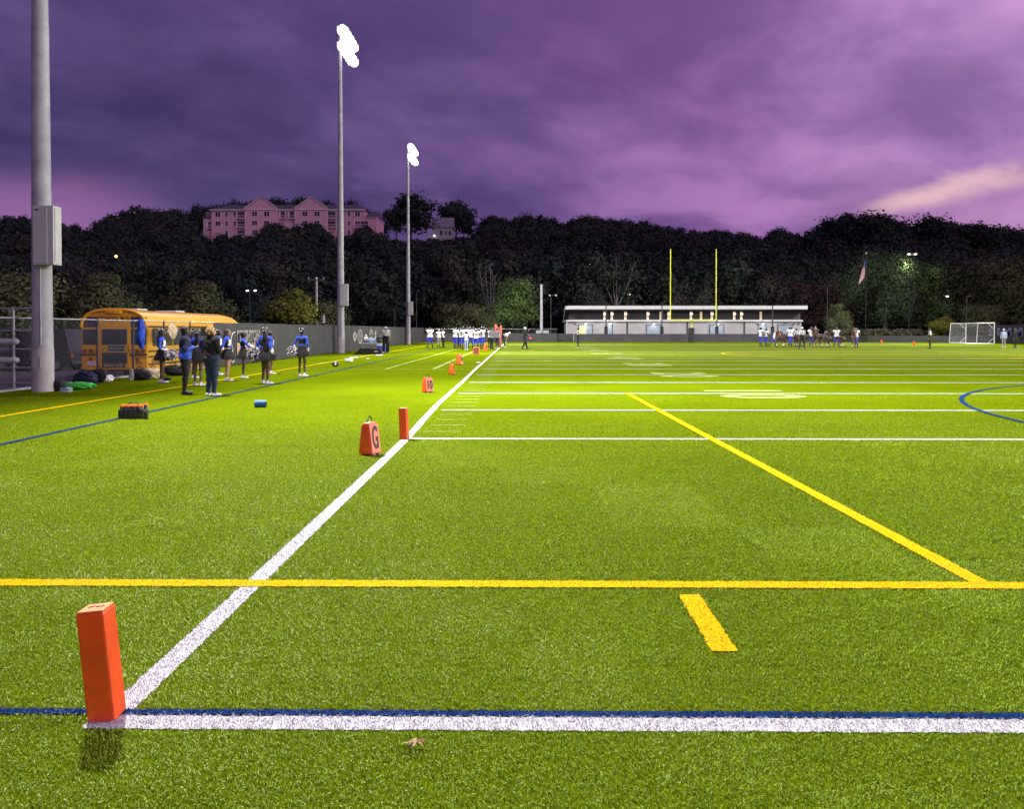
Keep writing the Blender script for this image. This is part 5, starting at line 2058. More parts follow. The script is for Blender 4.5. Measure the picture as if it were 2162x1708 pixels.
def boat_rack():
    t = thing('boat_rack', 'white metal storage rack with horizontal arms behind the fence at the left edge', 'rack', (-14.62, 25.2, LOT))
    for x in (-0.35, -2.6):
        MB().rod((x, 0, 0), (x + 0.0, 0, 2.95), 0.04, n=8).build('upright', M['rack_grey'], t, True)
        for z_ in (2.95, 2.30, 1.75, 1.20, 0.75):
            MB().rod((x - 0.55, 0, z_), (x + 0.62, 0, z_), 0.026, n=6).build('arm', M['rack_grey'], t, True)
    MB().rod((-2.6, 0, 0.25), (-0.35, 0, 0.25), 0.04, n=8).build('base_beam', M['rack_grey'], t)
    for k, z_ in enumerate((1.97, 1.42)):
        b = MB()
        b.cap((-3.2, 0.05, z_), (-0.35, 0.05, z_), 0.20, 0.12, sx=1.4, sy=0.85, up=(0, 0, 1), n=14)
        o = b.build('rowing_boat', M['rack_grey'], None, True, loc=(-14.62, 25.2, LOT))
        tag(o, '%s white upturned boat hull stored on the white rack' % ('upper' if k == 0 else 'lower'), 'boat')


boat_rack()


# ------------------------------------------------------------------ pylons, yard markers and other things on the turf
def pylon(loc, rz, lean, label, h=0.457, w=0.116):
    t = thing('pylon', label, 'pylon', loc, rz, 'orange end zone pylons')
    t.rotation_euler = (lean[0], lean[1], rz)
    mb = MB()
    mb.box(-w / 2, w / 2, -w / 2, w / 2, 0.002, h, bev=0.010)
    b = mb.build('body', M['orange_vinyl'], t)
    MB().box(-w / 2 + 0.004, w / 2 - 0.004, -w / 2 + 0.004, w / 2 - 0.004, h - 0.002, h + 0.006, bev=0.003).build('top_flap', M['orange_vinyl2'], t)
    return t


p = gp(222, 1519)
pn = pylon((p.x, p.y + 0.02, 0), R(2), (0, R(-5.8)), 'large orange pylon standing on the near corner of the end line, closest to the camera')
# seam and scuffs on the near pylon
MB().box(-0.0575, -0.0565, -0.001, 0.001, 0.02, 0.44).build('seam', M['tail_red'], pn)
mb = MB()
for a, b in (((-0.03, 0.0), (-0.005, 0.012)), ((-0.005, 0.012), (0.01, -0.002)), ((0.01, -0.002), (0.035, 0.008))):
    mb.rod((a[0], a[1], 0.4640), (b[0], b[1], 0.4640), 0.0022, n=4)
mb.build('scuff', M['black_print'], pn)
p = gp(851, 927)
pylon((p.x + 0.02, p.y, 0), R(-12), (0, R(-2)), 'orange pylon at the goal line corner beside the G marker')
for i, (px_, py_) in enumerate(((1861, 726), (1929.5, 729.5))):
    p = gp(px_, py_)
    pylon((p.x, p.y, 0), R(10), (0, 0), ('far small orange pylon left of the referee at the right', 'far small orange pylon just beside the referee at the right')[i], 0.457, 0.15)


def marker(loc, rz, txt, label, h=0.62, w=0.42, dpt=0.36, m='orange_vinyl', mf='pink_vinyl', name='yard_marker', handle=True, ts=0.42, lean=0.0):
    """A-shaped padded sideline marker; lettered face looks along +X local"""
    t = thing(name, label, 'yard marker', loc, rz, 'orange sideline yard markers')
    t.rotation_euler = (0, lean, rz)
    # wedge: lettered faces at +X and -X sloping to a ridge along Y
    hw, hd, rw = w / 2, dpt / 2, 0.045
    core = MB()
    core.prism([(-hd, -hw, 0.01), (hd, -hw, 0.01), (rw, -hw * 0.86, h), (-rw, -hw * 0.86, h)], (0, 0.0, 0))
    core = MB()
    vs = [(-hd, -hw, 0.012), (hd, -hw, 0.012), (hd, hw, 0.012), (-hd, hw, 0.012),
          (-rw, -hw * 0.84, h), (rw, -hw * 0.84, h), (rw, hw * 0.84, h), (-rw, hw * 0.84, h)]
    core.add(vs, [(0, 3, 2, 1), (4, 5, 6, 7), (0, 1, 5, 4), (1, 2, 6, 5), (2, 3, 7, 6), (3, 0, 4, 7)])
    me = core.mesh('body', M[m])
    bm = bmesh.new()
    bm.from_mesh(me)
    bmesh.ops.bevel(bm, geom=bm.edges[:], offset=0.018, segments=3, affect='EDGES', profile=0.5)
    bm.to_mesh(me)
    bm.free()
    me.polygons.foreach_set('use_smooth', [True] * len(me.polygons))
    link('body', me, t)
    # lettered panel on +X face
    sl = math.atan2(hd - rw, h)
    for sg in (1, -1):
        pan = MB().box(-hw * 0.86, hw * 0.86, -0.006, 0.0, -h * 0.43, h * 0.43, bev=0.002).mesh('face_panel', M[mf])
        o = link('face_panel', pan, t, (sg * ((hd + rw) / 2 + 0.004), 0, h * 0.5))
        o.rotation_euler = (0, 0, R(90) * sg)
        o.rotation_euler = (Matrix.Rotation(R(90) * sg, 3, 'Z') @ Matrix.Rotation(-sl, 3, 'X')).to_euler()
        tm = text_mesh(txt, ts, M['black_print'], 0.002, bold=0.010, xs=0.50 if len(txt) == 1 else 0.66)
        l_ = link('lettering', tm, o, (0, -0.009, 0.0))
    if handle:
        mb = MB()
        pts = [(0, -0.07, h - 0.005), (0, -0.03, h + 0.055), (0, 0.0, h + 0.085), (0, 0.03, h + 0.06), (0, 0.055, h - 0.005)]
        for a, b in zip(pts[:-1], pts[1:]):
            mb.cap(a, b, 0.008, 0.008, n=5)
        mb.build('handle', M['black_print'], t, True)
    for sy in (-1, 1):
        MB().box(hd - 0.03, hd + 0.015, sy * hw * 0.55 - 0.012, sy * hw * 0.55 + 0.012, 0.0, 0.02).build('tab', M['trim_white'], t)
    return t


p = gp(778, 962)
marker((p.x, p.y + 0.10, 0), R(-22), 'G', 'orange wedge marker with a black G beside the goal line pylon', 0.42, 0.24, 0.20, ts=0.40)
p = gp(902, 829)
marker((p.x, p.y + 0.1, 0), R(-45), '10', 'wrinkled orange wedge marker with black 10 beside the sideline', 0.385, 0.27, 0.20, ts=0.30)
p = gp(953, 791)
marker((p.x, p.y + 0.1, 0), R(0), '20', 'plain orange wedge marker seen end-on between the 10 and 30 markers', 0.40, 0.22, 0.26, 'orange_vinyl2', 'orange_vinyl2', ts=0.26)
p = gp(969, 770)
marker((p.x, p.y + 0.1, 0), R(-18), '30', 'tall orange wedge marker with dark number on its right face', 0.52, 0.30, 0.30, 'orange_vinyl2', 'orange_vinyl2', ts=0.36, handle=False)
p = gp(1005, 748)
marker((p.x, p.y + 0.1, 0), R(-90), '50', 'square orange marker with black 50 facing the camera before the huddle', 0.48, 0.48, 0.16, 'orange_vinyl2', 'pink_vinyl', ts=0.48, handle=False)
p = gp(1024, 742)
marker((p.x, p.y, 0), R(-10), '40', 'narrow orange wedge marker just right of the 50 marker', 0.60, 0.28, 0.30, 'orange_vinyl2', 'orange_vinyl2', ts=0.3, handle=False)
p = gp(1032, 738)
marker((p.x - 0.2, p.y - 0.2, 0), R(-10), '40', 'orange wedge marker at the feet of the grey-hooded coach', 0.58, 0.3, 0.30, 'orange_vinyl2', 'orange_vinyl2', ts=0.3, handle=False)

# dry leaf
lf = gp(873, 1583)
mb = MB()
rg = random.Random(9)
out = [(-0.040, -0.004), (-0.022, -0.020), (-0.006, -0.014), (0.004, -0.026), (0.014, -0.010), (0.036, -0.012), (0.026, 0.004), (0.040, 0.020),
       (0.014, 0.014), (0.006, 0.030), (-0.004, 0.012), (-0.024, 0.022), (-0.020, 0.004)]
vs = [(0, 0, 0.032)] + [(x * 1.15, y * 1.15, 0.026 + 0.012 * math.sin(k * 2.1)) for k, (x, y) in enumerate(out)]
mb.add(vs, [(0, k + 1, (k + 1) % len(out) + 1) for k in range(len(out))])
mb.add([(v[0], v[1], v[2] - 0.0015) for v in vs], [(0, (k + 1) % len(out) + 1, k + 1) for k in range(len(out))])
mb.cap((0.03, -0.004, 0.032), (0.055, -0.01, 0.040), 0.0012, 0.0012, n=4)
o = mb.build('dry_leaf', M['dry_leaf'], None, False, loc=(lf.x, lf.y, 0))
tag(o, 'curled pale brown dry leaf lying on the turf below the end line', 'leaf')


def bottle(par_loc, label, h=0.26, r=0.037, letter=False, group='squeeze bottles in the carrier', tilt=0):
    t = thing('squeeze_bottle', label, 'bottle', par_loc, 0, group)
    MB().cap((0, 0, r * 0.5), (0, 0, h * 0.72), r, r, n=12).build('body', M['bottle_green'], t, True)
    c = MB().rod((0, 0, h * 0.72 + r * 0.7), (0, 0, h * 0.72 + r * 0.7 + 0.028), r * 1.04, r * 0.95, n=12).build('cap', M['cap_orange'], t, True)
    MB().cap((0, 0, h * 0.93), (0, 0, h * 1.02), 0.011, 0.007, n=8).build('nozzle', M['cap_orange'], c, True)
    if letter:
        me = text_mesh('G', 0.07, M['print_white'], 0.001, bold=0.001)
        link('lettering', me, t, (0, -r - 0.002, h * 0.52))
    return t


p = gp(277, 884.5)
t = thing('bottle_carrier', 'black plastic carrier full of orange-capped bottles on the turf by the blue line', 'carrier', (p.x, p.y + 0.10, 0))
cx0, cx1 = -0.235, 0.20
mb = MB()
mb.box(cx0, cx1, -0.105, -0.095, 0.01, 0.165)
mb.box(cx0, cx1, 0.095, 0.105, 0.01, 0.165)
mb.box(cx0, cx0 + 0.01, -0.094, 0.094, 0.01, 0.165)
mb.box(cx1 - 0.01, cx1, -0.094, 0.094, 0.01, 0.165)
mb.box(cx0, cx1, -0.105, 0.105, 0.0, 0.009)
for k in range(5):
    x = cx0 + (cx1 - cx0) * (k + 0.5) / 5
    mb.cap((x, -0.104, 0.02), (x, -0.104, 0.15), 0.03, 0.03, sx=1.0, sy=0.4, n=8)
mb.build('tub', M['black_plastic'], t)
mb = MB()
pts = [(-0.10, 0, 0.16), (-0.085, 0, 0.27), (-0.03, 0, 0.292), (0.03, 0, 0.290), (0.085, 0, 0.268), (0.10, 0, 0.16)]
for a, b in zip(pts[:-1], pts[1:]):
    mb.cap(a, b, 0.008, 0.008, n=6)
mb.build('handle', M['black_plastic'], t, True)
words = 'first second third fourth'.split()
for r_ in range(2):
    for k in range(4):
        bottle((p.x - 0.19 + k * 0.105, p.y + 0.10 - 0.048 + r_ * 0.096, 0.012),
               'orange-capped bottle in the black carrier, %s from the left in the %s row' % (words[k], ('front', 'back')[r_]), 0.245, 0.038, letter=(r_ == 0 and k in (0, 2)))
bottle((p.x + 0.255, p.y + 0.04, 0), 'orange-capped bottle with a white G standing alone at the right of the carrier', 0.30, 0.040, True)

p = gp(549.5, 860)
mb = MB()
mb.rod((-0.11, 0, 0.075), (0.11, 0.03, 0.075), 0.075, n=18)
o = mb.build('speaker', M['foam_blue'], None, True, loc=(p.x, p.y, 0))
MB().rod((-0.112, 0, 0.075), (-0.125, -0.002, 0.075), 0.05, n=16).build('end_cap', M['black_plastic'], o)
MB().rod((0.112, 0.03, 0.075), (0.125, 0.032, 0.075), 0.05, n=16).build('end_cap', M['black_plastic'], o)
tag(o, 'small blue cylinder lying alone on the turf right of the adults', 'speaker')

p = gp(708.5, 774)
o = MB().ball((0, 0, 0.11), 0.11, 1.5, 1.0, 1.0, 14, 10).build('football', M['leather'], None, True, loc=(p.x, p.y, 0), rz=R(10))
MB().box(-0.035, 0.035, -0.113, -0.106, 0.07, 0.17).build('stripe', M['print_white'], o)
tag(o, 'dark football lying on the turf between the yellow and blue lines', 'football')
for px_, py_, sz, lab in ((737, 764, (0.36, 0.30, 0.17), 'white plastic box lying on the yellow line beside the football'),
                          (747, 756, (0.45, 0.3, 0.07), 'flattened white bag lying behind the yellow line by the white box'),
                          (800, 751, (0.45, 0.3, 0.07), 'small white towel on the turf near the feet of the man in grey'),
                          (776.5, 758, (0.2, 0.15, 0.04), 'tiny white scrap on the turf before the black bag'),
                          (1010, 766, (0.18, 0.15, 0.04), 'tiny white scrap on the turf left of the far sideline')):
    p = gp(px_, py_)
    o = MB().box(-sz[0] / 2, sz[0] / 2, -sz[1] / 2, sz[1] / 2, 0.0, sz[2], bev=min(sz) * 0.3).build('white_item', M['white_rubber'], None, True, loc=(p.x, p.y, 0), rz=random.uniform(-0.4, 0.4))
    o.name = 'plastic_box' if 'box lying' in lab else ('towel' if 'towel' in lab else 'litter')
    tag(o, lab, 'box' if 'box lying' in lab else ('towel' if 'towel' in lab else 'litter'))


def lumpy(name, dims, m, seed, loc, rz, label, cat, squash=0.82, noise=0.24, straps=True, smooth=True, strapm='black_cloth'):
    """soft bag or garment: a folded, uneven mound with real creases"""
    bm = bmesh.new()
    bmesh.ops.create_icosphere(bm, subdivisions=4, radius=1)
    rg = np.random.default_rng(seed)
    dirs = rg.normal(size=(9, 3))
    dirs /= np.linalg.norm(dirs, axis=1)[:, None]
    ph = rg.uniform(0, 6.28, 9)
    fr = np.concatenate([rg.uniform(2.5, 6, 5), rg.uniform(9, 17, 4)])
    for v in bm.verts:
        c = np.array(v.co)
        s = sum(math.sin(float(c @ dirs[k]) * fr[k] + ph[k]) for k in range(9)) / 9
        c2 = np.sign(c) * np.abs(c) ** squash * (1 + noise * 2.2 * s)
        v.co = (c2[0] * dims[0] / 2, c2[1] * dims[1] / 2, max(0.0, (c2[2] * 0.5 + 0.48) * dims[2]))
    me = bpy.data.meshes.new(name)
    bm.to_mesh(me)
    bm.free()
    me.materials.append(M[m])
    me.polygons.foreach_set('use_smooth', [True] * len(me.polygons))
    t = link(name, me, None, loc, rz)
    tag(t, label, cat)
    if straps:
        mb = MB()
        x = dims[0] * 0.2
        pts = [(-x, -dims[1] * 0.4, dims[2] * 0.5), (-x * 0.8, -dims[1] * 0.35, dims[2] * 1.02), (0, 0, dims[2] * 1.22), (x * 0.9, dims[1] * 0.2, dims[2] * 1.0), (x, dims[1] * 0.4, dims[2] * 0.5)]
        for a, b in zip(catmull([(q[0], q[2]) for q in pts], 3)[:-1], catmull([(q[0], q[2]) for q in pts], 3)[1:]):
            mb.cap((a[0], -dims[1] * 0.1, a[1]), (b[0], -dims[1] * 0.1, b[1]), 0.014, 0.014, n=5)
        mb.build('strap', M[strapm], t, True)
    return t


def bagat(px, py, dims, m, seed, label, cat='bag', name='bag', rz=0.3, **kw):
    p = gp(px, py)
    return lumpy(name, dims, m, seed, (p.x, p.y + dims[1] * 0.4, 0), rz, label, cat, **kw)


wp = gp(135, 829)
t = thing('water_pack', 'clear shrink-wrapped pack of water bottles lying at the foot of the thick light pole', 'bottles', (wp.x, wp.y + 0.1, 0), 0.1)
for k in range(4):
    for j in range(2):
        b_ = MB().cap((-0.10 + j * 0.02, -0.09 + k * 0.06, 0.033), (0.10, -0.09 + k * 0.06, 0.033), 0.032, 0.032, n=10).mesh('bottle', M['clear_plastic'], True)
        link('bottle', b_, t, (0, 0, j * 0.062))
MB().box(-0.02, 0.05, -0.13, 0.13, 0.125, 0.135).build('label_strip', M['label_blue'], t)
bagat(120, 826, (0.30, 0.28, 0.30), 'black_cloth', 3, 'black upright bag just right of the foot of the thick light pole', rz=0.1, straps=False)
bagat(158, 823, (0.88, 0.34, 0.20), 'green_cloth', 5, 'bright green jacket lying crumpled beside the thick light pole', 'jacket', 'jacket', rz=0.1, noise=0.22, straps=False)
bagat(172, 816, (0.70, 0.36, 0.40), 'navy_cloth', 7, 'navy and grey duffel bag with raised handle behind the green jacket', rz=-0.2)
bagat(205, 808, (0.36, 0.3, 0.42), 'black_cloth', 9, 'black bag standing before the left rear corner of the school bus', rz=0.2)
bagat(222, 806, (0.40, 0.28, 0.20), 'white_cloth', 11, 'white plastic bag with black straps before the middle of the bus rear', rz=0.2)
bagat(291, 803, (0.62, 0.40, 0.36), 'black_cloth', 13, 'large black duffel bag with pale top below the right rear corner of the bus', rz=0.1, noise=0.10)
bagat(290, 793, (0.46, 0.28, 0.16), 'white_cloth', 14, 'pale grey cloth heaped behind the large black duffel bag', 'cloth', 'cloth', straps=False)
bagat(319, 800, (0.48, 0.38, 0.36), 'beige_cloth', 15, 'beige tote bag beside the large black duffel bag', rz=0.4, noise=0.2)
bagat(276, 805, (0.14, 0.14, 0.38), 'print_faded', 17, 'thin black and white folded umbrella-like bundle at the left of the black duffel', 'bag', straps=False)
bagat(362, 794, (0.55, 0.4, 0.40), 'black_cloth', 19, 'dark backpack on the turf behind the first cheerleader', rz=0.1)
bagat(382, 793, (0.55, 0.36, 0.34), 'maroon', 21, 'maroon bag on the turf behind the woman in the blue hoodie', rz=0.2)
bagat(379, 784, (0.5, 0.34, 0.30), 'beige_cloth', 23, 'spotted tan bundle lying behind the maroon bag', 'cloth', 'cloth', rz=0.1, noise=0.25, straps=False)
bagat(352, 803.5, (0.22, 0.16, 0.12), 'black_cloth', 25, 'small black pouch on the turf at the heels of the first cheerleader', straps=False)
bagat(366, 786, (0.16, 0.14, 0.16), 'green_cloth', 27, 'small green pouch on top of the dark backpack pile', straps=False)

# garments hanging on the fence
def hang(px, py0, py1, w, m, label, name, seed):
    Y = 13.1 * 1800 / (1100 - px)
    z1 = z_at(px, py0, Y)
    z0 = z_at(px, py1, Y)
    bm = bmesh.new()
    bmesh.ops.create_icosphere(bm, subdivisions=4, radius=1)
    rg = np.random.default_rng(seed)
    for v in bm.verts:
        x, y, z = v.co
        u = (z + 1) / 2
        wd = w / 2 * (0.55 + 0.45 * math.sin(min(1, (1 - u) * 1.6 + 0.25) * 2.2))
        v.co = (x * 0.09 + 0.03 * math.sin(7 * z + 9 * y) + 0.02 * math.sin(17 * y), y * wd + 0.03 * math.sin(5 * z), z0 + u * (z1 - z0))
    me = bpy.data.meshes.new(name)
    bm.to_mesh(me)
    bm.free()
    me.materials.append(M[m])
    me.polygons.foreach_set('use_smooth', [True] * len(me.polygons))
    o = link(name, me, None, (FX_ + 0.10, Y, 0))
    return tag(o, label, 'clothing' if 'bag' not in name else 'bag')


hang(295, 673, 736, 0.25, 'blue_cloth', 'long blue garment hanging from the top rail of the fence in front of the bus', 'hanging_garment', 1)
hang(361, 683, 716, 0.75, 'beige_cloth', 'beige drawstring bag hanging on the fence behind the first cheerleader', 'hanging_bag', 2)

# bench area by the man in grey
p = gp(778, 748.5)
t = thing('equipment_bag', 'big black tapered equipment bag lying by the windscreen fence', 'bag', (p.x, p.y + 0.4, 0))
mb = MB()
mb.prism([(-1.0, -0.4, 0.0), (0.85, -0.4, 0.0), (0.78, -0.4, 0.38), (-0.55, -0.4, 0.42)], (0, 0.7, 0))
mb.build('body', M['black_cloth'], t)
MB().cap((0.4, -0.42, 0.2), (0.6, -0.42, 0.2), 0.02, 0.02, n=6).build('handle', M['print_white'], t)
p = gp(786, 744)
t = thing('folding_table', 'low table heaped with bottles and clothes behind the black equipment bag', 'table', (p.x, p.y + 0.8, 0))
MB().box(-0.9, 0.5, -0.3, 0.3, 0.62, 0.67).build('tabletop', M['trim_white'], t)
for x in (-0.8, 0.4):
    for y in (-0.25, 0.25):
        MB().rod((x, y, 0), (x, y, 0.62), 0.02, n=6).build('leg', M['steel'], t)
lumpy('clothes_heap', (0.9, 0.5, 0.35), 'light_jean', 31, (p.x - 0.2, p.y + 0.75, 0.67), 0.2, 'pale blue clothes heaped on the low table by the fence', 'clothes', straps=False)
lumpy('clothes_heap', (0.45, 0.4, 0.55), 'bottle_green', 33, (p.x + 0.42, p.y + 0.7, 0.67), 0.2, 'green and white bundle at the right end of the low table', 'clothes', straps=False)
for k in range(3):
    bottle((p.x + 0.75 + k * 0.14, p.y + 0.45, 0.55 if k < 2 else 0.5), 'dark bottle standing %s on the black crate beside the blue cooler' % ('leftmost', 'in the middle', 'rightmost')[k],
           0.42, 0.05, False, 'bottles on the black crate')
MB().box(0.62 + p.x, 1.12 + p.x, p.y + 0.2, p.y + 0.7, 0, 0.55, bev=0.02).build('crate', M['black_plastic'], None)
tag(COL.objects['crate'], 'black crate standing between the low table and the blue cooler', 'crate')
p = gp(804, 745)
o = MB().box(-0.28, 0.28, -0.22, 0.22, 0.0, 0.50, bev=0.04).build('cooler', M['cooler_blue'], None, True, loc=(p.x, p.y + 0.2, 0))
MB().box(-0.29, 0.29, -0.23, 0.23, 0.501, 0.60, bev=0.02).build('lid', M['white_rubber'], o)
tag(o, 'blue cooler with a white lid beside the man in grey', 'cooler')


# ------------------------------------------------------------------ people
def base_joints():
    J = dict(pelvis=(0, 0, .96), belly=(0, 0.005, 1.10), chest=(0, 0.0, 1.29), neck=(0, -.015, 1.44), head=(0, .015, 1.585))
    for s_, sg in (('L', -1), ('R', 1)):
        J['sh' + s_] = (sg * .165, -.01, 1.385)
        J['el' + s_] = (sg * .225, -.03, 1.11)
        J['wr' + s_] = (sg * .235, .05, .87)
        J['hip' + s_] = (sg * .085, 0, .93)
        J['kn' + s_] = (sg * .095, .02, .50)
        J['an' + s_] = (sg * .10, -.02, .085)
        J['toe' + s_] = (sg * .125, .13, .03)
    return {k: Vector(v) for k, v in J.items()}


POSES = {
    'stand': {},
    'wide': dict(knL=(-.16, .03, .49), knR=(.16, .03, .49), anL=(-.21, -.02, .085), anR=(.21, -.02, .085), toeL=(-.25, .12, .03), toeR=(.25, .12, .03)),
    'hips': dict(elL=(-.36, -.06, 1.16), wrL=(-.18, .02, 1.02), elR=(.36, -.06, 1.16), wrR=(.18, .02, 1.02)),
    'crossed': dict(elL=(-.24, .02, 1.12), wrL=(.05, .20, 1.14), elR=(.24, .02, 1.12), wrR=(-.05, .22, 1.18)),
    'behind': dict(elL=(-.27, -.12, 1.12), wrL=(-.10, -.19, 0.99), elR=(.27, -.12, 1.12), wrR=(.10, -.19, 0.99)),
    'pomfront': dict(elL=(-.25, -.02, 1.13), wrL=(-.15, .20, 1.02), elR=(.25, -.02, 1.13), wrR=(.15, .20, 1.02)),
    'pomback': dict(elL=(-.27, -.10, 1.13), wrL=(-.20, -.14, .98), elR=(.25, -.03, 1.11), wrR=(.22, .06, .90)),
    'forward': dict(elL=(-.22, .16, 1.20), wrL=(-.12, .40, 1.17), elR=(.22, .16, 1.20), wrR=(.12, .40, 1.15)),
    'faces': dict(elL=(-.26, .14, 1.24), wrL=(-.12, .26, 1.40), elR=(.25, .06, 1.13), wrR=(.12, .22, 1.12)),
    'walk': dict(knL=(-.09, .12, .51), anL=(-.09, .20, .09), toeL=(-.10, .35, .05), knR=(.09, -.02, .50), anR=(.09, -.22, .11), toeR=(.10, -.08, .03),
                 elL=(-.23, -.12, 1.13), wrL=(-.22, -.04, .90), elR=(.23, .06, 1.12), wrR=(.22, .20, .94)),
    'bent': dict(pelvis=(0, -.14, .92), belly=(0, -.02, 1.04), chest=(0, .18, 1.13), neck=(0, .33, 1.18), head=(0, .45, 1.24),
                 shL=(-.17, .26, 1.15), shR=(.17, .26, 1.15), elL=(-.22, .24, .88), wrL=(-.14, .14, .66), elR=(.22, .24, .88), wrR=(.14, .14, .66),
                 hipL=(-.09, -.13, .90), hipR=(.09, -.13, .90), knL=(-.13, .02, .50), knR=(.13, .02, .50)),
    'lineman': dict(pelvis=(0, -.30, .74), belly=(0, -.14, .84), chest=(0, .12, .88), neck=(0, .30, .92), head=(0, .42, 1.0),
                    shL=(-.20, .22, .90), shR=(.20, .22, .90), elL=(-.26, .26, .62), wrL=(-.20, .34, .36), elR=(.26, .26, .62), wrR=(.16, .36, .12),
                    hipL=(-.11, -.28, .72), hipR=(.11, -.28, .72), knL=(-.19, .04, .46), knR=(.19, .0, .46), anL=(-.22, -.22, .09), anR=(.22, -.34, .09),
                    toeL=(-.24, -.06, .03), toeR=(.24, -.18, .03)),
    'ready': dict(pelvis=(0, -.16, .82), belly=(0, -.06, .96), chest=(0, .08, 1.12), neck=(0, .17, 1.25), head=(0, .26, 1.36),
                  shL=(-.18, .12, 1.20), shR=(.18, .12, 1.20), elL=(-.26, .14, .94), wrL=(-.17, .20, .70), elR=(.26, .14, .94), wrR=(.17, .20, .70),
                  hipL=(-.10, -.15, .79), hipR=(.10, -.15, .79), knL=(-.22, .08, .46), knR=(.22, .08, .46), anL=(-.26, -.08, .09), anR=(.26, -.08, .09),
                  toeL=(-.29, .07, .03), toeR=(.29, .07, .03)),
    'lean': dict(chest=(0, .06, 1.27), neck=(0, .12, 1.40), head=(0, .18, 1.52), shL=(-.165, .08, 1.35), shR=(.165, .08, 1.35),
                 elL=(-.25, .10, 1.10), wrL=(-.12, .22, 1.0), elR=(.25, .10, 1.10), wrR=(.12, .22, 1.0)),
    'lunge': dict(pelvis=(0, -.1, .84), belly=(0, 0, .97), chest=(0, .12, 1.12), neck=(0, .22, 1.24), head=(0, .32, 1.34), shL=(-.18, .16, 1.2), shR=(.18, .16, 1.2),
                  elL=(-.26, .22, .96), wrL=(-.2, .38, .84), elR=(.26, .22, .96), wrR=(.2, .38, .84), hipL=(-.1, -.1, .81), hipR=(.1, -.1, .81),
                  knL=(-.12, .22, .52), anL=(-.12, .18, .09), toeL=(-.13, .33, .03), knR=(.14, -.30, .44), anR=(.15, -.62, .12), toeR=(.15, -.48, .03)),
}


def build_skeleton(pose, lean=0.0):
    J = base_joints()
    for p_ in (pose if isinstance(pose, (list, tuple)) else [pose]):
        for k, v in POSES[p_].items():
            J[k] = Vector(v)
    return J


def hand_parts(mb, wr, d, side, mi=0):
    """palm, four unequal bent fingers and a thumb"""
    d = d.normalized()
    up = Vector((0, 1, 0)) if abs(d.y) < 0.8 else Vector((0, 0, 1))
    f = (up - d * up.dot(d)).normalized()        # across the palm (fingers side by side)
    n = d.cross(f) * side                          # palm normal
    base = wr + d * 0.01
    mb.cap(base, base + d * 0.075, 0.026, 0.034, sx=0.5, sy=1.0, up=f, n=8, mi=mi)
    for k, (off, L) in enumerate(((-0.030, 0.062), (-0.010, 0.074), (0.011, 0.070), (0.030, 0.055))):
        a = base + d * 0.078 + f * off
        b = a + d * L * 0.5 - n * 0.008
        c = b + d * L * 0.42 - n * 0.022
        mb.cap(a, b, 0.0088, 0.008, n=5, mi=mi)
        mb.cap(b, c, 0.008, 0.0065, n=5, mi=mi)
    a = base + d * 0.018 + f * 0.028
    b = a + f * 0.030 + d * 0.026
    c = b + d * 0.030 + f * 0.004 - n * 0.01
    mb.cap(a, b, 0.0105, 0.0095, n=5, mi=mi)
    mb.cap(b, c, 0.0095, 0.0075, n=5, mi=mi)


def head_parts(mb, c, facing, tilt, mi_skin=0, mi_eye=1, mi_lip=2, fine=True):
    """an egg-shaped head with brow, nose, chin, ears, eyes and mouth; facing = rotation about z"""
    mt = Matrix.Rotation(facing, 3, 'Z') @ Matrix.Rotation(-tilt, 3, 'X')
    nu, nv = (20, 14) if fine else (12, 9)
    vs, fs = [], []
    for j in range(nv + 1):
        a = math.pi * j / nv
        for k in range(nu):
            b = 2 * math.pi * k / nu
            x, y, z = math.sin(a) * math.cos(b), math.sin(a) * math.sin(b), math.cos(a)
            sx = 0.076 * (1 - 0.22 * max(0, -z) ** 1.5)
            sy = 0.096 * (1 - 0.10 * max(0, -z))
            P = Vector((x * sx, y * sy, z * 0.118))
            if y > 0.5 and fine:
                nz = math.exp(-((x / 0.22) ** 2) - ((z + 0.12) / 0.22) ** 2)
                P.y += 0.016 * nz
                P.y -= 0.007 * (math.exp(-(((abs(x) - 0.38) / 0.18) ** 2) - ((z - 0.10) / 0.14) ** 2))
                P.y += 0.007 * math.exp(-((x / 0.3) ** 2) - ((z + 0.72) / 0.18) ** 2)
            vs.append(mt @ P + c)
    for j in range(nv):
        for k in range(nu):
            k2 = (k + 1) % nu
            fs.append((j * nu + k, (j + 1) * nu + k, (j + 1) * nu + k2, j * nu + k2))
    mb.add(vs, fs, mi_skin)
    w = lambda x, y, z: mt @ Vector((x, y, z)) + c
    mb.cap(w(0, .094, .012), w(0, .110, -.022), .007, .012, n=6, mi=mi_skin)
    for sg in (-1, 1):
        mb.ball(w(sg * .030, .084, .016), .0105, 1.3, .6, .7, 8, 6, mi_eye, mt)
        mb.ball(w(sg * .078, -.004, -.004), .024, .35, .8, 1.1, 8, 6, mi_skin, mt)
    mb.ball(w(0, .088, -.052), .020, 1.1, .35, .30, 8, 6, mi_lip, mt)


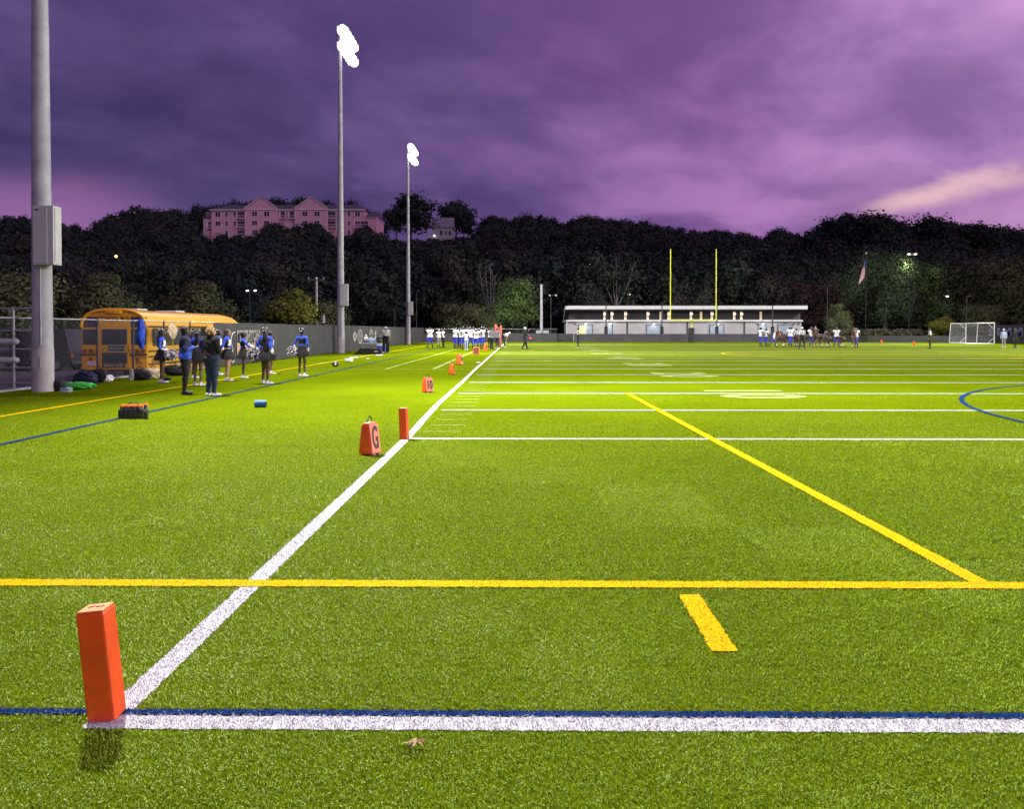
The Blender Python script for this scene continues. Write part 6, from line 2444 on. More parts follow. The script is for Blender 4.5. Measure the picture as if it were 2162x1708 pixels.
BONES = [('pelvis', 'belly', .128, .112, 1.15, .82, 'hips'), ('belly', 'chest', .112, .130, 1.15, .80, 'torso'), ('chest', 'neck', .132, .060, 1.1, .85, 'torso'),
         ('neck', 'head', .050, .046, 1, 1, 'neck'),
         ('chest', 'shL', .10, .062, 1, 1, 'torso'), ('chest', 'shR', .10, .062, 1, 1, 'torso'),
         ('shL', 'elL', .052, .040, 1, 1, 'uarm'), ('shR', 'elR', .052, .040, 1, 1, 'uarm'),
         ('elL', 'wrL', .040, .026, 1, 1, 'farm'), ('elR', 'wrR', .040, .026, 1, 1, 'farm'),
         ('pelvis', 'hipL', .10, .095, 1, 1, 'hips'), ('pelvis', 'hipR', .10, .095, 1, 1, 'hips'),
         ('hipL', 'knL', .088, .056, 1, 1, 'thigh'), ('hipR', 'knR', .088, .056, 1, 1, 'thigh'),
         ('knL', 'anL', .056, .036, 1, 1, 'shin'), ('knR', 'anR', .056, .036, 1, 1, 'shin'),
         ('anL', 'toeL', .036, .028, 1, 1, 'foot'), ('anR', 'toeR', .036, .028, 1, 1, 'foot')]


class Person:
    """collects the raw volumes; finish() turns them into body + clothes after the remesh"""

    def __init__(self, label, loc, rz, h=1.7, pose='stand', bulk=1.0, skin='skin_brown', outfit=None, hair=('short', 'hair_black'),
                 look=0.0, tilt=0.0, group=None, joints=None, voxel=0.024, extra=None, hips=1.0):
        self.__dict__.update(locals())
        self.J = build_skeleton(pose)
        if joints:
            for k, v in joints.items():
                self.J[k] = Vector(v)
        mb = MB()
        J = self.J
        self.seg = []
        for a, b, r0, r1, sx, sy, kind in BONES:
            kf = bulk if kind in ('torso', 'hips') else (1 + (bulk - 1) * 0.7)
            if kind in ('hips', 'thigh'):
                kf *= hips
            if kind in ('neck', 'foot'):
                kf = 1.0
            mb.cap(J[a], J[b], r0 * kf, r1 * kf, sx, sy, n=12)
            self.seg.append((J[a], J[b], r0 * kf, r1 * kf, kind))
        # calf and seat fullness
        for s_ in 'LR':
            m_ = J['kn' + s_].lerp(J['an' + s_], .3) + Vector((0, -.014, 0))
            mb.ball(m_, .052 * (1 + (bulk - 1) * .6), .9, 1, 1.6, 10, 8)
        if outfit and outfit.get('pads'):
            mb.cap(J['shL'] + Vector((-.02, 0, .035)), J['shR'] + Vector((.02, 0, .035)), .095, .095, sy=1.15, n=12)
            self.seg.append((J['shL'], J['shR'], .10, .10, 'torso'))
            for s_, sg in (('L', -1), ('R', 1)):
                mb.ball(J['sh' + s_] + Vector((sg * .045, 0, .02)), .095, 1, 1.1, .8)
        me = mb.mesh('raw', M['skin_tan'])
        self.tmp = bpy.data.objects.new('raw', me)
        COL.objects.link(self.tmp)
        md = self.tmp.modifiers.new('r', 'REMESH')
        md.mode = 'VOXEL'
        md.voxel_size = voxel
        md.use_smooth_shade = True
        sm = self.tmp.modifiers.new('s', 'SMOOTH')
        sm.factor = 0.5
        sm.iterations = 4
        PEOPLE.append(self)

    def finish(self, dg):
        J = self.J
        S_ = self.h / 1.70
        me = bpy.data.meshes.new_from_object(self.tmp.evaluated_get(dg))
        raw = self.tmp.data
        bpy.data.objects.remove(self.tmp)
        nv = len(me.vertices)
        co = np.empty(nv * 3)
        me.vertices.foreach_get('co', co)
        co = co.reshape(-1, 3)
        no = np.empty(nv * 3)
        me.vertex_normals.foreach_get('vector', no)
        no = no.reshape(-1, 3)
        faces = [tuple(p.vertices) for p in me.polygons]
        bpy.data.meshes.remove(me)
        best = np.full(nv, 1e9)
        kind = np.zeros(nv, int)
        tpar = np.zeros(nv)
        kinds = ['hips', 'torso', 'neck', 'uarm', 'farm', 'thigh', 'shin', 'foot']
        for a, b, r0, r1, kd in self.seg:
            a_, b_ = np.array(a), np.array(b)
            d = b_ - a_
            t = np.clip(((co - a_) @ d) / (d @ d), 0, 1)
            dist = np.linalg.norm(co - (a_ + t[:, None] * d), axis=1) - (r0 + (r1 - r0) * t)
            m_ = dist < best
            best[m_] = dist[m_]
            kind[m_] = kinds.index(kd)
            tpar[m_] = t[m_]
        farr = [(f, kind[list(f)], tpar[list(f)]) for f in faces]
        root = thing('person', self.label, 'person', self.loc, self.rz, self.group)
        root.scale = (S_, S_, S_)
        # body
        mb = MB()
        mb.add(co.tolist(), faces, 0)
        head = J['head']
        head_parts(mb, head, self.look, self.tilt, fine=True)
        for s_, sg in (('L', -1), ('R', 1)):
            hand_parts(mb, J['wr' + s_], J['wr' + s_] - J['el' + s_], sg)
        me = mb.mesh('body', [M[self.skin], M['eye'], M['lips']], True)
        link('body', me, root)
        of = self.outfit or {}

        def garment(name, test, off, mats, sel=None, wob=0.004, parent=None):
            used, fs, mi = {}, [], []
            for f, k, t in farr:
                c = co[list(f)].mean(0)
                if test(kinds[int(np.bincount(k).argmax())], float(t.mean()), c):
                    idx = []
                    for v in f:
                        if v not in used:
                            used[v] = len(used)
                        idx.append(used[v])
                    fs.append(idx)
                    mi.append(sel(kinds[int(np.bincount(k).argmax())], float(t.mean()), c) if sel else 0)
            if not fs:
                return None
            vs = [None] * len(used)
            for v, i in used.items():
                q = co[v]
                w_ = wob * (math.sin(q[2] * 43 + q[0] * 31) + math.sin(q[2] * 27 - q[1] * 37 + 1.3))
                vs[i] = tuple(q + no[v] * (off + w_))
            m2 = bpy.data.meshes.new(name)
            m2.from_pydata(vs, [], fs)
            for mm in mats:
                m2.materials.append(M[mm])
            m2.polygons.foreach_set('material_index', mi)
            m2.polygons.foreach_set('use_smooth', [True] * len(fs))
            return link(name, m2, parent or root)
        pz = J['pelvis'].z
        if 'top' in of:
            sl = of.get('sleeve', 'long')
            mats = of['top']
            hem = of.get('hem', pz - .02)
            upright = abs(J['neck'].y - J['pelvis'].y) < 0.25

            def tt(k, t, c):
                if k == 'torso':
                    return c[2] > hem or not upright
                if k == 'hips':
                    return (c[2] > hem) if upright else (t > 0.35 and c[1] > J['pelvis'].y - 0.02)
                if k == 'uarm':
                    return sl == 'long' or t < of.get('cut', .62)
                if k == 'farm':
                    return sl == 'long' and t < .92
                return k == 'neck' and t < .22
            garment(of.get('topname', 'shirt'), tt, of.get('toff', .016), mats, of.get('topsel'))
        if 'pants' in of:
            end = of.get('pend', 1.0)

            def pt(k, t, c):
                if k == 'hips':
                    return True
                if k == 'torso':
                    return c[2] < pz + .10 and of.get('high', True) and abs(J['neck'].y - J['pelvis'].y) < 0.25
                if k == 'thigh':
                    return True
                return k == 'shin' and t < end
            garment('trousers', pt, of.get('poff', .009), of['pants'])
        if 'socks' in of:
            for sg in (-1, 1):
                garment('sock', lambda k, t, c: k == 'shin' and t > of.get('sfrom', .3) and c[0] * sg > 0, .004, of['socks'], wob=.001)
        # shoes
        if 'shoes' in of:
            for s_ in 'LR':
                a, b = J['an' + s_], J['toe' + s_]
                d = Vector((b.x - a.x, b.y - a.y, 0)).normalized()
                heel = a - d * .035
                m_ = MB()
                m_.cap(Vector((heel.x, heel.y, .040 + max(0, a.z - .09))), b + d * .02 + Vector((0, 0, .004)), .044, .036, sx=1.0, sy=.9, up=(0, 0, 1), n=10)
                m_.cap(a + Vector((0, 0, -.01)), a + Vector((0, 0, .015)), .046, .044, n=10)
                m_.build('shoe', M[of['shoes']], root, True)
        if 'skirt' in of:
            m_ = MB()
            n = 40
            rings = [(pz + .10, .128, 1.15, 0), (pz + .0, .160, 1.12, .002), (pz - .12, .205, 1.08, .010), (pz - .235, .232, 1.05, .018)]
            vs, fs = [], []
            bk = self.bulk * (0.5 + 0.5 * self.hips)
            for z_, r_, sx_, pl in rings:
                for k in range(n):
                    a = 2 * math.pi * k / n
                    rr_ = r_ * bk + pl * (1 if k % 2 else -1)
                    vs.append((math.cos(a) * rr_ * sx_, math.sin(a) * rr_ * .88 + J['pelvis'].y, z_))
            for i in range(len(rings) - 1):
                for k in range(n):
                    k2 = (k + 1) % n
                    fs.append((i * n + k, i * n + k2, (i + 1) * n + k2, (i + 1) * n + k))
            m_.add(vs, fs)
            m_.build('skirt', M[of['skirt']], root)
        mt = Matrix.Rotation(self.look, 3, 'Z') @ Matrix.Rotation(-self.tilt, 3, 'X')
        W = lambda x, y, z: mt @ Vector((x, y, z)) + head
        st, hm = self.hair
        if st in ('helmet', 'helmetw'):
            shell = MB()
            vs, fs = [], []
            nu, nvv = 18, 11
            for j in range(nvv):
                a = math.pi * 0.74 * j / (nvv - 1)
                for k in range(nu):
                    b = 2 * math.pi * k / nu
                    y = math.sin(a) * math.sin(b)
                    z = math.cos(a)
                    r_ = .134
                    P = Vector((math.sin(a) * math.cos(b) * r_, y * r_ * 1.12 - .008, z * r_ * 1.04 + .012))
                    if y > .55 and z < .42:      # face opening
                        P = P * .78
                    vs.append(mt @ P + head)
            for j in range(nvv - 1):
                for k in range(nu):
                    k2 = (k + 1) % nu
                    b = 2 * math.pi * (k + .5) / nu
                    a = math.pi * .74 * (j + .5) / (nvv - 1)
                    if math.sin(a) * math.sin(b) > .60 and math.cos(a) < .38:
                        continue
                    fs.append((j * nu + k, (j + 1) * nu + k, (j + 1) * nu + k2, j * nu + k2))
            shell.add(vs, fs)
            hl = shell.build('helmet', M[hm], root, True)
            mk = MB()
            for z_ in (-.02, -.06, -.10):
                pts = [W(-.10, .07, z_), W(-.06, .145, z_), W(.06, .145, z_), W(.10, .07, z_)]
                for a, b in zip(pts[:-1], pts[1:]):
                    mk.cap(a, b, .006, .006, n=5)
            for x_ in (-.04, .04):
                mk.cap(W(x_, .14, .05), W(x_, .15, -.10), .006, .006, n=5)
            mk.build('face_mask', M['print_white'] if of.get('whitemask') else M['dark_metal'], hl)
            sp = MB()
            for k in range(7):
                a = R(-55 + k * 22)
                a2 = R(-55 + (k + 1) * 22)
                sp.cap(W(0, math.sin(-a) * .153 - .008, math.cos(a) * .142 + .012), W(0, math.sin(-a2) * .153 - .008, math.cos(a2) * .142 + .012), .014, .014, sx=1, sy=.25, n=6)
            sp.build('helmet_stripe', M['print_white'], hl, True)
        elif st == 'cap':
            m_ = MB()
            m_.ball(W(0, -.004, .038), .098, .92, 1.06, .92, 16, 10, mtx=mt)
            c_ = m_.build('cap', M[hm], root, True)
            m_ = MB()
            m_.cap(W(-.045, .10, .055), W(.045, .10, .055), .055, .055, sx=.9, sy=.12, up=mt @ Vector((0, -.2, 1)), n=10)
            m_.build('brim', M[hm], c_, True)
            m_ = MB()
            m_.ball(W(0, -.02, -.005), .092, .88, 1.0, .95, 12, 8, mtx=mt)
            m_.build('hair', M['hair_black'], root, True)
        elif st:
            m_ = MB()
            m_.ball(W(0, -.018, .022), .104, .86, 1.0, 1.06, 18, 12, mtx=mt)
            if st == 'long':
                m_.cap(W(0, -.055, .02), W(0, -.115, -.20), .082, .078, sx=1.05, sy=.62, n=12)
                m_.cap(W(0, -.115, -.20), W(0, -.130, -.42), .078, .040, sx=1.15, sy=.5, n=12)
            if st == 'verylong':
                m_.cap(W(.02, -.05, .02), W(.03, -.13, -.22), .098, .115, sx=1.05, sy=.6, n=14)
                m_.cap(W(.03, -.13, -.22), W(.04, -.175, -.52), .115, .075, sx=1.1, sy=.5, n=14)
            if st == 'ponytail':
                m_.cap(W(0, -.09, .075), W(0, -.17, .02), .036, .046, n=8)
                m_.cap(W(0, -.17, .02), W(0, -.19, -.22), .046, .028, sx=1.2, sy=.8, n=8)
            if st == 'bun':
                m_.ball(W(0, -.06, .11), .048, 1.1, 1, .9, 12, 8)
            if st == 'curly':
                rg = random.Random(8)
                for k in range(70):
                    a, b = rg.uniform(0, 6.28), rg.uniform(-.5, 1)
                    d = Vector((math.cos(a) * math.sqrt(1 - b * b), math.sin(a) * math.sqrt(1 - b * b), b))
                    if d.y > .45 and d.z < .55:
                        continue
                    m_.ball(W(d.x * .100, d.y * .112 - .028, d.z * .115 + .012), rg.uniform(.022, .036), 1, 1, 1, 7, 5)
            m_.build('hair', M[hm], root, True)
        if of.get('bow'):
            m_ = MB()
            for sg in (-1, 1):
                m_.cap(W(sg * .010, -.085, .098), W(sg * .060, -.080, .108), .010, .027, sx=1, sy=.45, n=8)
                m_.cap(W(sg * .008, -.095, .09), W(sg * .030, -.125, .02), .009, .014, sx=1, sy=.35, n=6)
            bw = m_.build('hair_bow', M['pom_white'], root, True)
            m_ = MB()
            for sg in (-1, 1):
                m_.cap(W(sg * .015, -.104, .100), W(sg * .050, -.100, .106), .009, .014, sx=1, sy=.4, n=6)
            m_.ball(W(0, -.098, .098), .014)
            m_.cap(W(-.085, -.02, .10), W(.085, -.02, .10), .012, .012, sx=1, sy=.6, n=6)
            m_.build('bow_stripe', M['pom_black'], bw, True)
        if 'number' in of:
            txt, nm, where = of['number']
            sg = 1 if where == 'front' else -1
            me = text_mesh(txt, .27, M[nm], .003, bold=.008, xs=.85)
            n_ = link('number', me, root)
            up = (J['neck'] - J['belly']).normalized()
            dpt = .155 * self.bulk + of.get('toff', .016)
            n_.location = J['chest'] + Vector((0, sg * dpt, -.03))
            n_.rotation_euler = (R(-6 * 1) if sg > 0 else R(6), 0, math.pi if sg > 0 else 0)
            if sg > 0:
                n_.rotation_euler = (R(6), 0, math.pi)
            else:
                n_.rotation_euler = (R(-4), 0, 0)
        if self.extra:
            self.extra(root, self, W)
        self.root = root


PEOPLE = []


def pom(person_root_loc, rz, h, joint, label, r=0.17):
    """crinkled strips bursting from a hidden handle"""
    S_ = h / 1.70
    m = Matrix.Rotation(rz, 3, 'Z')
    c = Vector(person_root_loc) + m @ (Vector(joint) * S_)
    rg = np.random.default_rng(int(abs(c.x * 100) + abs(c.y * 31)) % 9999)
    t = thing('pom_pom', label, 'pom-pom', c, 0, 'black and white pom-poms')
    for mm, nm, n in (('pom_white', 'white_strips', 230), ('pom_black', 'black_strips', 210)):
        d = rg.normal(size=(n, 3))
        d /= np.linalg.norm(d, axis=1)[:, None]
        L = r * rg.uniform(.75, 1.08, n)[:, None]
        side = np.cross(d, rg.normal(size=(n, 3)))
        side /= np.linalg.norm(side, axis=1)[:, None]
        w = .016
        a = d * L * .25
        b = d * L * .8
        e = d * L + side * .03 + np.array([0, 0, -.025])
        nn = np.cross(d, side)
        V1 = np.stack([a - side * w * .4, a + side * w * .4, b + side * w, b - side * w], 1)
        V2 = np.stack([b - side * w, b + side * w, e + nn * w * 1.2, e - nn * w * 1.2], 1)
        link(nm, quads_mesh(nm, np.concatenate([V1, V2]), M[mm]), t, kind='stuff')
    return t


def place(px, py):
    p = gp(px, py)
    return (p.x, p.y, 0)


def cheer_sel(k, t, c):
    if k in ('uarm', 'farm'):
        if k == 'farm' and t > .25:
            return 1          # white cuffs
        return 0
    if k in ('torso', 'hips'):
        if c[2] > 1.36:
            return 0
        if abs(c[0]) > .115:
            return 2
        return 1 if c[2] > 1.17 and c[1] > 0 else (2 if c[2] > 1.17 else 0)
    return 0


CHEER = dict(top=['blue_cloth', 'white_cloth', 'black_cloth'], topsel=cheer_sel, sleeve='long', hem=1.10, toff=.009, skirt='black_cloth', shoes='white_rubber', bow=True,
             topname='cheer_top')
# local facing is +Y; rz turns it: -90 deg faces +X (to the right in the picture)
FACE_R = R(-90)
cl = []


def cheer(px, py, rz, label, h=1.62, pose='stand', skin='skin_brown', hair=('long', 'hair_black'), bulk=1.08, look=0.0, **kw):
    of = dict(CHEER)
    of.update(kw.pop('of', {}))
    loc = place(px, py)
    return Person(label, loc, rz, h, pose, bulk, skin, of, hair, look, 0.0, 'cheerleaders in blue and white tops along the fence', hips=1.12, **kw)


c1 = cheer(342, 809, R(-78), 'leftmost cheerleader facing right with two pom-poms at her waist and a white hair bow', 1.63, 'pomfront', 'skin_dark')
c2 = cheer(418, 815, R(-10), 'cheerleader partly hidden behind the woman in the blue hoodie, pom-pom raised at her side', 1.62, 'pomback', 'skin_brown', look=.3)
c2b = cheer(409, 799, R(-60), 'cheerleader farther back behind the woman in the blue hoodie, arms held up in front', 1.58, 'faces', 'skin_brown', look=.2)
c3 = cheer(462, 792, R(-80), 'cheerleader mostly hidden behind the blond woman, facing right with a black and white bow', 1.62, 'crossed', 'skin_dark', ('ponytail', 'hair_black'))
c4 = cheer(480, 805, R(-82), 'fair-skinned cheerleader with long brown hair facing right', 1.64, ['stand', 'behind'], 'skin_tan', ('long', 'hair_brown'), of=dict(bow=False))
c5 = cheer(514, 799, R(-70), 'short cheerleader with a ponytail reaching forward to the right', 1.55, 'forward', 'skin_dark', ('ponytail', 'hair_black'))
c6 = cheer(561, 811, R(-35), 'cheerleader with very long black hair seen from behind, large pom-pom at her left side', 1.68, 'pomback', 'skin_dark', ('verylong', 'hair_black'), bulk=1.3, look=.5)
c7 = cheer(572, 790, R(-60), 'cheerleader standing just behind the one with very long black hair', 1.56, 'stand', 'skin_brown', ('ponytail', 'hair_black'))
c8 = cheer(638, 795, R(-15), 'rightmost slim cheerleader seen from behind with a pom-pom in her left hand', 1.66, 'pomback', 'skin_dark', ('bun', 'hair_black'), bulk=.95)


def pocket_phone(root, P, W):
    m_ = MB()
    m_.box(-.055, .045, -.185, -.165, .93, 1.0, bev=.006)
    m_.build('pouch', M['black_plastic'], root)
    MB().box(-.045, .035, -.190, -.186, .94, .985).build('phone', M['print_faded'], root)


Person('woman in a royal blue and black hoodie and black leggings standing with her arms folded', place(391, 833), R(-72), 1.70, 'crossed', 1.24, 'skin_dark',
       dict(top=['blue_cloth', 'navy_cloth'], topsel=lambda k, t, c: 1 if (k in ('uarm',) and c[0] > 0) or (k == 'torso' and c[0] > .03 and c[2] > 1.1) or (k == 'torso' and c[2] > 1.40) else 0,
            topname='hoodie', hem=.90, toff=.022, pants=['black_cloth'], shoes='black_plastic'), ('short', 'hair_black'), 0.1, 0, None, hips=1.12)
Person('woman with curly blond hair, black jacket and dark blue jeans seen from behind', place(447, 836), R(-28), 1.68, 'crossed', 1.34, 'skin_light',
       dict(top=['black_cloth'], topname='jacket', hem=1.0, toff=.026, pants=['teal_denim'], shoes='white_rubber', poff=.014), ('curly', 'hair_blond'), -.35, 0, None,
       extra=pocket_phone, hips=1.1)
Person('big man in light grey shirt and pale blue cap beside the blue cooler', place(815, 745.5), R(176), 1.84, ['stand', 'wide'], 1.42, 'skin_brown',
       dict(top=['grey_cloth'], sleeve='short', cut=.9, hem=.90, toff=.03, pants=['black_cloth'], poff=.03, shoes='white_rubber'), ('cap', 'light_jean'), 0, 0, None,
       joints=dict(anL=(-.16, -.02, .085), anR=(.16, -.02, .085), toeL=(-.2, .12, .03), toeR=(.2, .12, .03), knL=(-.13, .02, .5), knR=(.13, .02, .5)), hips=1.0,
       extra=lambda root, P, W: MB().box(-.03, .03, .19, .20, 1.16, 1.24).build('badge', M['print_white'], root))


def white_sel(k, t, c):
    return 1 if k == 'uarm' and t > .35 else 0


WHITE_KIT = dict(top=['white_cloth', 'black_cloth'], topsel=white_sel, sleeve='short', cut=.75, hem=.93, toff=.018, pads=True, pants=['royal_pants'], pend=.25, poff=.010,
                 socks=['black_cloth'], sfrom=.4, shoes='black_plastic')
BROWN_KIT = dict(top=['brown_jersey'], sleeve='short', cut=.75, hem=.93, toff=.018, pads=True, pants=['brown_jersey'], pend=.25, poff=.010,
                 socks=['khaki_sock'], sfrom=.55, shoes='black_plastic', whitemask=True)
REF_KIT = dict(top=['white_cloth', 'black_cloth'], topsel=lambda k, t, c: int(math.floor(c[0] / .042)) % 2 if k != 'farm' else 0, sleeve='short', cut=.85, hem=.95, toff=.014,
               pants=['black_cloth'], poff=.014, shoes='black_plastic')
VX = .028


def player(px, py, rz, label, kit='w', num=None, where='back', pose='stand', h=1.78, bulk=1.15, group=None, hair=None, skin='skin_brown', of=None, **kw):
    o = dict({'w': WHITE_KIT, 'b': BROWN_KIT, 'r': REF_KIT}[kit])
    if of:
        o.update(of)
    if num:
        o['number'] = (num, 'black_print' if kit == 'w' else 'orange_print', where)
    hr = hair or (('helmet', 'helmet_black') if kit == 'w' else (('helmet', 'helmet_brown') if kit == 'b' else ('cap', 'black_cloth')))
    g = group or ('players in white jerseys on the sideline' if px < 1200 else ('linemen and backs around the ball' if kit != 'r' else 'referees'))
    return Person(label, place(px, py), rz, h, pose, bulk, skin, o, hr, kw.pop('look', 0), kw.pop('tilt', 0), g, voxel=VX, **kw)


B = math.pi
p79 = player(908, 736, B, 'player in white jersey 79 facing the camera, helmet in his hand', num='79', where='front', hair=('short', 'hair_black'), pose=['stand', 'wide'], bulk=1.25, h=1.84)
player(926.6, 734.5, R(-150), 'fair-haired youth in a white top and dark shorts beside player 79', hair=('short', 'hair_blond'), skin='skin_light', pose='hips', h=1.72, bulk=.98,
       of=dict(pads=False, pants=['heather'], pend=.1))
player(936, 734, R(120), 'person in white vest with black sleeves and dark trousers next to the fair-haired youth', hair=('short', 'hair_black'), pose='crossed', h=1.74, bulk=1.0,
       of=dict(pads=False, pants=['black_cloth'], pend=1.0, sleeve='long'))
player(961, 736, R(-40), 'big player leaning in at the left end of the huddle, seen from behind', num='71', pose='lean', bulk=1.38, h=1.84)
player(967.5, 734, R(-70), 'coach in black at the left of the huddle behind the big player', hair=('cap', 'black_cloth'), pose='lean', bulk=1.1,
       of=dict(pads=False, top=['black_cloth'], sleeve='long', pants=['black_cloth'], pend=1))
player(972, 735, R(-60), 'slim player second from the left in the huddle', pose='stand', bulk=1.05, h=1.76)
player(979, 737, R(-30), 'player in the huddle just left of the boy in pale jeans', num='11', pose='stand', bulk=1.2, h=1.86)
player(984.5, 739.5, R(-5), 'boy in white top and pale blue jeans standing before the huddle', pose='crossed', h=1.50, bulk=1.0, hair=('short', 'hair_black'),
       of=dict(pads=False, pants=['light_jean'], pend=1, shoes='white_rubber', socks=['light_jean']))
player(993, 738.5, R(-5), 'tall player in the middle of the huddle, back to the camera, right of the boy', num='7', pose=['stand', 'wide'], bulk=1.28, h=1.86)
player(1005, 737.5, R(0), 'player in jersey 12 behind the 50 marker with his back to the camera', num='12', pose=['stand', 'hips'], bulk=1.1, h=1.68)
player(1012.5, 735.5, R(20), 'player half hidden at the right of jersey 12', num='5', pose='stand', bulk=1.1, h=1.74)
player(1019.5, 735.5, R(60), 'player at the right end of the huddle turned to the left', num='3', where='front', pose='hips', bulk=1.1, h=1.84)
player(1000, 733.5, R(170), 'player at the back of the huddle facing the camera, helmet on', pose='stand', bulk=1.1, h=1.86)
player(987, 733.5, R(165), 'player at the back of the huddle above the boy in pale jeans', pose='stand', bulk=1.1, h=1.86)

COACH = dict(top=['heather'], topname='hoodie', hem=.90, toff=.028, pants=['black_cloth'], poff=.02, shoes='black_plastic')
Person('coach in a grey hoodie and black trousers standing left of the chain poles', place(1038, 737), R(-35), 1.80, 'crossed', 1.22, 'skin_light', COACH, ('short', 'hair_brown'), 0, 0,
       'coaches on the sideline', voxel=VX)
Person('coach in a grey hoodie and white shoes under the orange chain poles', place(1049.5, 735.5), R(-20), 1.78, 'hips', 1.12, 'skin_brown', dict(COACH, shoes='white_rubber'), ('cap', 'black_cloth'), 0, 0,
       'coaches on the sideline', voxel=VX)
Person('chain crew member in a white and black vest behind the two grey-hooded coaches', place(1034, 733), R(-150), 1.80, 'stand', 1.05, 'skin_brown',
       dict(top=['white_cloth', 'black_cloth'], topsel=lambda k, t, c: 1 if k in ('uarm', 'farm') else 0, toff=.016, hem=.9, pants=['black_cloth'], shoes='black_plastic'), ('cap', 'black_cloth'), 0, 0,
       'chain crew', voxel=VX)
Person('chain crew member in a white vest holding the right orange pole', place(1056, 733.5), R(-120), 1.76, 'forward', 1.05, 'skin_tan',
       dict(top=['white_cloth', 'black_cloth'], topsel=lambda k, t, c: 1 if k in ('uarm', 'farm') else 0, toff=.016, hem=.9, pants=['heather'], shoes='black_plastic'), ('cap', 'black_cloth'), 0, 0,
       'chain crew', voxel=VX)
Person('official in a white shirt bending forward, hands on knees, by the sideline', place(1065, 733.5), FACE_R, 1.80, 'bent', 1.1, 'skin_tan',
       dict(top=['white_cloth'], sleeve='short', toff=.016, pants=['black_cloth'], poff=.02, shoes='white_rubber'), ('cap', 'white_cloth'), 0, -.3, 'referees', voxel=VX)
Person('coach in dark grey with a white cap walking right of the sideline', place(1108, 737.5), R(-80), 1.84, ['walk', 'faces'], 1.22, 'skin_light',
       dict(COACH, top=['black_cloth']), ('cap', 'white_cloth'), 0, 0, 'coaches on the sideline', voxel=VX)
player(1220.5, 731.5, R(-80), 'lone referee in a striped shirt and black trousers standing in front of the field house', 'r', h=1.82, bulk=1.0, pose='crossed')
player(1693.5, 737, R(8), 'referee with a white cap standing nearest the camera behind the line of players', 'r', h=1.86, bulk=1.2, pose=['stand', 'wide'], hair=('cap', 'white_cloth'))
player(1682, 731.5, R(10), 'referee half hidden behind the crouching linemen', 'r', h=1.78, bulk=1.0)
player(1963.5, 736, R(70), 'referee standing alone near the right pylons and soccer goal', 'r', h=1.82, bulk=1.05)

player(1606, 731, R(-70), 'leftmost player of the play, white jersey and blue trousers', num='24', where='front', pose='hips', h=1.84)
player(1617.5, 731, R(-60), 'second player from the left of the play in white and blue', num='2', where='front', pose='stand', h=1.74)
player(1634, 731, R(-85), 'player in white crouching left of brown jersey 33', pose='lunge', h=1.72)
player(1645.7, 733, R(-5), 'player in brown jersey 33 with orange number, back to the camera', 'b', num='33', pose='ready', h=1.84, bulk=1.2)
player(1659, 732, R(-88), 'brown-clad lineman bent low right of jersey 33', 'b', pose='lineman', h=1.84, bulk=1.2)
player(1668.6, 733, R(170), 'tall player in white number 3 standing among the linemen', num='3', where='front', pose='stand', h=1.9)
player(1677, 732, R(80), 'brown-clad lineman bent low just left of the white-capped referee', 'b', pose='lineman', h=1.84, bulk=1.25)
player(1700, 732, R(-80), 'brown-clad lineman crouching just right of the white-capped referee', 'b', pose='lineman', h=1.8, bulk=1.2)
player(1712.5, 732, R(160), 'player in white standing behind brown jersey 1', pose='stand', num='6', where='front', h=1.86)
player(1721, 733, R(175), 'tall player in brown jersey 1 standing upright', 'b', num='1', where='front', pose='stand', h=1.92)
player(1730, 733, R(85), 'brown-clad lineman bent over with pale socks, right of brown jersey 1', 'b', pose='lineman', h=1.86, bulk=1.25)
player(1741, 733, R(80), 'second bent brown-clad lineman to the right of brown jersey 1', 'b', pose='lineman', h=1.82, bulk=1.2)
player(1750, 732.5, R(75), 'third bent brown-clad lineman to the right of brown jersey 1', 'b', pose='ready', h=1.70, bulk=1.1)
player(1766, 733, R(178), 'player in white jersey 7 standing right of the linemen', num='7', where='front', pose='wide', h=1.82)
player(1775, 733, R(60), 'player bent forward in brown at the right of white jersey 7', 'b', pose='lineman', h=1.78, skin='skin_tan')
player(1803, 734.5, R(200), 'player in brown with orange number in the rightmost pair', 'b', num='2', where='front', pose='wide', h=1.76)
player(1807.5, 733.5, R(150), 'player in white in the rightmost pair', pose='hips', h=1.78)
Person('person in a blue top and white cap standing before the blue-lettered sign', place(2119, 733.5), R(150), 1.70, 'stand', 1.0, 'skin_tan',
       dict(top=['light_jean'], toff=.016, hem=.9, pants=['grey_cloth'], shoes='white_rubber'), ('cap', 'white_cloth'), 0, 0, 'people by the right fence', voxel=VX)
Person('person in dark clothes at the right edge before the blue-lettered sign', place(2143, 735), R(200), 1.66, 'stand', 1.0, 'skin_brown',
       dict(top=['black_cloth'], toff=.016, hem=.9, pants=['black_cloth'], shoes='black_plastic'), ('short', 'hair_black'), 0, 0, 'people by the right fence', voxel=VX)

dg = bpy.context.evaluated_depsgraph_get()
dg.update()
for P in PEOPLE:
    P.finish(dg)

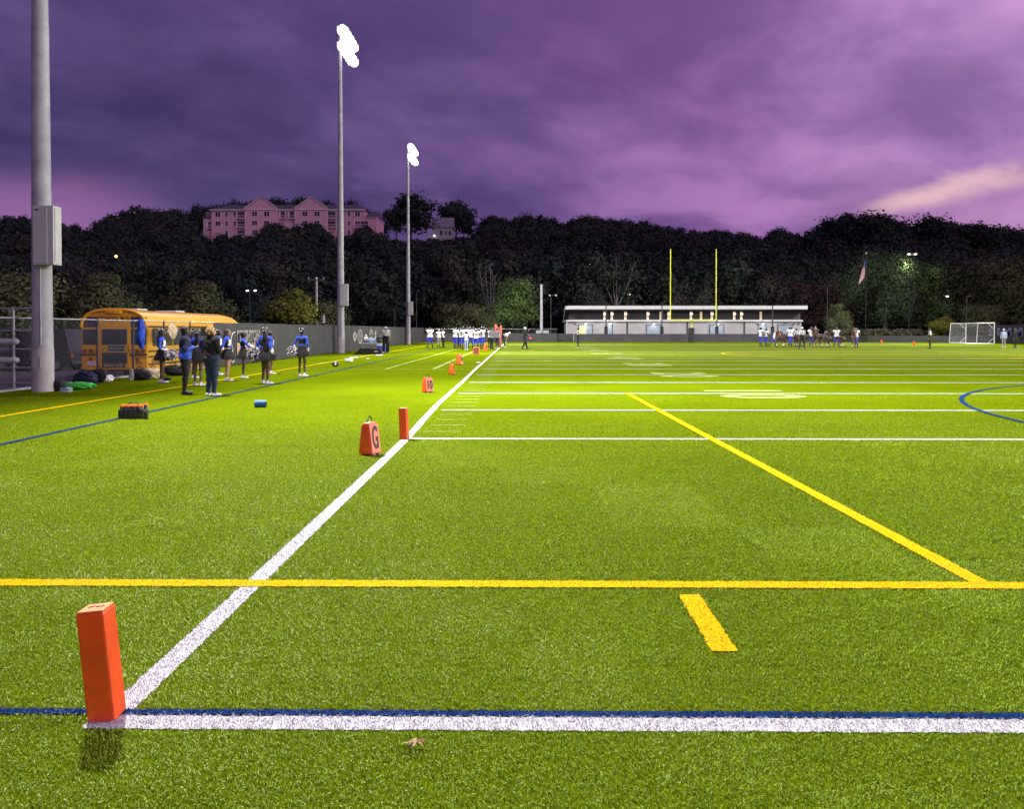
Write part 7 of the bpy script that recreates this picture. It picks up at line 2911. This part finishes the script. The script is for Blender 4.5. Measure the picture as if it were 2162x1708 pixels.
# things people hold
for P, js, lab, r_ in ((c1, (-.17, .27, .93), 'left pom-pom held before the waist by the leftmost cheerleader', .17),
                       (c1, (.17, .25, .90), 'right pom-pom held before the waist by the leftmost cheerleader', .17),
                       (c2, (-.22, -.05, .99), 'pom-pom held by the cheerleader hidden between the two women, upper one', .15),
                       (c2, (-.25, -.18, .84), 'pom-pom held by the cheerleader hidden between the two women, lower one', .16),
                       (c6, (-.22, -.24, .90), 'large pom-pom of the cheerleader with very long black hair', .225),
                       (c6, (-.33, .05, 1.03), 'second pom-pom at the left hand of the cheerleader with very long black hair', .17),
                       (c5, (.0, .50, 1.06), 'pom-pom held out to the right by the short cheerleader', .13),
                       (c3, (.0, .30, .92), 'dark pom-pom glimpsed behind the blond woman', .12),
                       (c8, (-.27, -.20, .92), 'pom-pom in the left hand of the rightmost cheerleader', .20)):
    pom(P.loc, P.rz, P.h, js, lab, r_)

# helmet in the hand of player 79
S_ = p79.h / 1.7
m = Matrix.Rotation(p79.rz, 3, 'Z')
c = Vector(p79.loc) + m @ (Vector((-.30, .10, .72)) * S_)
o = MB().ball((0, 0, 0), .14, 1, 1.15, 1, 16, 10).build('football_helmet', M['helmet_black'], None, True, loc=c)
MB().cap((-.1, -.14, -.05), (.1, -.14, -.05), .01, .01, n=5).build('face_mask', M['dark_metal'], o)
tag(o, 'black football helmet hanging from the hand of player 79', 'helmet')

# chain poles
for k, (px_, pyt, pyb, lab) in enumerate(((1046.5, 684, 734, 'left orange chain pole raised above the coaches'), (1057.5, 686.5, 735, 'right orange chain pole beside the bent official'),
                                         (1050.5, 690, 733, 'middle shorter orange chain pole between the other two'))):
    p = gp(px_, pyb)
    zt = z_at(px_, pyt, p.y)
    t = thing('chain_pole', lab, 'marker pole', (p.x, p.y, 0), 0, 'orange chain crew poles')
    MB().rod((0, 0, 0), (0, 0, zt - .4), .035, n=8).build('stick', M['chain_orange'], t, True)
    MB().cap((0, 0, zt - .75), (0, 0, zt - .12), .10, .10, n=12).build('padded_top', M['chain_orange'], t, True)
p = at(1119.5, 714, 71)
o = MB().ball((0, 0, 0), .09, 1.2, 1, 1, 12, 8).build('red_lamp', M['glow_red'], None, True, loc=p)
MB().cap((-.12, 0, -.10), (.10, 0, -.14), .05, .05, n=8).build('strap', M['black_plastic'], o)
tag(o, 'small glowing red bag at the hip of the coach in dark grey', 'bag')

bpy.context.view_layer.update()
